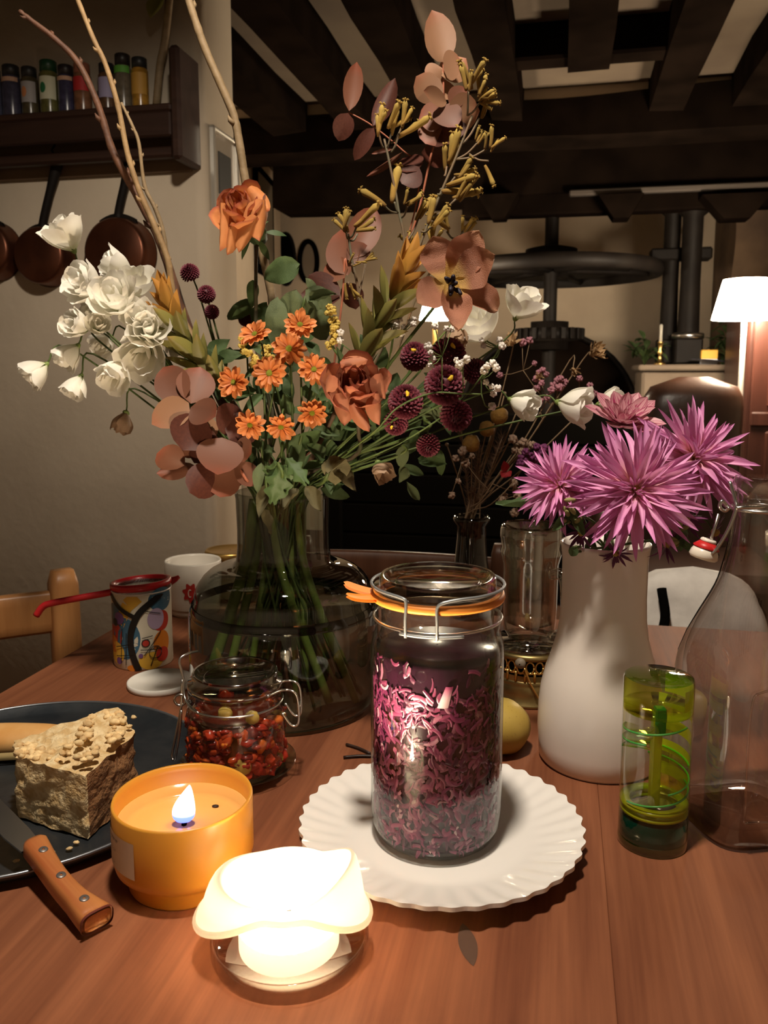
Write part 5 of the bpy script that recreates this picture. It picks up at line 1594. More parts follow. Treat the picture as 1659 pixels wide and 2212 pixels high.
# ------------------------------------------------------------------ roses
def rose(px, py, w, h, dy, axis, label, cols, seed, path):
    rnd = random.Random(seed)
    Y = VY + dy; c = P(px, py, Y); ax = Vector(axis).normalized()
    R = mpx(w / 2, Y, c.z - TZ); H = mpx(h, Y, c.z - TZ)
    base = c - ax * H * .42
    m = mat('rose_petal_%d' % seed, cols[1], .6, cols[3], 70.0, .25, 160.0, trans=.22, grad=[(0, cols[0]), (.5, cols[1]), (.88, cols[1]), (1, cols[2])], var=.25)
    t, root = flower('drooping_rose', label, 'rose', 'dried orange roses', base, ax, .0028, M['rosestem'], path=[base] + [Vector(p) for p in path])
    hm = head_mtx(root, base, ax, rnd.uniform(0, 360))
    hd = MB().lathe([(.003, -.012), (R * .3, -.008), (R * .42, .004), (R * .3, .014), (.003, .018)], 14).obj('flower_head', M['leaf'], t, mtx=hm)
    for ring, (n, rr, hh_, sp, fl, cl) in enumerate(((3, .20, .86, 1.5, 0, .2), (3, .36, .88, 1.3, 0, .35), (4, .56, .88, 1.05, 0, .42), (4, .76, .84, .95, .05, .35), (5, .92, .78, .8, .18, .1))):
        me = [cup_petal('petal', R * rr, H * hh_, sp, m, R * fl, R * .035, seed + ring * 3 + i, .12, 8, 9, .35, cl) for i in range(2)]
        for i in range(n):
            inst(me[i % 2], 'petal', hd, mtx=RZ(360 * i / n + ring * 40 + rnd.uniform(-12, 12)) @ RY(rnd.uniform(-3, 5)) @ SC(1, 1, rnd.uniform(.94, 1.04)))
    # outer petals folded over and hanging
    hp = [unit_leaf('petal', m, bend=.12, cup=-.7, wpos=.42, pw=.7, base=.35, ruf=.02, seed=s) for s in range(2)]
    org = root
    q = c
    sx_, up = Vector((1, 0, 0)), Vector((0, 0, 1))
    for i, (ax0, az0, ax1, az1, wv_, fy) in enumerate(cols[4]):
        k = R
        p0 = q + sx_ * ax0 * k + up * az0 * k + Vector((0, -R * (fy + .25), 0))
        p1 = q + sx_ * ax1 * k + up * az1 * k + Vector((0, -R * (fy + .15), 0))
        o = leaf_at(hp[i % 2], 'hanging_petal', hd, Vector(), p0, p1, wv_ * k, toward(p0) + Vector((ax0 * .8, 0, .2)))
        o.matrix_basis = (Matrix.Translation(root) @ hm).inverted() @ o.matrix_basis
    sp_ = leaf_mesh('sepal', R * .9, R * .28, M['leaf'], bend=-.8)
    for i in range(5): inst(sp_, 'sepal', hd, mtx=RZ(72 * i + 20) @ TR(0, R * .3, .002) @ RX(-10))
    return t
M['rosestem'] = mat('dark_rose_stem', (.045, .05, .02), .6, (.07, .05, .03), 30.0)
ncp = [NC + Vector((-.02, -.02, 0)), Vector((vb.x - .01, vb.y - .02, TZ + znk)), Vector((vb.x + .03, vb.y + .02, TZ + .02))]
hangA = [(-.75, .35, -.8, -1.35, .55, .72), (-.35, -.35, -.55, -1.5, .5, .8), (.55, -.15, -.15, -1.4, .62, .85), (.8, .45, .55, -1.0, .95, .7), (.25, .95, .95, .1, .8, .5)]
rose(532, 470, 116, 140, -.02, (-.28, -.80, .52), 'upper orange rose nodding on a dark stem', ((.52, .19, .05), (.66, .28, .10), (.34, .065, .07), (.58, .2, .07), hangA), 1,
     spline([P(553, 570, VY), P(553, 650, VY), P(556, 760, VY), P(590, 920, VY)] + ncp, 5)[0:])
hangB = [(-.8, .5, -.95, -.1, .6, .6), (-.6, -.1, -.35, -1.15, .8, .7), (-.1, -.45, .45, -1.35, .5, .88), (.75, -.1, .75, -1.15, .6, .75), (.8, .55, .95, -.3, .6, .5), (-.5, .85, .4, .98, .6, .45)]
rose(770, 842, 128, 142, -.15, (.02, -.86, .50), 'lower salmon rose right of the orange daisies', ((.42, .13, .07), (.56, .23, .125), (.30, .065, .06), (.46, .15, .07), hangB), 2,
     spline([P(775, 930, VY - .1), P(760, 990, VY - .05)] + ncp, 5))

# ------------------------------------------------------------------ burgundy pompoms
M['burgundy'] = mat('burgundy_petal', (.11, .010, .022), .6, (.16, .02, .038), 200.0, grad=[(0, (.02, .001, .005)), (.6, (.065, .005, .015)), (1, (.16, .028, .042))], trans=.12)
pom = MB()
npt = 150
for i in range(npt):
    zf = 1 - 1.55 * (i + .5) / npt
    rr = math.sqrt(max(0, 1 - zf * zf)); a = i * 2.39996
    d = Vector((rr * math.cos(a), rr * math.sin(a), zf))
    b0 = pom.mark()
    w = .15
    pom.grid(lambda s, t: ((s - .5) * 2 * w * math.sin(math.pi * (.18 + .74 * t)), .34 * t, .06 * (2 * s - 1) ** 2 + .10 * t * t), 2, 3)
    y = (Vector((0, 0, 1)) * .25 + d).normalized()
    tng = Vector((-d.y, d.x, 0)); tng = tng.normalized() if tng.length > .01 else Vector((1, 0, 0))
    zz_ = tng.cross(y)
    Mt = Matrix((tng, y, zz_)).transposed().to_4x4(); Mt.translation = d * .68
    pom.xform(Mt, b0)
pom.blob((0, 0, 0), .74, 14, 9)
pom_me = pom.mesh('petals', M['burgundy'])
cent_me = MB().blob((0, 0, .0), (.2, .12, .1), 8, 5, .6, 5.0).mesh('yellow_centre', mat('pompom_yellow', (.75, .5, .03), .6))
B = [(896, 770, 64, -.10, (-.2, -.8, .5), 'burgundy pompom left of the gypsophila', 1), (960, 832, 88, -.12, (.1, -.9, .35), 'largest burgundy pompom with yellow centre', 1), (876, 868, 76, -.13, (0, -.9, .4), 'burgundy pompom beside the salmon rose', 1),
     (985, 898, 70, -.09, (.3, -.7, -.3), 'dark burgundy pompom below the largest one', 0), (925, 962, 52, -.06, (.2, -.6, -.5), 'lowest dark burgundy pompom', 0), (855, 914, 54, -.08, (-.2, -.8, -.2), 'shaded burgundy pompom under the salmon rose', 1),
     (968, 768, 78, -.05, (.2, -.7, .6), 'burgundy pompom behind the gypsophila', 1), (1026, 802, 56, -.06, (.5, -.7, .3), 'rightmost burgundy pompom, under the gypsophila', 0),
     (410, 590, 42, .04, (-.2, -.5, .7), 'small burgundy pompom at the upper left, highest', 0), (446, 636, 40, .04, (0, -.7, .5), 'small burgundy pompom at the upper left, middle', 0), (458, 674, 32, .03, (.2, -.7, .4), 'small burgundy pompom at the upper left, lowest', 0), (530, 690, 30, .04, (.1, -.7, .4), 'tiny burgundy pompom behind the orange daisies', 0)]
for i, (px, py, s, dy, ax, lab, ctr) in enumerate(B):
    Y = VY + dy; c = P(px, py, Y); k = mpx(s / 2, Y, c.z - TZ) * .98
    t, root = flower('burgundy_pompom', lab, 'flower', 'burgundy pompom chrysanthemums', c, ax, .0014)
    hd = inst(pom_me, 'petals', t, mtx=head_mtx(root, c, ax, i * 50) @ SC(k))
    hd['kind'] = 'stuff'
    if ctr: inst(cent_me, 'yellow_centre', hd, mtx=TR(.1, -.1, .98))

# ------------------------------------------------------------------ leucadendron
M['olive'] = mat('olive_bract', (.17, .17, .04), .5, (.24, .20, .05), 25.0, trans=.22, grad=[(0, (.11, .13, .03)), (.8, (.20, .19, .05)), (1, (.33, .21, .06))], var=.35)
M['amber'] = mat('amber_bract', (.45, .2, .03), .5, (.5, .26, .05), 25.0, trans=.3, grad=[(0, (.22, .17, .04)), (.45, (.45, .22, .03)), (1, (.55, .24, .05))], var=.35)
ol = [unit_leaf('bract', M['olive'], bend=b, cup=.35, wpos=.5, pw=.8, base=.25, seed=i) for i, b in enumerate((.35, .5, .2))]
am = [unit_leaf('bract', M['amber'], bend=b, cup=.4, wpos=.45, pw=.85, base=.3, seed=i) for i, b in enumerate((.25, .45))]
def leucadendron(path, dy, n, label, Lpx, amb, seed):
    rnd = random.Random(seed)
    pts = spline([P(x, y, VY + dy - .0 * i) for i, (x, y) in enumerate(path)], 8)
    full = spline([pts[0], pts[len(pts) // 3], pts[-1], NC + Vector((rnd.uniform(-.03, .03), -.02, 0)), Vector((vb.x, vb.y, TZ + znk)), vb + Vector((rnd.uniform(-.05, .05), .03, .02))], 6)
    t, root = flower('leucadendron', label, 'flower', 'leucadendron stems', full[0], (0, 0, 1), .0032, mat('leucadendron_stem_%d' % seed, (.12, .07, .04), .6), path=full)
    tot = len(pts) - 1
    k = mpx(1, VY + dy, .4)
    for i in range(n):
        f = (i / (n - 1)) ** 1.0
        idx = min(tot, int(f * tot)); p = pts[idx]
        tg = (pts[max(0, idx - 1)] - pts[min(tot, idx + 1)]).normalized()
        a = i * 2.4 + rnd.uniform(-.3, .3)
        o = tg.orthogonal().normalized(); o2 = tg.cross(o)
        rad = o * math.cos(a) + o2 * math.sin(a)
        e = math.radians(14 + 30 * min(1, f * 2.2) + rnd.uniform(-6, 8))
        dr_ = (tg * math.cos(e) + rad * math.sin(e)).normalized()
        Lf = Lpx * k * rnd.uniform(.8, 1.1) * (1 - .2 * (f < .1))
        me = rnd.choice(am) if f < amb else rnd.choice(ol)
        leaf_at(me, 'bract', t, root, p + rad * .002, p + rad * .002 + dr_ * Lf, Lf * rnd.uniform(.30, .38), tg * .9 - rad * .6)
leucadendron([(366, 660), (392, 720), (438, 790), (490, 850)], -.04, 30, 'olive leucadendron with amber tips on the left', 92, .38, 5)
leucadendron([(872, 590), (848, 640), (806, 720), (770, 800)], -.07, 30, 'olive and amber leucadendron beside the tulip', 105, .45, 6)

# ------------------------------------------------------------------ eucalyptus
M['euca'] = mat('rust_eucalyptus', (.13, .043, .022), .55, (.165, .062, .033), 14.0, trans=.18, grad=[(0, (.17, .07, .04)), (.7, (.155, .055, .03)), (1, (.25, .055, .028))], var=.5)
M['euca_pale'] = mat('pale_pink_eucalyptus', (.36, .18, .11), .6, (.30, .15, .09), 14.0, trans=.25, grad=[(0, (.27, .15, .08)), (.7, (.28, .145, .075)), (1, (.34, .11, .055))], var=.3)
M['euca_dark'] = mat('dark_eucalyptus', (.075, .02, .012), .55, (.1, .028, .016), 14.0, trans=.2, var=.4)
eu = {k: [unit_leaf('leaf', M[k], bend=b, cup=c, wpos=wp, pw=.62, seed=i) for i, (b, c, wp) in enumerate(((.25, .15, .5), (-.35, .1, .45), (.5, -.15, .52)))] for k in ('euca', 'euca_pale', 'euca_dark')}
M['redstem'] = mat('red_stem', (.34, .11, .06), .55)
def eucalyptus(label, dy, stem, leaves, seed, rs=.0016):
    rnd = random.Random(seed)
    Y = VY + dy
    sp = [P(x, y, Y) for x, y in stem]
    full = spline(sp + [NC + Vector((rnd.uniform(-.03, .03), rnd.uniform(-.02, .02), 0)), Vector((vb.x, vb.y, TZ + znk)), vb + Vector((rnd.uniform(-.06, .06), .02, .02))], 6)
    t, root = flower('eucalyptus_branch', label, 'branch', 'eucalyptus branches', full[0], (0, 0, 1), rs, M['redstem'], path=full)
    for i, (x0, y0, x1, y1, w, kind, dz_) in enumerate(leaves):
        p0 = P(x0, y0, Y - .005); p1 = P(x1, y1, Y + dz_)
        nr = toward(p0) + Vector((rnd.uniform(-.35, .35), 0, rnd.uniform(-.1, .5)))
        leaf_at(rnd.choice(eu[kind]), 'leaf', t, root, p0, p1, mpx(w, Y, .3), nr)
eucalyptus('rust coloured eucalyptus branch hanging at the lower left', -.09, [(400, 930), (430, 900), (470, 950), (510, 1000), (540, 1045)],
  [(396, 868, 344, 782, 78, 'euca', .02), (412, 872, 432, 800, 84, 'euca', .03), (408, 870, 330, 914, 66, 'euca_pale', -.03), (412, 880, 470, 905, 70, 'euca', -.02), (430, 895, 392, 975, 92, 'euca_dark', -.02), (436, 895, 440, 965, 66, 'euca_pale', .0),
   (400, 1005, 334, 972, 62, 'euca', -.02), (420, 1005, 345, 1030, 40, 'euca', .0), (430, 985, 395, 950, 50, 'euca', .0), (480, 945, 470, 1020, 100, 'euca', -.03), (495, 950, 545, 905, 76, 'euca_dark', .02), (505, 965, 545, 980, 60, 'euca', .0),
   (480, 1005, 400, 1070, 76, 'euca_dark', -.03), (490, 1000, 470, 1075, 82, 'euca', -.01), (510, 1000, 552, 1050, 56, 'euca', .0), (470, 880, 520, 930, 74, 'euca_dark', .02), (460, 930, 425, 1000, 70, 'euca_dark', .0), (500, 985, 512, 1070, 64, 'euca_dark', .02)], 1)
eucalyptus('tall eucalyptus branch rising highest, with pale pink leaves', .03, [(958, 120), (955, 240), (930, 340), (900, 470), (840, 640), (760, 850)],
  [(962, 135, 942, 38, 66, 'euca_pale', .02), (958, 150, 992, 130, 60, 'euca_pale', -.02), (955, 150, 918, 168, 44, 'euca_pale', .0), (955, 165, 1000, 140, 60, 'euca_pale', .02), (955, 215, 898, 170, 60, 'euca_pale', .0), (950, 215, 960, 150, 74, 'euca_pale', .03), (965, 222, 908, 200, 40, 'euca_pale', -.03), (970, 225, 1005, 190, 44, 'euca', -.02),
   (960, 250, 905, 260, 62, 'euca', .0), (965, 245, 1040, 240, 74, 'euca_pale', -.02), (960, 260, 975, 318, 84, 'euca_dark', -.01), (945, 265, 920, 315, 60, 'euca', .0), (950, 230, 985, 265, 60, 'euca', -.03), (1005, 235, 1022, 262, 26, 'euca_dark', .0),
   (900, 370, 868, 330, 60, 'euca_dark', .02), (905, 360, 870, 402, 58, 'euca_dark', .0), (910, 330, 960, 345, 50, 'euca_dark', .02)], 2)
eucalyptus('eucalyptus side sprig with pointed dark red leaves', .05, [(752, 242), (805, 272), (870, 325), (905, 365), (890, 480), (830, 650), (740, 880)],
  [(754, 240, 770, 138, 40, 'euca', .0), (752, 244, 730, 305, 44, 'euca_dark', .0), (806, 272, 852, 185, 40, 'euca_dark', .02), (808, 276, 762, 345, 34, 'euca_dark', .0), (848, 322, 803, 335, 10, 'euca', .0), (870, 328, 800, 385, 14, 'euca', .02)], 3, .0011)
eucalyptus('eucalyptus leaves behind the olive leucadendron, mid bouquet', .06, [(752, 590), (745, 560), (740, 640), (720, 800), (700, 940)],
  [(752, 595, 728, 480, 80, 'euca', .03), (760, 560, 806, 455, 70, 'euca', .03), (745, 600, 700, 560, 60, 'euca', .02), (750, 560, 800, 530, 50, 'euca', .0), (735, 640, 665, 600, 60, 'euca_dark', .0), (735, 645, 655, 640, 60, 'euca_dark', .02), (750, 610, 770, 660, 50, 'euca_dark', .02)], 4)

# ------------------------------------------------------------------ kangaroo paw
M['paw'] = mat('kangaroo_paw_bud', (.3, .18, .03), .8, (.38, .25, .05), 60.0, .5, 400.0, grad=[(0, (.2, .085, .02)), (.5, (.31, .18, .028)), (1, (.42, .31, .08))], var=.35)
M['pawstem'] = mat('kangaroo_paw_stem', (.12, .11, .07), .6, (.18, .11, .06), 40.0)
buds = []
for i, bd in enumerate((.25, .7, -.3)):
    mb = MB()
    pts = [(math.sin(bd * t) * t * .35, 0, t) for t in [j / 8 for j in range(9)]]
    mb.tube(pts, [.055, .075, .085, .09, .095, .1, .11, .12, .06], 8)
    for j in range(4):
        e = pts[-1]; a = j * 1.57
        mb.tube([e, (e[0] + .1 * math.cos(a), .1 * math.sin(a), 1.06), (e[0] + .15 * math.cos(a), .15 * math.sin(a), 1.03)], [.05, .035, .01], 5)
    buds.append(mb.mesh('bud', M['paw']))
def paw(label, dy, stem, clusters, seed):
    rnd = random.Random(seed); Y = VY + dy
    sp = [P(x, y, Y) for x, y in stem]
    full = spline(sp + [NC + Vector((rnd.uniform(-.03, .03), 0, 0)), Vector((vb.x, vb.y, TZ + znk)), vb + Vector((rnd.uniform(-.06, .06), .04, .02))], 6)
    t, root = flower('kangaroo_paw', label, 'flower', 'kangaroo paw stems', full[0], (0, 0, 1), .0019, M['pawstem'], path=full)
    for (jx, jy, cx, cy, n, L_, ang, spr) in clusters:
        j = P(jx, jy, Y); c = P(cx, cy, Y - rnd.uniform(-.01, .015))
        MB().tube([p - root for p in spline([j, j.lerp(c, .5) + Vector((0, 0, -.003)), c], 4)], .0012, 5).obj('branchlet', M['pawstem'], t)
        for i in range(n):
            a = math.radians(ang + spr * ((i + .5) / n - .5) + rnd.uniform(-10, 10))
            d = Vector((math.cos(a), rnd.uniform(-.55, .35), math.sin(a))).normalized()
            k = mpx(L_ * rnd.uniform(.75, 1.15), Y, .5)
            o = c + Vector((rnd.uniform(-1, 1), rnd.uniform(-1, 1), rnd.uniform(-1, 1))) * mpx(8, Y, .5)
            inst(rnd.choice(buds), 'bud', t, mtx=Matrix.Translation(o - root) @ AX(d, rnd.uniform(0, 360)) @ SC(k * 1.1, k * 1.1, k * 1.1))
paw('kangaroo paw stem reaching beside the pale leaves, top right', .0, [(1020, 250), (985, 340), (930, 470), (880, 600), (800, 800)],
    [(1010, 250, 1012, 195, 5, 46, 80, 80), (1010, 250, 1040, 215, 9, 34, 40, 120), (1000, 310, 1035, 255, 2, 40, 70, 50), (985, 345, 1035, 305, 4, 34, 50, 70), (985, 345, 1052, 322, 4, 36, 60, 60), (1010, 330, 1055, 348, 1, 40, -65, 10),
     (960, 380, 965, 360, 4, 60, 70, 50), (950, 410, 985, 380, 4, 44, 30, 60), (945, 420, 960, 408, 2, 70, 5, 20), (930, 470, 985, 430, 5, 50, 40, 60), (910, 500, 930, 490, 4, 50, 60, 60)], 11)
paw('kangaroo paw stem with forked buds left of the pale leaves', .02, [(830, 300), (845, 370), (860, 450), (870, 560), (800, 780)],
    [(828, 320, 818, 285, 3, 46, 85, 40), (835, 320, 845, 285, 3, 50, 60, 50), (845, 330, 862, 288, 2, 60, 25, 25), (845, 310, 868, 275, 2, 46, 70, 40), (860, 460, 826, 440, 1, 74, 140, 5), (862, 460, 852, 436, 1, 70, 75, 5), (868, 470, 880, 445, 4, 38, 40, 60), (880, 520, 905, 470, 3, 50, 60, 40)], 12)
paw('short kangaroo paw stem in front of rust leaves, mid bouquet', -.03, [(752, 505), (760, 560), (775, 640), (780, 780)],
    [(752, 515, 748, 500, 5, 42, 95, 80), (754, 515, 770, 490, 2, 54, 45, 25), (756, 520, 772, 505, 2, 44, 10, 20), (764, 590, 760, 570, 3, 26, 30, 70), (766, 640, 752, 610, 3, 30, -80, 60), (772, 650, 790, 560, 3, 24, 40, 60)], 13)
paw('kangaroo paw stem with dark seed heads behind the tulip', .03, [(990, 510), (950, 560), (900, 640), (820, 820)],
    [(985, 515, 965, 500, 4, 40, 120, 80), (985, 515, 1000, 500, 4, 34, 60, 80), (940, 560, 935, 520, 4, 40, 80, 60), (930, 570, 905, 540, 3, 40, 110, 60)], 14)

# ------------------------------------------------------------------ open tulip
M['tulip'] = mat('salmon_tulip', (.3, .11, .065), .5, (.4, .18, .1), 40.0, .6, 60.0, trans=.3, grad=[(0, (.6, .42, .05)), (.2, (.55, .34, .07)), (.36, (.37, .14, .085)), (.8, (.41, .17, .11)), (1, (.5, .27, .15))], var=.3)
TYY = VY - .09
tc = P(972, 612, TYY)
t, root = flower('open_tulip', 'wide open faded salmon tulip with yellow heart', 'tulip', None, tc + Vector((0, .012, -.004)), (.25, -.85, .3), .0024)
tp = [unit_leaf('petal', M['tulip'], bend=b, cup=c, wpos=.55, pw=.75, base=.3, ruf=.035, seed=i * 2.3, n=8, mm=16) for i, (b, c) in enumerate(((.5, .3), (.9, .2), (-.3, .35), (.2, .45)))]
for i, (tx, ty_, w, dyy, nx_) in enumerate(((1035, 500, 78, .0, 0), (1090, 562, 84, -.01, .2), (1082, 664, 62, -.005, .3), (986, 722, 62, -.03, 0), (900, 660, 70, .0, -.3), (925, 530, 84, .025, -.2))):
    p1 = P(tx, ty_, TYY + dyy)
    leaf_at(tp[i % 4], 'petal', t, root, tc + (p1 - tc) * .04, p1, mpx(w, TYY, .3) * 1.05, Vector((.15, -.9, .35)) - (p1 - tc) * 4)
MB().tube([tc - root, tc - root + Vector((.002, -.016, .004))], [.0035, .0025], 8).obj('pistil', mat('tulip_pistil', (.5, .42, .08), .5), t)
stam = MB().tube([(0, 0, 0), (0, 0, .008)], .0007, 5).tube([(0, -.001, .008), (.0006, 0, .012), (0, 0, .018)], [.0012, .002, .0012], 6).mesh('stamen', mat('black_anther', (.012, .008, .018), .6))
for i, (px, py) in enumerate(((962, 602), (978, 598), (984, 612), (972, 628), (972, 642), (1000, 642))):
    d = (P(px, py, TYY - .02) - tc).normalized()
    inst(stam, 'stamen', t, mtx=Matrix.Translation(tc - root) @ AX(d + Vector((0, -.25, 0))) @ SC(1.5))

# ------------------------------------------------------------------ bare branches
def branch(label, pts, Y, r0, r1, m, knots=5, seed=0, extra=None, into=True):
    rnd = random.Random(seed)
    sp = [P(x, y, Y) for x, y in pts]
    if into: sp += [NC + Vector((rnd.uniform(-.03, .0), .02, 0)), Vector((vb.x, vb.y + .02, TZ + znk)), vb + Vector((rnd.uniform(-.06, .06), .04, .02))]
    full = spline(sp, 6)
    root = full[-1].copy()
    t = thing('bare_branch', label, 'branch', root, 0, 'bare branches in the bouquet')
    n = len(full)
    rr = [mpx(r0 + (r1 - r0) * i / n + .18 * (r0 + r1) * .5 * noise.noise(Vector((i * .7, seed, 0))), Y, .5) for i in range(n)]
    MB().tube([p - root for p in full], rr, 8).obj('wood', m, t)
    for k in range(knots):
        i = int(n * (.06 + .6 * k / max(1, knots))); p = full[i]
        tg = (full[min(n - 1, i + 1)] - full[max(0, i - 1)]).normalized()
        o = tg.orthogonal().normalized() * (1 if k % 2 else -1)
        MB().tube([p - root + o * rr[i] * .4, p - root + o * rr[i] * 1.5 - tg * rr[i] * .9, p - root + o * rr[i] * 1.7 - tg * rr[i] * 2], [rr[i] * .7, rr[i] * .55, rr[i] * .12], 6).obj('bud_scar', m, t)
    return t
brm_ = mat('reddish_bark', (.12, .05, .024), .65, (.07, .03, .017), 60.0, .4, 150.0)
tan_ = mat('tan_bark', (.33, .215, .1), .65, (.22, .135, .06), 60.0, .4, 150.0)
gry_ = mat('grey_tan_bark', (.25, .175, .095), .65, (.19, .13, .065), 50.0, .4, 120.0)
branch('reddish branch leaning to the top left corner', [(42, 24), (70, 46), (120, 85), (170, 138), (212, 228), (245, 330), (300, 430), (345, 520), (378, 620), (420, 740)], VY + .05, 4.5, 13, brm_, 6, 1)
branch('pale tan branch crossing the shelf', [(160, -20), (200, 80), (228, 140), (255, 230), (275, 330), (300, 410), (330, 480), (362, 560), (400, 700)], VY + .03, 5, 8, tan_, 7, 2)
branch('thin knobbly branch beside the pale tan one', [(262, 222), (285, 270), (300, 310), (312, 400), (335, 450), (352, 500), (365, 580), (395, 700)], VY + .06, 3, 7, gry_, 7, 3)
branch('smooth beige branch ending behind the upper rose', [(398, -30), (420, 40), (445, 110), (480, 190), (505, 250), (517, 310), (530, 390), (548, 480), (572, 570), (590, 700)], VY + .05, 8, 10, gry_, 2, 4)
rs = thing('dried_stalk', 'dried stalk with one leaf standing on the shelf end', 'stalk', RM(UV(338, 228, VW - .05)[0], VW - .05, zp), -TH)
o_ = RM(UV(338, 228, VW - .05)[0], VW - .05, zp)
RI = Matrix.Rotation(TH, 3, 'Z')
Yw = o_.y
q = [RI @ (P(x, y, Yw) - o_) for x, y in ((338, 226), (346, 140), (356, 90), (368, -25))]
MB().tube(spline(q, 4), .010, 8).obj('stalk', gry_, rs)
a_, b_ = RI @ (P(350, -15, Yw - .01) - o_), RI @ (P(330, 50, Yw - .02) - o_)
leaf_at(unit_leaf('leaf', M['olive'], bend=.4, cup=.3), 'leaf', rs, Vector(), a_, b_, .045, (0, -1, .2))

# ------------------------------------------------------------------ gypsophila
M['gyp'] = mat('white_gypsophila', (.85, .80, .74), .7, trans=.25, var=.2)
gy = MB()
for i in range(9):
    a = i * 2.4; z = 1 - 1.7 * (i + .5) / 9; r = math.sqrt(max(0, 1 - z * z))
    gy.blob((r * .62 * math.cos(a), r * .62 * math.sin(a), z * .62), .5, 6, 4, .7, 2.5, i * 3.1)
gy_me = gy.mesh('blossom', M['gyp'])
def gypsophila(label, Y, stem, joints, m_me, seed, neck, name='gypsophila', stemm='stem', sz=8):
    rnd = random.Random(seed)
    sp = spline([P(x, y, Y) for x, y in stem] + neck, 5)
    root = sp[-1].copy()
    t = thing(name, label, 'flower', root)
    st_ = MB().tube([p - root for p in sp], .0009, 5)
    for (jx, jy, fl) in joints:
        j = P(jx, jy, Y)
        base = min(sp[:len(sp) * 2 // 3], key=lambda p: (p - j - Vector((0, 0, -.02))).length)
        st_.tube([p - root for p in spline([base, base.lerp(j, .5) + Vector((0, 0, -.004)), j], 3)], .0006, 4)
        for (fx, fy) in fl:
            p = P(fx, fy, Y - rnd.uniform(-.01, .015))
            st_.tube([j - root, j.lerp(p, .5) - root + Vector((0, 0, -.002)), p - root], .0005, 4)
            inst(m_me, 'blossom', t, mtx=Matrix.Translation(p - root) @ RZ(rnd.uniform(0, 360)) @ RX(rnd.uniform(0, 180)) @ SC(mpx(sz * rnd.uniform(.7, 1.15), Y, .3)))
    st_.obj('stems', M[stemm], t)
vneck = [NC + Vector((.02, -.02, 0)), Vector((vb.x, vb.y, TZ + znk)), vb + Vector((-.04, 0, .02))]
gypsophila('white gypsophila sprig left of the lamp glow', VY - .06, [(850, 720), (835, 800), (800, 900)], [(850, 730, [(850, 685), (862, 690), (845, 700), (856, 703), (872, 705), (868, 720), (886, 695), (895, 690), (824, 718), (818, 722), (893, 700), (852, 694)]), (735, 740, [(735, 735), (736, 718)])], gy_me, 1, vneck)
gypsophila('white gypsophila sprig over the burgundy pompoms', VY - .16, [(1040, 852), (990, 850), (930, 850), (860, 880), (800, 940)],
           [(955, 770, [(930, 762), (936, 775), (930, 790), (925, 748), (965, 710), (975, 712), (940, 705)]), (1000, 780, [(985, 778), (998, 782), (1008, 776), (992, 788)]), (1040, 820, [(1052, 790), (1065, 785), (1072, 795), (1046, 800), (1050, 826), (1062, 834), (1075, 838), (1066, 850)]), (1055, 880, [(1062, 878)])], gy_me, 2, vneck)
gypsophila('sparse white gypsophila tips above the dried tan flower', VY - .08, [(1085, 740), (1050, 800), (980, 880), (860, 960)], [(1082, 750, [(1080, 735), (1084, 748), (1045, 745), (1040, 735)])], gy_me, 3, vneck)
# yellow statice
M['statice'] = mat('yellow_statice', (.75, .55, .14), .8, (.6, .42, .08), 120.0, .5, 200.0, var=.3)
sta_me = MB()
for i in range(8): sta_me.blob((math.cos(i * 2.4) * .5, math.sin(i * 2.4) * .5, (i % 3 - 1) * .4), .45, 6, 4, .8, 3.0, i)
sta_me = sta_me.mesh('floret', M['statice'])
def statice(label, dy, pts, neck, seed):
    rnd = random.Random(seed); Y = VY + dy
    sp = spline([P(x, y, Y) for x, y in (pts[-1], (pts[-1][0] + 20, pts[-1][1] + 80))] + neck, 4)
    root = sp[-1].copy()
    t = thing('yellow_statice', label, 'flower', root, 0, 'yellow statice sprigs')
    MB().tube([p - root for p in sp], .0014, 5).obj('stem', M['stem'], t)
    for (x, y) in pts:
        for i in range(5):
            p = P(x + rnd.uniform(-9, 9), y + rnd.uniform(-9, 9), Y + rnd.uniform(-.006, .006))
            inst(sta_me, 'floret', t, mtx=Matrix.Translation(p - root) @ RX(rnd.uniform(0, 180)) @ SC(mpx(8, Y, .3)))
statice('pale yellow statice left of the orange daisies', -.05, [(528, 740), (534, 760), (545, 770), (552, 785), (575, 750), (580, 768)], vneck, 1)
statice('pale yellow statice spike right of the orange daisies', -.06, [(712, 665), (716, 685), (720, 705), (722, 725), (716, 742)], vneck, 2)

# ------------------------------------------------------------------ foliage
gl_ = [unit_leaf('leaf', M['leaf'], bend=b, cup=c, wpos=.42, pw=.8, ruf=.03, seed=i, fold=.15) for i, (b, c) in enumerate(((-.5, .1), (.4, .2), (-.9, -.1)))]
M['leaf2'] = mat('grey_green_leaf', (.1, .135, .06), .6, (.13, .16, .07), 40.0, .4, 70.0, trans=.25, var=.3)
g2 = [unit_leaf('leaf', M['leaf2'], bend=b, cup=c, wpos=.45, pw=.75, ruf=.04, seed=i * 2, fold=.1) for i, (b, c) in enumerate(((-.6, .1), (-1.0, -.2), (.3, .3)))]
M['drygreen'] = mat('dry_olive_leaf', (.13, .12, .055), .7, (.18, .15, .075), 50.0, .5, 60.0, trans=.3)
g3 = [unit_leaf('leaf', M['drygreen'], bend=b, cup=c, wpos=.4, pw=.8, ruf=.06, seed=i * 3, fold=.2, twist=tw) for i, (b, c, tw) in enumerate(((-.6, -.2, .5), (-.3, .3, 1.2), (.6, .3, -.6)))]
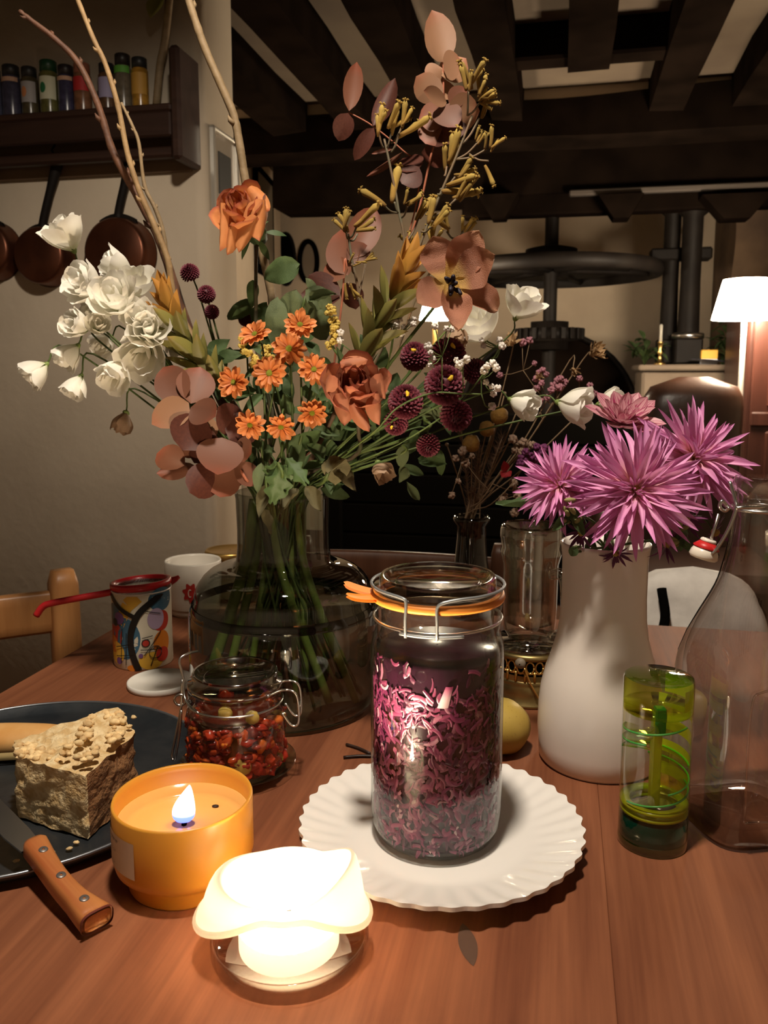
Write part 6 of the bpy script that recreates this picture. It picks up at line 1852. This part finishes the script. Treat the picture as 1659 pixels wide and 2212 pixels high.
def spray(label, dy, stem, leaves, sets, seed, cat='foliage'):
    rnd = random.Random(seed); Y = VY + dy
    sp = spline([P(x, y, Y) for x, y in stem] + [NC + Vector((rnd.uniform(-.03, .03), rnd.uniform(-.03, .02), 0)), Vector((vb.x + rnd.uniform(-.02, .02), vb.y, TZ + znk)), vb + Vector((rnd.uniform(-.07, .07), rnd.uniform(-.05, .05), .02))], 5)
    root = sp[-1].copy()
    t = thing('leaf_spray', label, cat, root, 0, 'green foliage of the bouquet')
    MB().tube([p - root for p in sp], .0018, 6).obj('stem', M['stem'], t)
    for (x0, y0, x1, y1, w, s) in leaves:
        p0 = P(x0, y0, Y); p1 = P(x1, y1, Y + rnd.uniform(-.03, .02))
        leaf_at(rnd.choice(sets[s]), 'leaf', t, root, p0, p1, mpx(w, Y, .3), toward(p0) + Vector((rnd.uniform(-.4, .4), 0, rnd.uniform(0, .6))))
SETS = [gl_, g2, g3]
spray('large drooping grey green rose leaves above the daisies', -.03, [(660, 640), (640, 720), (620, 850)],
      [(648, 570, 560, 600, 56, 0), (640, 625, 608, 730, 62, 1), (600, 640, 586, 742, 50, 1), (660, 625, 720, 665, 50, 1), (668, 650, 735, 640, 26, 1), (680, 665, 720, 742, 64, 1), (690, 650, 650, 700, 50, 1), (660, 600, 700, 640, 24, 1)], SETS, 1)
spray('dark leaves left of the rose stem', .02, [(545, 690), (560, 760), (580, 900)], [(548, 645, 478, 705, 34, 0), (546, 605, 545, 660, 26, 0), (545, 665, 500, 690, 26, 0), (550, 700, 580, 650, 40, 0)], SETS, 2)
rnd = random.Random(77)
spots = [('dark chrysanthemum leaves behind the daisies', -.04, 590, 850, 110, 90), ('dark green leaves between daisies and rose', -.05, 680, 850, 70, 70), ('dark green leaves below the daisies', -.05, 610, 985, 110, 60),
         ('dark foliage under the salmon rose', -.02, 760, 970, 100, 70), ('dark foliage between pompoms and dried bunch', .0, 880, 930, 90, 80), ('shaded foliage above the vase neck', -.02, 680, 1010, 100, 50),
         ('dark foliage between olive bracts and rust leaves', .0, 440, 830, 70, 60), ('dark foliage behind the orange daisies', .03, 560, 780, 90, 80), ('dark foliage behind the burgundy pompoms', .04, 900, 820, 100, 90), ('dark foliage in the bouquet core', .05, 740, 800, 120, 110)]
for i, (lab, dy, cx, cy, rx, ry) in enumerate(spots):
    lv = []
    for j in range(13):
        a = rnd.uniform(0, 6.28); r = math.sqrt(rnd.random())
        x, y = cx + rx * r * math.cos(a), cy + ry * r * math.sin(a)
        b = rnd.uniform(0, 6.28); L_ = rnd.uniform(38, 75)
        lv.append((x, y, x + L_ * math.cos(b), y + L_ * math.sin(b), rnd.uniform(20, 38), 0))
    spray(lab, dy, [(cx, cy - ry * .5), (cx * .8 + 622 * .2, cy + ry * .3)], lv, SETS, 20 + i)
# hanging leaves over the vase rim
def lobed(name, m, seed):
    def fn(a, t):
        s = a * 2 - 1
        w = .5 * math.sin(math.pi * min(1, t ** .8 * .97 + .02)) ** .6 * (1 + .3 * math.cos(t * 19))
        return (s * w, t + .12 * abs(s) * (t > .2), .06 * math.sin(s * 3 + seed) - .3 * t * t)
    return MB().grid(fn, 8, 24).mesh(name, m)
M['bright_leaf'] = mat('bright_green_leaf', (.06, .11, .035), .5, (.09, .15, .055), 50.0, .2, 60.0, trans=.25)
lob = [lobed('leaf', M['bright_leaf'], s) for s in range(2)]
spray('lobed bright green leaves over the vase rim', -.13, [(600, 1000), (610, 1030)], [(610, 1005, 588, 1085, 46, 0), (612, 1005, 618, 1070, 34, 0), (600, 1000, 572, 1040, 30, 0), (620, 990, 650, 1030, 34, 0)], [lob], 51)
spray('dry olive leaf folded over the rim, right of centre', -.13, [(720, 985), (700, 1040)], [(730, 985, 718, 1048, 62, 2), (722, 1000, 778, 1056, 44, 2), (735, 990, 700, 1040, 40, 2)], SETS, 52)
spray('withered leaves twisting down inside the neck', -.09, [(575, 1010), (580, 1060)], [(578, 1045, 560, 1120, 34, 2), (570, 1100, 602, 1165, 34, 2), (640, 1055, 610, 1125, 40, 2), (565, 1000, 552, 1060, 26, 1), (660, 1050, 690, 1110, 30, 2)], SETS, 53)
spray('withered leaf hanging free on the right', -.06, [(870, 960), (860, 985)], [(872, 962, 862, 1010, 30, 1), (866, 1005, 880, 1048, 26, 1), (878, 1040, 902, 1076, 20, 1), (880, 1010, 868, 1040, 18, 1)], SETS, 54)
spray('leafy green tips right of the pompoms', -.05, [(915, 900), (900, 940)], [(920, 875, 926, 925, 40, 1), (930, 880, 960, 915, 24, 1), (905, 930, 880, 960, 22, 0)], SETS, 55)
# extra bare stems in the water
M['wetstem'] = mat('wet_green_stem', (.17, .24, .05), .4, (.24, .30, .08), 40.0, trans=.15)
for i, (x0, x1, r, lab) in enumerate(((600, 712, 9, 'thick cut stem ending near the vase floor'), (650, 770, 8, 'cut stem slanting to the right in the vase'), (640, 640, 6, 'thin stem down the middle of the vase'), (560, 450, 12, 'thick green stem at the left of the vase'), (575, 490, 9, 'green stem beside the thick one in the vase'), (590, 540, 7, 'brownish stem in the left of the vase'), (660, 660, 8, 'stem with pale end in the vase'))):
    p0 = NC + Vector((mpx(x0 - 622, VY, .25), -.02 + .008 * i, -.01)); p2 = P(x1, 1540 if i < 3 else 1470, VY - .05)
    p2.z = max(p2.z, TZ + .016)
    p1 = p0.lerp(p2, .38); p1.x = p0.x + (p2.x - p0.x) * .22
    pts = spline([p0, p1, p2], 8)
    t = thing('cut_stem', lab, 'stem', pts[-1], 0, 'cut stems in the big vase')
    MB().tube([p - pts[-1] for p in pts], mpx(r, VY, .1), 8).obj('stalk', M['wetstem'], t)
# ================================================================== pink dahlias in the white vase
WN = Vector((wb.x, wb.y, TZ + hw_(1185)))
M['dahlia'] = mat('pink_dahlia_petal', (.60, .19, .40), .5, grad=[(0, (.78, .52, .2)), (.2, (.84, .5, .46)), (.45, (.80, .37, .60)), (1, (.66, .25, .54))], trans=.22, var=.22)
dp = [leaf_mesh('petal', 1.0, .125, M['dahlia'], bend=b, fold=.9, cup=.3, wpos=.42, pw=.75, base=.35, twist=tw, n=4, mm=9, seed=i) for i, (b, tw) in enumerate(((.25, .2), (-.3, -.3), (.5, .5), (-.55, .1), (.05, -.6)))]
M['heart'] = mat('dahlia_heart', (.45, .26, .06), .6, (.3, .22, .05), 300.0)
def wstem(head, ax, seed):
    rnd = random.Random(seed)
    nk = WN + Vector((rnd.uniform(-.02, .02), rnd.uniform(-.02, .02), 0))
    return spline([head, head - Vector(ax) * .035, nk, Vector((nk.x * .5 + wb.x * .5, nk.y * .5 + wb.y * .5, TZ + hw_(1296)))], 5)
def dahlia(px, py, rpx, dy, axis, label, seed, rings):
    rnd = random.Random(seed); Y = WY + dy
    c = P(px, py, Y); ax = Vector(axis).normalized(); k = mpx(rpx, Y, c.z - TZ)
    path = wstem(c - ax * .01, ax, seed)
    t, root = flower('cactus_dahlia', label, 'dahlia', 'pink cactus dahlias', c, ax, .0028, path=path)
    hd = MB().blob((0, 0, -.02), (.13, .13, .1), 12, 7, .3, 4.0).obj('flower_head', M['heart'], t, mtx=head_mtx(root, c, ax, rnd.uniform(0, 360)) @ SC(k))
    for ri, (n, L_, e) in enumerate(rings):
        for i in range(n):
            sc = L_ * rnd.uniform(.84, 1.06)
            inst(rnd.choice(dp), 'petal', hd, mtx=RZ(360 * (i + .5 * (ri % 2)) / n + rnd.uniform(-7, 7)) @ TR(0, .05, -.06 + .018 * ri) @ RX(e + rnd.uniform(-8, 8)) @ RY(rnd.uniform(-25, 25)) @ SC(sc * rnd.uniform(.95, 1.3), sc, sc))
R7 = ((15, .9, -34), (19, 1.0, -14), (21, 1.02, 2), (20, .98, 17), (18, .88, 33), (15, .68, 50), (12, .45, 62), (9, .28, 74))
dahlia(1372, 1058, 152, -.075, (-.06, -.90, .30), 'largest pink spiky dahlia at the front', 1, R7)
dahlia(1500, 992, 138, .0, (.34, -.66, .60), 'pink spiky dahlia behind the bottle neck', 2, R7)
dahlia(1212, 1048, 104, -.03, (-.42, -.66, .50), 'smaller pink spiky dahlia on the left', 3, R7)
# striped broad petalled dahlia
sn = NT('striped_dahlia_petal')
uvn = sn.n('UVMap').outputs[0]
xs = sn.n('SeparateXYZ', {0: uvn}).outputs
st_ = sn.noise(sn.n('CombineXYZ', {0: sn.math('MULTIPLY', xs[0], 9.0), 1: sn.math('MULTIPLY', xs[1], 1.2), 2: sn.math('MULTIPLY', sn.n('ObjectInfo').outputs['Random'], 20.0)}).outputs[0], 1.0, 2.0)
sc_ = sn.ramp(st_, [(.5, C(.66, .34, .38)), (.58, C(.36, .04, .12))])
pbs = sn.n('BsdfPrincipled', {'Base Color': sc_, 'Roughness': .5}).outputs[0]
M['striped'] = sn.done(sn.n('MixShader', {0: .22, 1: pbs, 2: sn.n('BsdfTranslucent', {'Color': sc_}).outputs[0]}).outputs[0])
bp_ = [leaf_mesh('petal', 1.0, .46, M['striped'], bend=b, cup=.35, wpos=.6, pw=.65, base=.3, n=8, mm=8, seed=i) for i, b in enumerate((.3, .6, .1))]
Y = WY + .05
c = P(1345, 915, Y); ax = Vector((.03, -.5, .86)); k = mpx(84, Y, .35)
t, root = flower('striped_dahlia', 'pale pink dahlia with crimson stripes behind the big ones', 'dahlia', None, c, ax, .0024, path=wstem(c - ax * .01, ax, 9))
hd = MB().blob((0, 0, .05), (.16, .16, .14), 12, 7, .4, 5.0).obj('flower_head', mat('dahlia_bud', (.4, .1, .12), .6), t, mtx=head_mtx(root, c, ax) @ SC(k))
rnd = random.Random(4)
for ri, (n, L_, e) in enumerate(((10, 1.0, 12), (9, .85, 34), (7, .6, 55), (5, .38, 70))):
    for i in range(n):
        inst(rnd.choice(bp_), 'petal', hd, mtx=RZ(360 * (i + .5 * (ri % 2)) / n + rnd.uniform(-5, 5)) @ TR(0, .05, .01 * ri) @ RX(e + rnd.uniform(-6, 6)) @ RY(rnd.uniform(-8, 8)) @ SC(L_ * rnd.uniform(.93, 1.07)))
# wilted purple asters and green buds at the rim
M['plum'] = mat('wilted_plum', (.15, .035, .10), .7, (.10, .02, .07), 80.0, trans=.15, var=.4)
pq = [leaf_mesh('petal', 1.0, .2, M['plum'], bend=b, fold=.4, n=2, mm=5) for b in (.4, -.5)]
for i, (px, py, r, ax, lab) in enumerate(((1255, 1150, 40, (-.4, -.8, -.3), 'wilted purple aster at the left of the white vase rim'), (1440, 1175, 46, (.5, -.7, -.45), 'wilted plum aster under the right dahlia'), (1330, 1195, 40, (0, -.75, -.6), 'wilted plum aster hanging over the rim'), (1480, 1120, 50, (.6, -.6, -.4), 'wilted plum aster behind the stopper'), (1545, 1150, 46, (.7, -.5, -.4), 'plum aster at the far right of the dahlias'))):
    rnd = random.Random(i + 300)
    Y = WY - (.05 if i != 3 else .02) + (.04 if i == 4 else 0)
    c = P(px, py, Y); ax = Vector(ax).normalized(); k = mpx(r, Y, .22)
    t, root = flower('wilted_aster', lab, 'flower', 'wilted asters at the vase rim', c, ax, .0014, path=spline([c, c - ax * .02 + Vector((0, .01, .004)), WN + Vector((.0, -.01, .01)), WN + Vector((0, 0, -.05))], 4))
    hd = MB().blob((0, 0, 0), .2, 8, 6, .3, 3.0, i).obj('flower_head', M['heart'], t, mtx=head_mtx(root, c, ax) @ SC(k))
    for j in range(20): inst(rnd.choice(pq), 'petal', hd, mtx=RZ(18 * j) @ TR(0, .1, 0) @ RX(rnd.uniform(-30, 50)) @ SC(rnd.uniform(.7, 1.1)))
gbud = MB().blob((0, 0, .5), (.22, .22, .55), 8, 6).mesh('bud', mat('olive_bud', (.24, .24, .08), .6, (.3, .27, .1), 60.0))
for i, (px, py, lab, n) in enumerate(((1235, 1105, 'green bud sprig between the left and big dahlia', 9), (1462, 1148, 'olive seed pods below the right dahlia', 8), (1245, 1180, 'dark leafy sprig at the left vase rim', 4))):
    rnd = random.Random(i + 400); Y = WY - .055
    c = P(px, py, Y)
    sp = spline([c, c + Vector((.004, .02, -.01)), WN + Vector((0, -.01, .0)), WN + Vector((0, 0, -.05))], 4)
    root = sp[-1].copy()
    t = thing('bud_sprig', lab, 'sprig', root)
    MB().tube([p - root for p in sp], .0013, 5).obj('stem', M['stem'], t)
    for j in range(n):
        p = P(px + rnd.uniform(-18, 18), py + rnd.uniform(-26, 26), Y + rnd.uniform(-.008, .008))
        if i < 2: inst(gbud, 'bud', t, mtx=Matrix.Translation(p - root) @ AX((rnd.uniform(-1, 1), rnd.uniform(-1, 0), rnd.uniform(-.3, 1))) @ SC(mpx(26, Y, .25)))
        p1 = P(px + rnd.uniform(-50, 40), py + rnd.uniform(-20, 60), Y + rnd.uniform(-.01, .02))
        if j % 2 == 0: leaf_at(gl_[j % 3], 'leaf', t, root, c, p1, mpx(22, Y, .25), toward(c))
# long leaf reaching left over the tankard
c0 = P(1205, 1095, WY - .01); c1 = P(1075, 1112, WY + .02)
t = thing('vase_leaf', 'long thin green leaf reaching left over the tankard', 'leaf', WN)
MB().tube([(0, 0, -.04), (0, 0, 0), c0 - WN], .0012, 5).obj('stem', M['stem'], t)
leaf_at(gl_[1], 'leaf', t, WN, c0, c1, .014, (0, -.4, .9))

# ================================================================== dried bunch in the dark bottle vase
DN = Vector((db.x, db.y, TZ + dz(1120)))
def dneck(r): return [DN + Vector((r.uniform(-.012, .012), r.uniform(-.012, .012), 0)), Vector((db.x, db.y, TZ + .05))]
M['drystem'] = mat('dry_stem', (.20, .13, .07), .7)
M['pinkgyp'] = mat('pink_gypsophila', (.42, .18, .22), .7, trans=.2, var=.3)
pg_me = gy_me.copy(); pg_me.materials.clear(); pg_me.materials.append(M['pinkgyp'])
M['paleg'] = mat('dry_beige_gypsophila', (.36, .24, .17), .7, trans=.2, var=.3)
bg_me = gy_me.copy(); bg_me.materials.clear(); bg_me.materials.append(M['paleg'])
rr_ = random.Random(8)
DYb = DY - .04
gypsophila('dried pink gypsophila right of the upright white bloom', DYb, [(1200, 860), (1150, 940), (1080, 1040)],
   [(1170, 830, [(1165, 805), (1158, 818), (1172, 800), (1180, 808), (1160, 838), (1170, 828)]), (1205, 840, [(1195, 830), (1205, 822), (1212, 818), (1218, 830), (1208, 836), (1192, 842), (1222, 824)]), (1250, 850, [(1252, 818), (1275, 832), (1280, 850), (1270, 845)]), (1130, 800, [(1145, 735), (1128, 740), (1155, 785), (1080, 810)]), (1165, 865, [(1165, 865), (1182, 858)])], pg_me, 21, dneck(rr_), 'dried_gypsophila', 'drystem', 8)
gypsophila('dried beige gypsophila low in the dried bunch', DYb - .01, [(1120, 960), (1080, 1020), (1040, 1080)],
   [(1110, 960, [(1108, 950), (1120, 960), (1112, 972), (1130, 955), (1125, 975), (1140, 965), (1150, 960)]), (1130, 1060, [(1110, 1045), (1115, 1060), (1090, 1070), (1112, 1108), (1085, 1080), (1118, 1072)]), (1000, 990, [(985, 990), (1000, 975), (1005, 1000), (1020, 985), (975, 1070), (990, 1040)])], bg_me, 22, dneck(rr_), 'dried_gypsophila', 'drystem', 9)
M['purp'] = mat('purple_statice', (.16, .03, .11), .7, (.22, .05, .16), 60.0, trans=.2, var=.3)
ps_me = gy_me.copy(); ps_me.materials.clear(); ps_me.materials.append(M['purp'])
gypsophila('dark purple statice left of the small dahlia', DYb - .03, [(1145, 980), (1110, 1040), (1060, 1090)], [(1145, 985, [(1135, 975), (1148, 985), (1155, 995), (1140, 998), (1165, 978), (1130, 990), (1125, 1000), (1160, 965), (1175, 968)])], ps_me, 23, dneck(rr_), 'purple_statice', 'drystem', 11)
# globe flowers
M['globe'] = mat('ochre_globe', (.30, .16, .03), .8, (.2, .1, .02), 90.0, .8, 300.0)
for i, (px, py, r, lab) in enumerate(((1052, 926, 17, 'ochre globe flower in the dried bunch, round one'), (1078, 898, 19, 'ochre globe flower behind the white bud'), (1018, 958, 19, 'ochre fluffy globe flower, lowest in the dried bunch'))):
    c = P(px, py, DYb - .01)
    t, root = flower('globe_flower', lab, 'flower', 'dried globe flowers', c, (0, 0, 1), .0011, M['drystem'], path=spline([c, c.lerp(DN, .5) + Vector((0, 0, .01))] + dneck(rr_), 4))
    MB().blob(c - root, mpx(r, DYb, .3), 16, 10, .12, 9.0, i).obj('globe', M['globe'], t)
# tan dried heads
M['tanp'] = mat('tan_dried_petal', (.48, .32, .17), .7, (.36, .22, .1), 50.0, trans=.25, var=.4)
tq = [leaf_mesh('petal', 1.0, .3, M['tanp'], bend=b, fold=.3, ruf=.05, n=4, mm=6, seed=i) for i, b in enumerate((.8, .3, 1.2))]
for i, (px, py, r, ax, lab, Yd) in enumerate(((1280, 764, 34, (.5, -.6, .4), 'tan dried strawflower above the striped dahlia', DYb), (1105, 742, 28, (-.1, -.6, .7), 'brown dried seed head below the upright white bloom', DYb), (1238, 798, 18, (.1, -.6, -.6), 'small drooping dried bell left of the strawflower', DYb), (1165, 815, 14, (0, -.6, .5), 'tiny dried bud in the dried bunch', DYb))):
    rnd = random.Random(i + 500)
    c = P(px, py, Yd); ax = Vector(ax).normalized(); k = mpx(r, Yd, .4)
    t, root = flower('dried_flower', lab, 'flower', 'dried heads in the dark vase', c, ax, .0011, M['drystem'], path=spline([c, c - ax * .02, c.lerp(DN, .55)] + dneck(rr_), 4))
    hd = MB().blob((0, 0, .05), .25, 8, 6, .4, 4.0, i).obj('flower_head', M['tanp'], t, mtx=head_mtx(root, c, ax) @ SC(k))
    for j in range(18): inst(rnd.choice(tq), 'petal', hd, mtx=RZ(20 * j + rnd.uniform(-8, 8)) @ TR(0, .08, 0) @ RX(rnd.uniform(5, 65)) @ SC(rnd.uniform(.7, 1.1)))
# red bract
c = P(1092, 1020, DYb - .02)
t, root = flower('red_bract', 'small dark red bract in the dried bunch', 'flower', None, c, (0, -.5, .5), .001, M['drystem'], path=spline([c, c.lerp(DN, .5)] + dneck(rr_), 4))
rl = unit_leaf('bract', mat('dark_red_bract', (.30, .02, .025), .6, trans=.2), bend=.5, cup=.3)
for (x, y) in ((1085, 990), (1105, 1032), (1080, 1034)): leaf_at(rl, 'bract', t, root, c, P(x, y, DYb - .03), .014, (0, -1, .3))
# feathery grass
rnd = random.Random(66)
M['plume'] = mat('brown_feather_grass', (.20, .115, .075), .85, trans=.3, var=.3)
for i, (cx, cy, w, h, lab) in enumerate(((1030, 1060, 34, 90, 'feathery brown grass plume just over the bottle vase'), (1070, 1040, 34, 100, 'feathery brown grass plume leaning right'), (1000, 1030, 26, 110, 'feathery brown grass plume leaning left'))):
    base = DN + Vector((0, 0, -.01)); tip = P(cx + (cx - 1016) * .3, cy - h, DYb)
    t = thing('grass_plume', lab, 'grass', base, 0, 'feather grass in the dried bunch')
    ax_ = tip - base
    mb = MB()
    for j in range(260):
        f = rnd.uniform(.15, 1); p = ax_ * f
        d = Vector((rnd.uniform(-1, 1), rnd.uniform(-1, 1), rnd.uniform(.3, 1.4))).normalized()
        L_ = mpx(w * rnd.uniform(.5, 1.1), DYb, .3)
        s = d.orthogonal().normalized() * .0004
        b = mb.mark()
        for q in (p - s, p + s, p + d * L_): mb.vert(q)
        mb.face((b, b + 1, b + 2))
    tag(mb.obj('feathers', M['plume'], t), None, None, None, 'stuff')
    MB().tube([(0, 0, -.03), (0, 0, 0), ax_ * .6, ax_], .0009, 5).obj('stalk', M['drystem'], t)
for i, (px, py, lab) in enumerate(((965, 960, 'thin bare dry stalk left in the dried bunch'), (1090, 850, 'thin bare dry stalk in the middle of the dried bunch'), (1245, 900, 'long bare dry stalk leaning right'), (1120, 880, 'thin bare dry stalk beside the white bud'))):
    c = P(px, py, DYb)
    sp = spline([c, c.lerp(DN, .5)] + dneck(rr_), 4)
    t = thing('dry_stalk', lab, 'stalk', sp[-1])
    MB().tube([p - sp[-1] for p in sp], .001, 5).obj('stalk', M['drystem'], t)
    MB().blob(c - sp[-1], .003, 6, 4, .4).obj('tip_bud', M['drystem'], t)
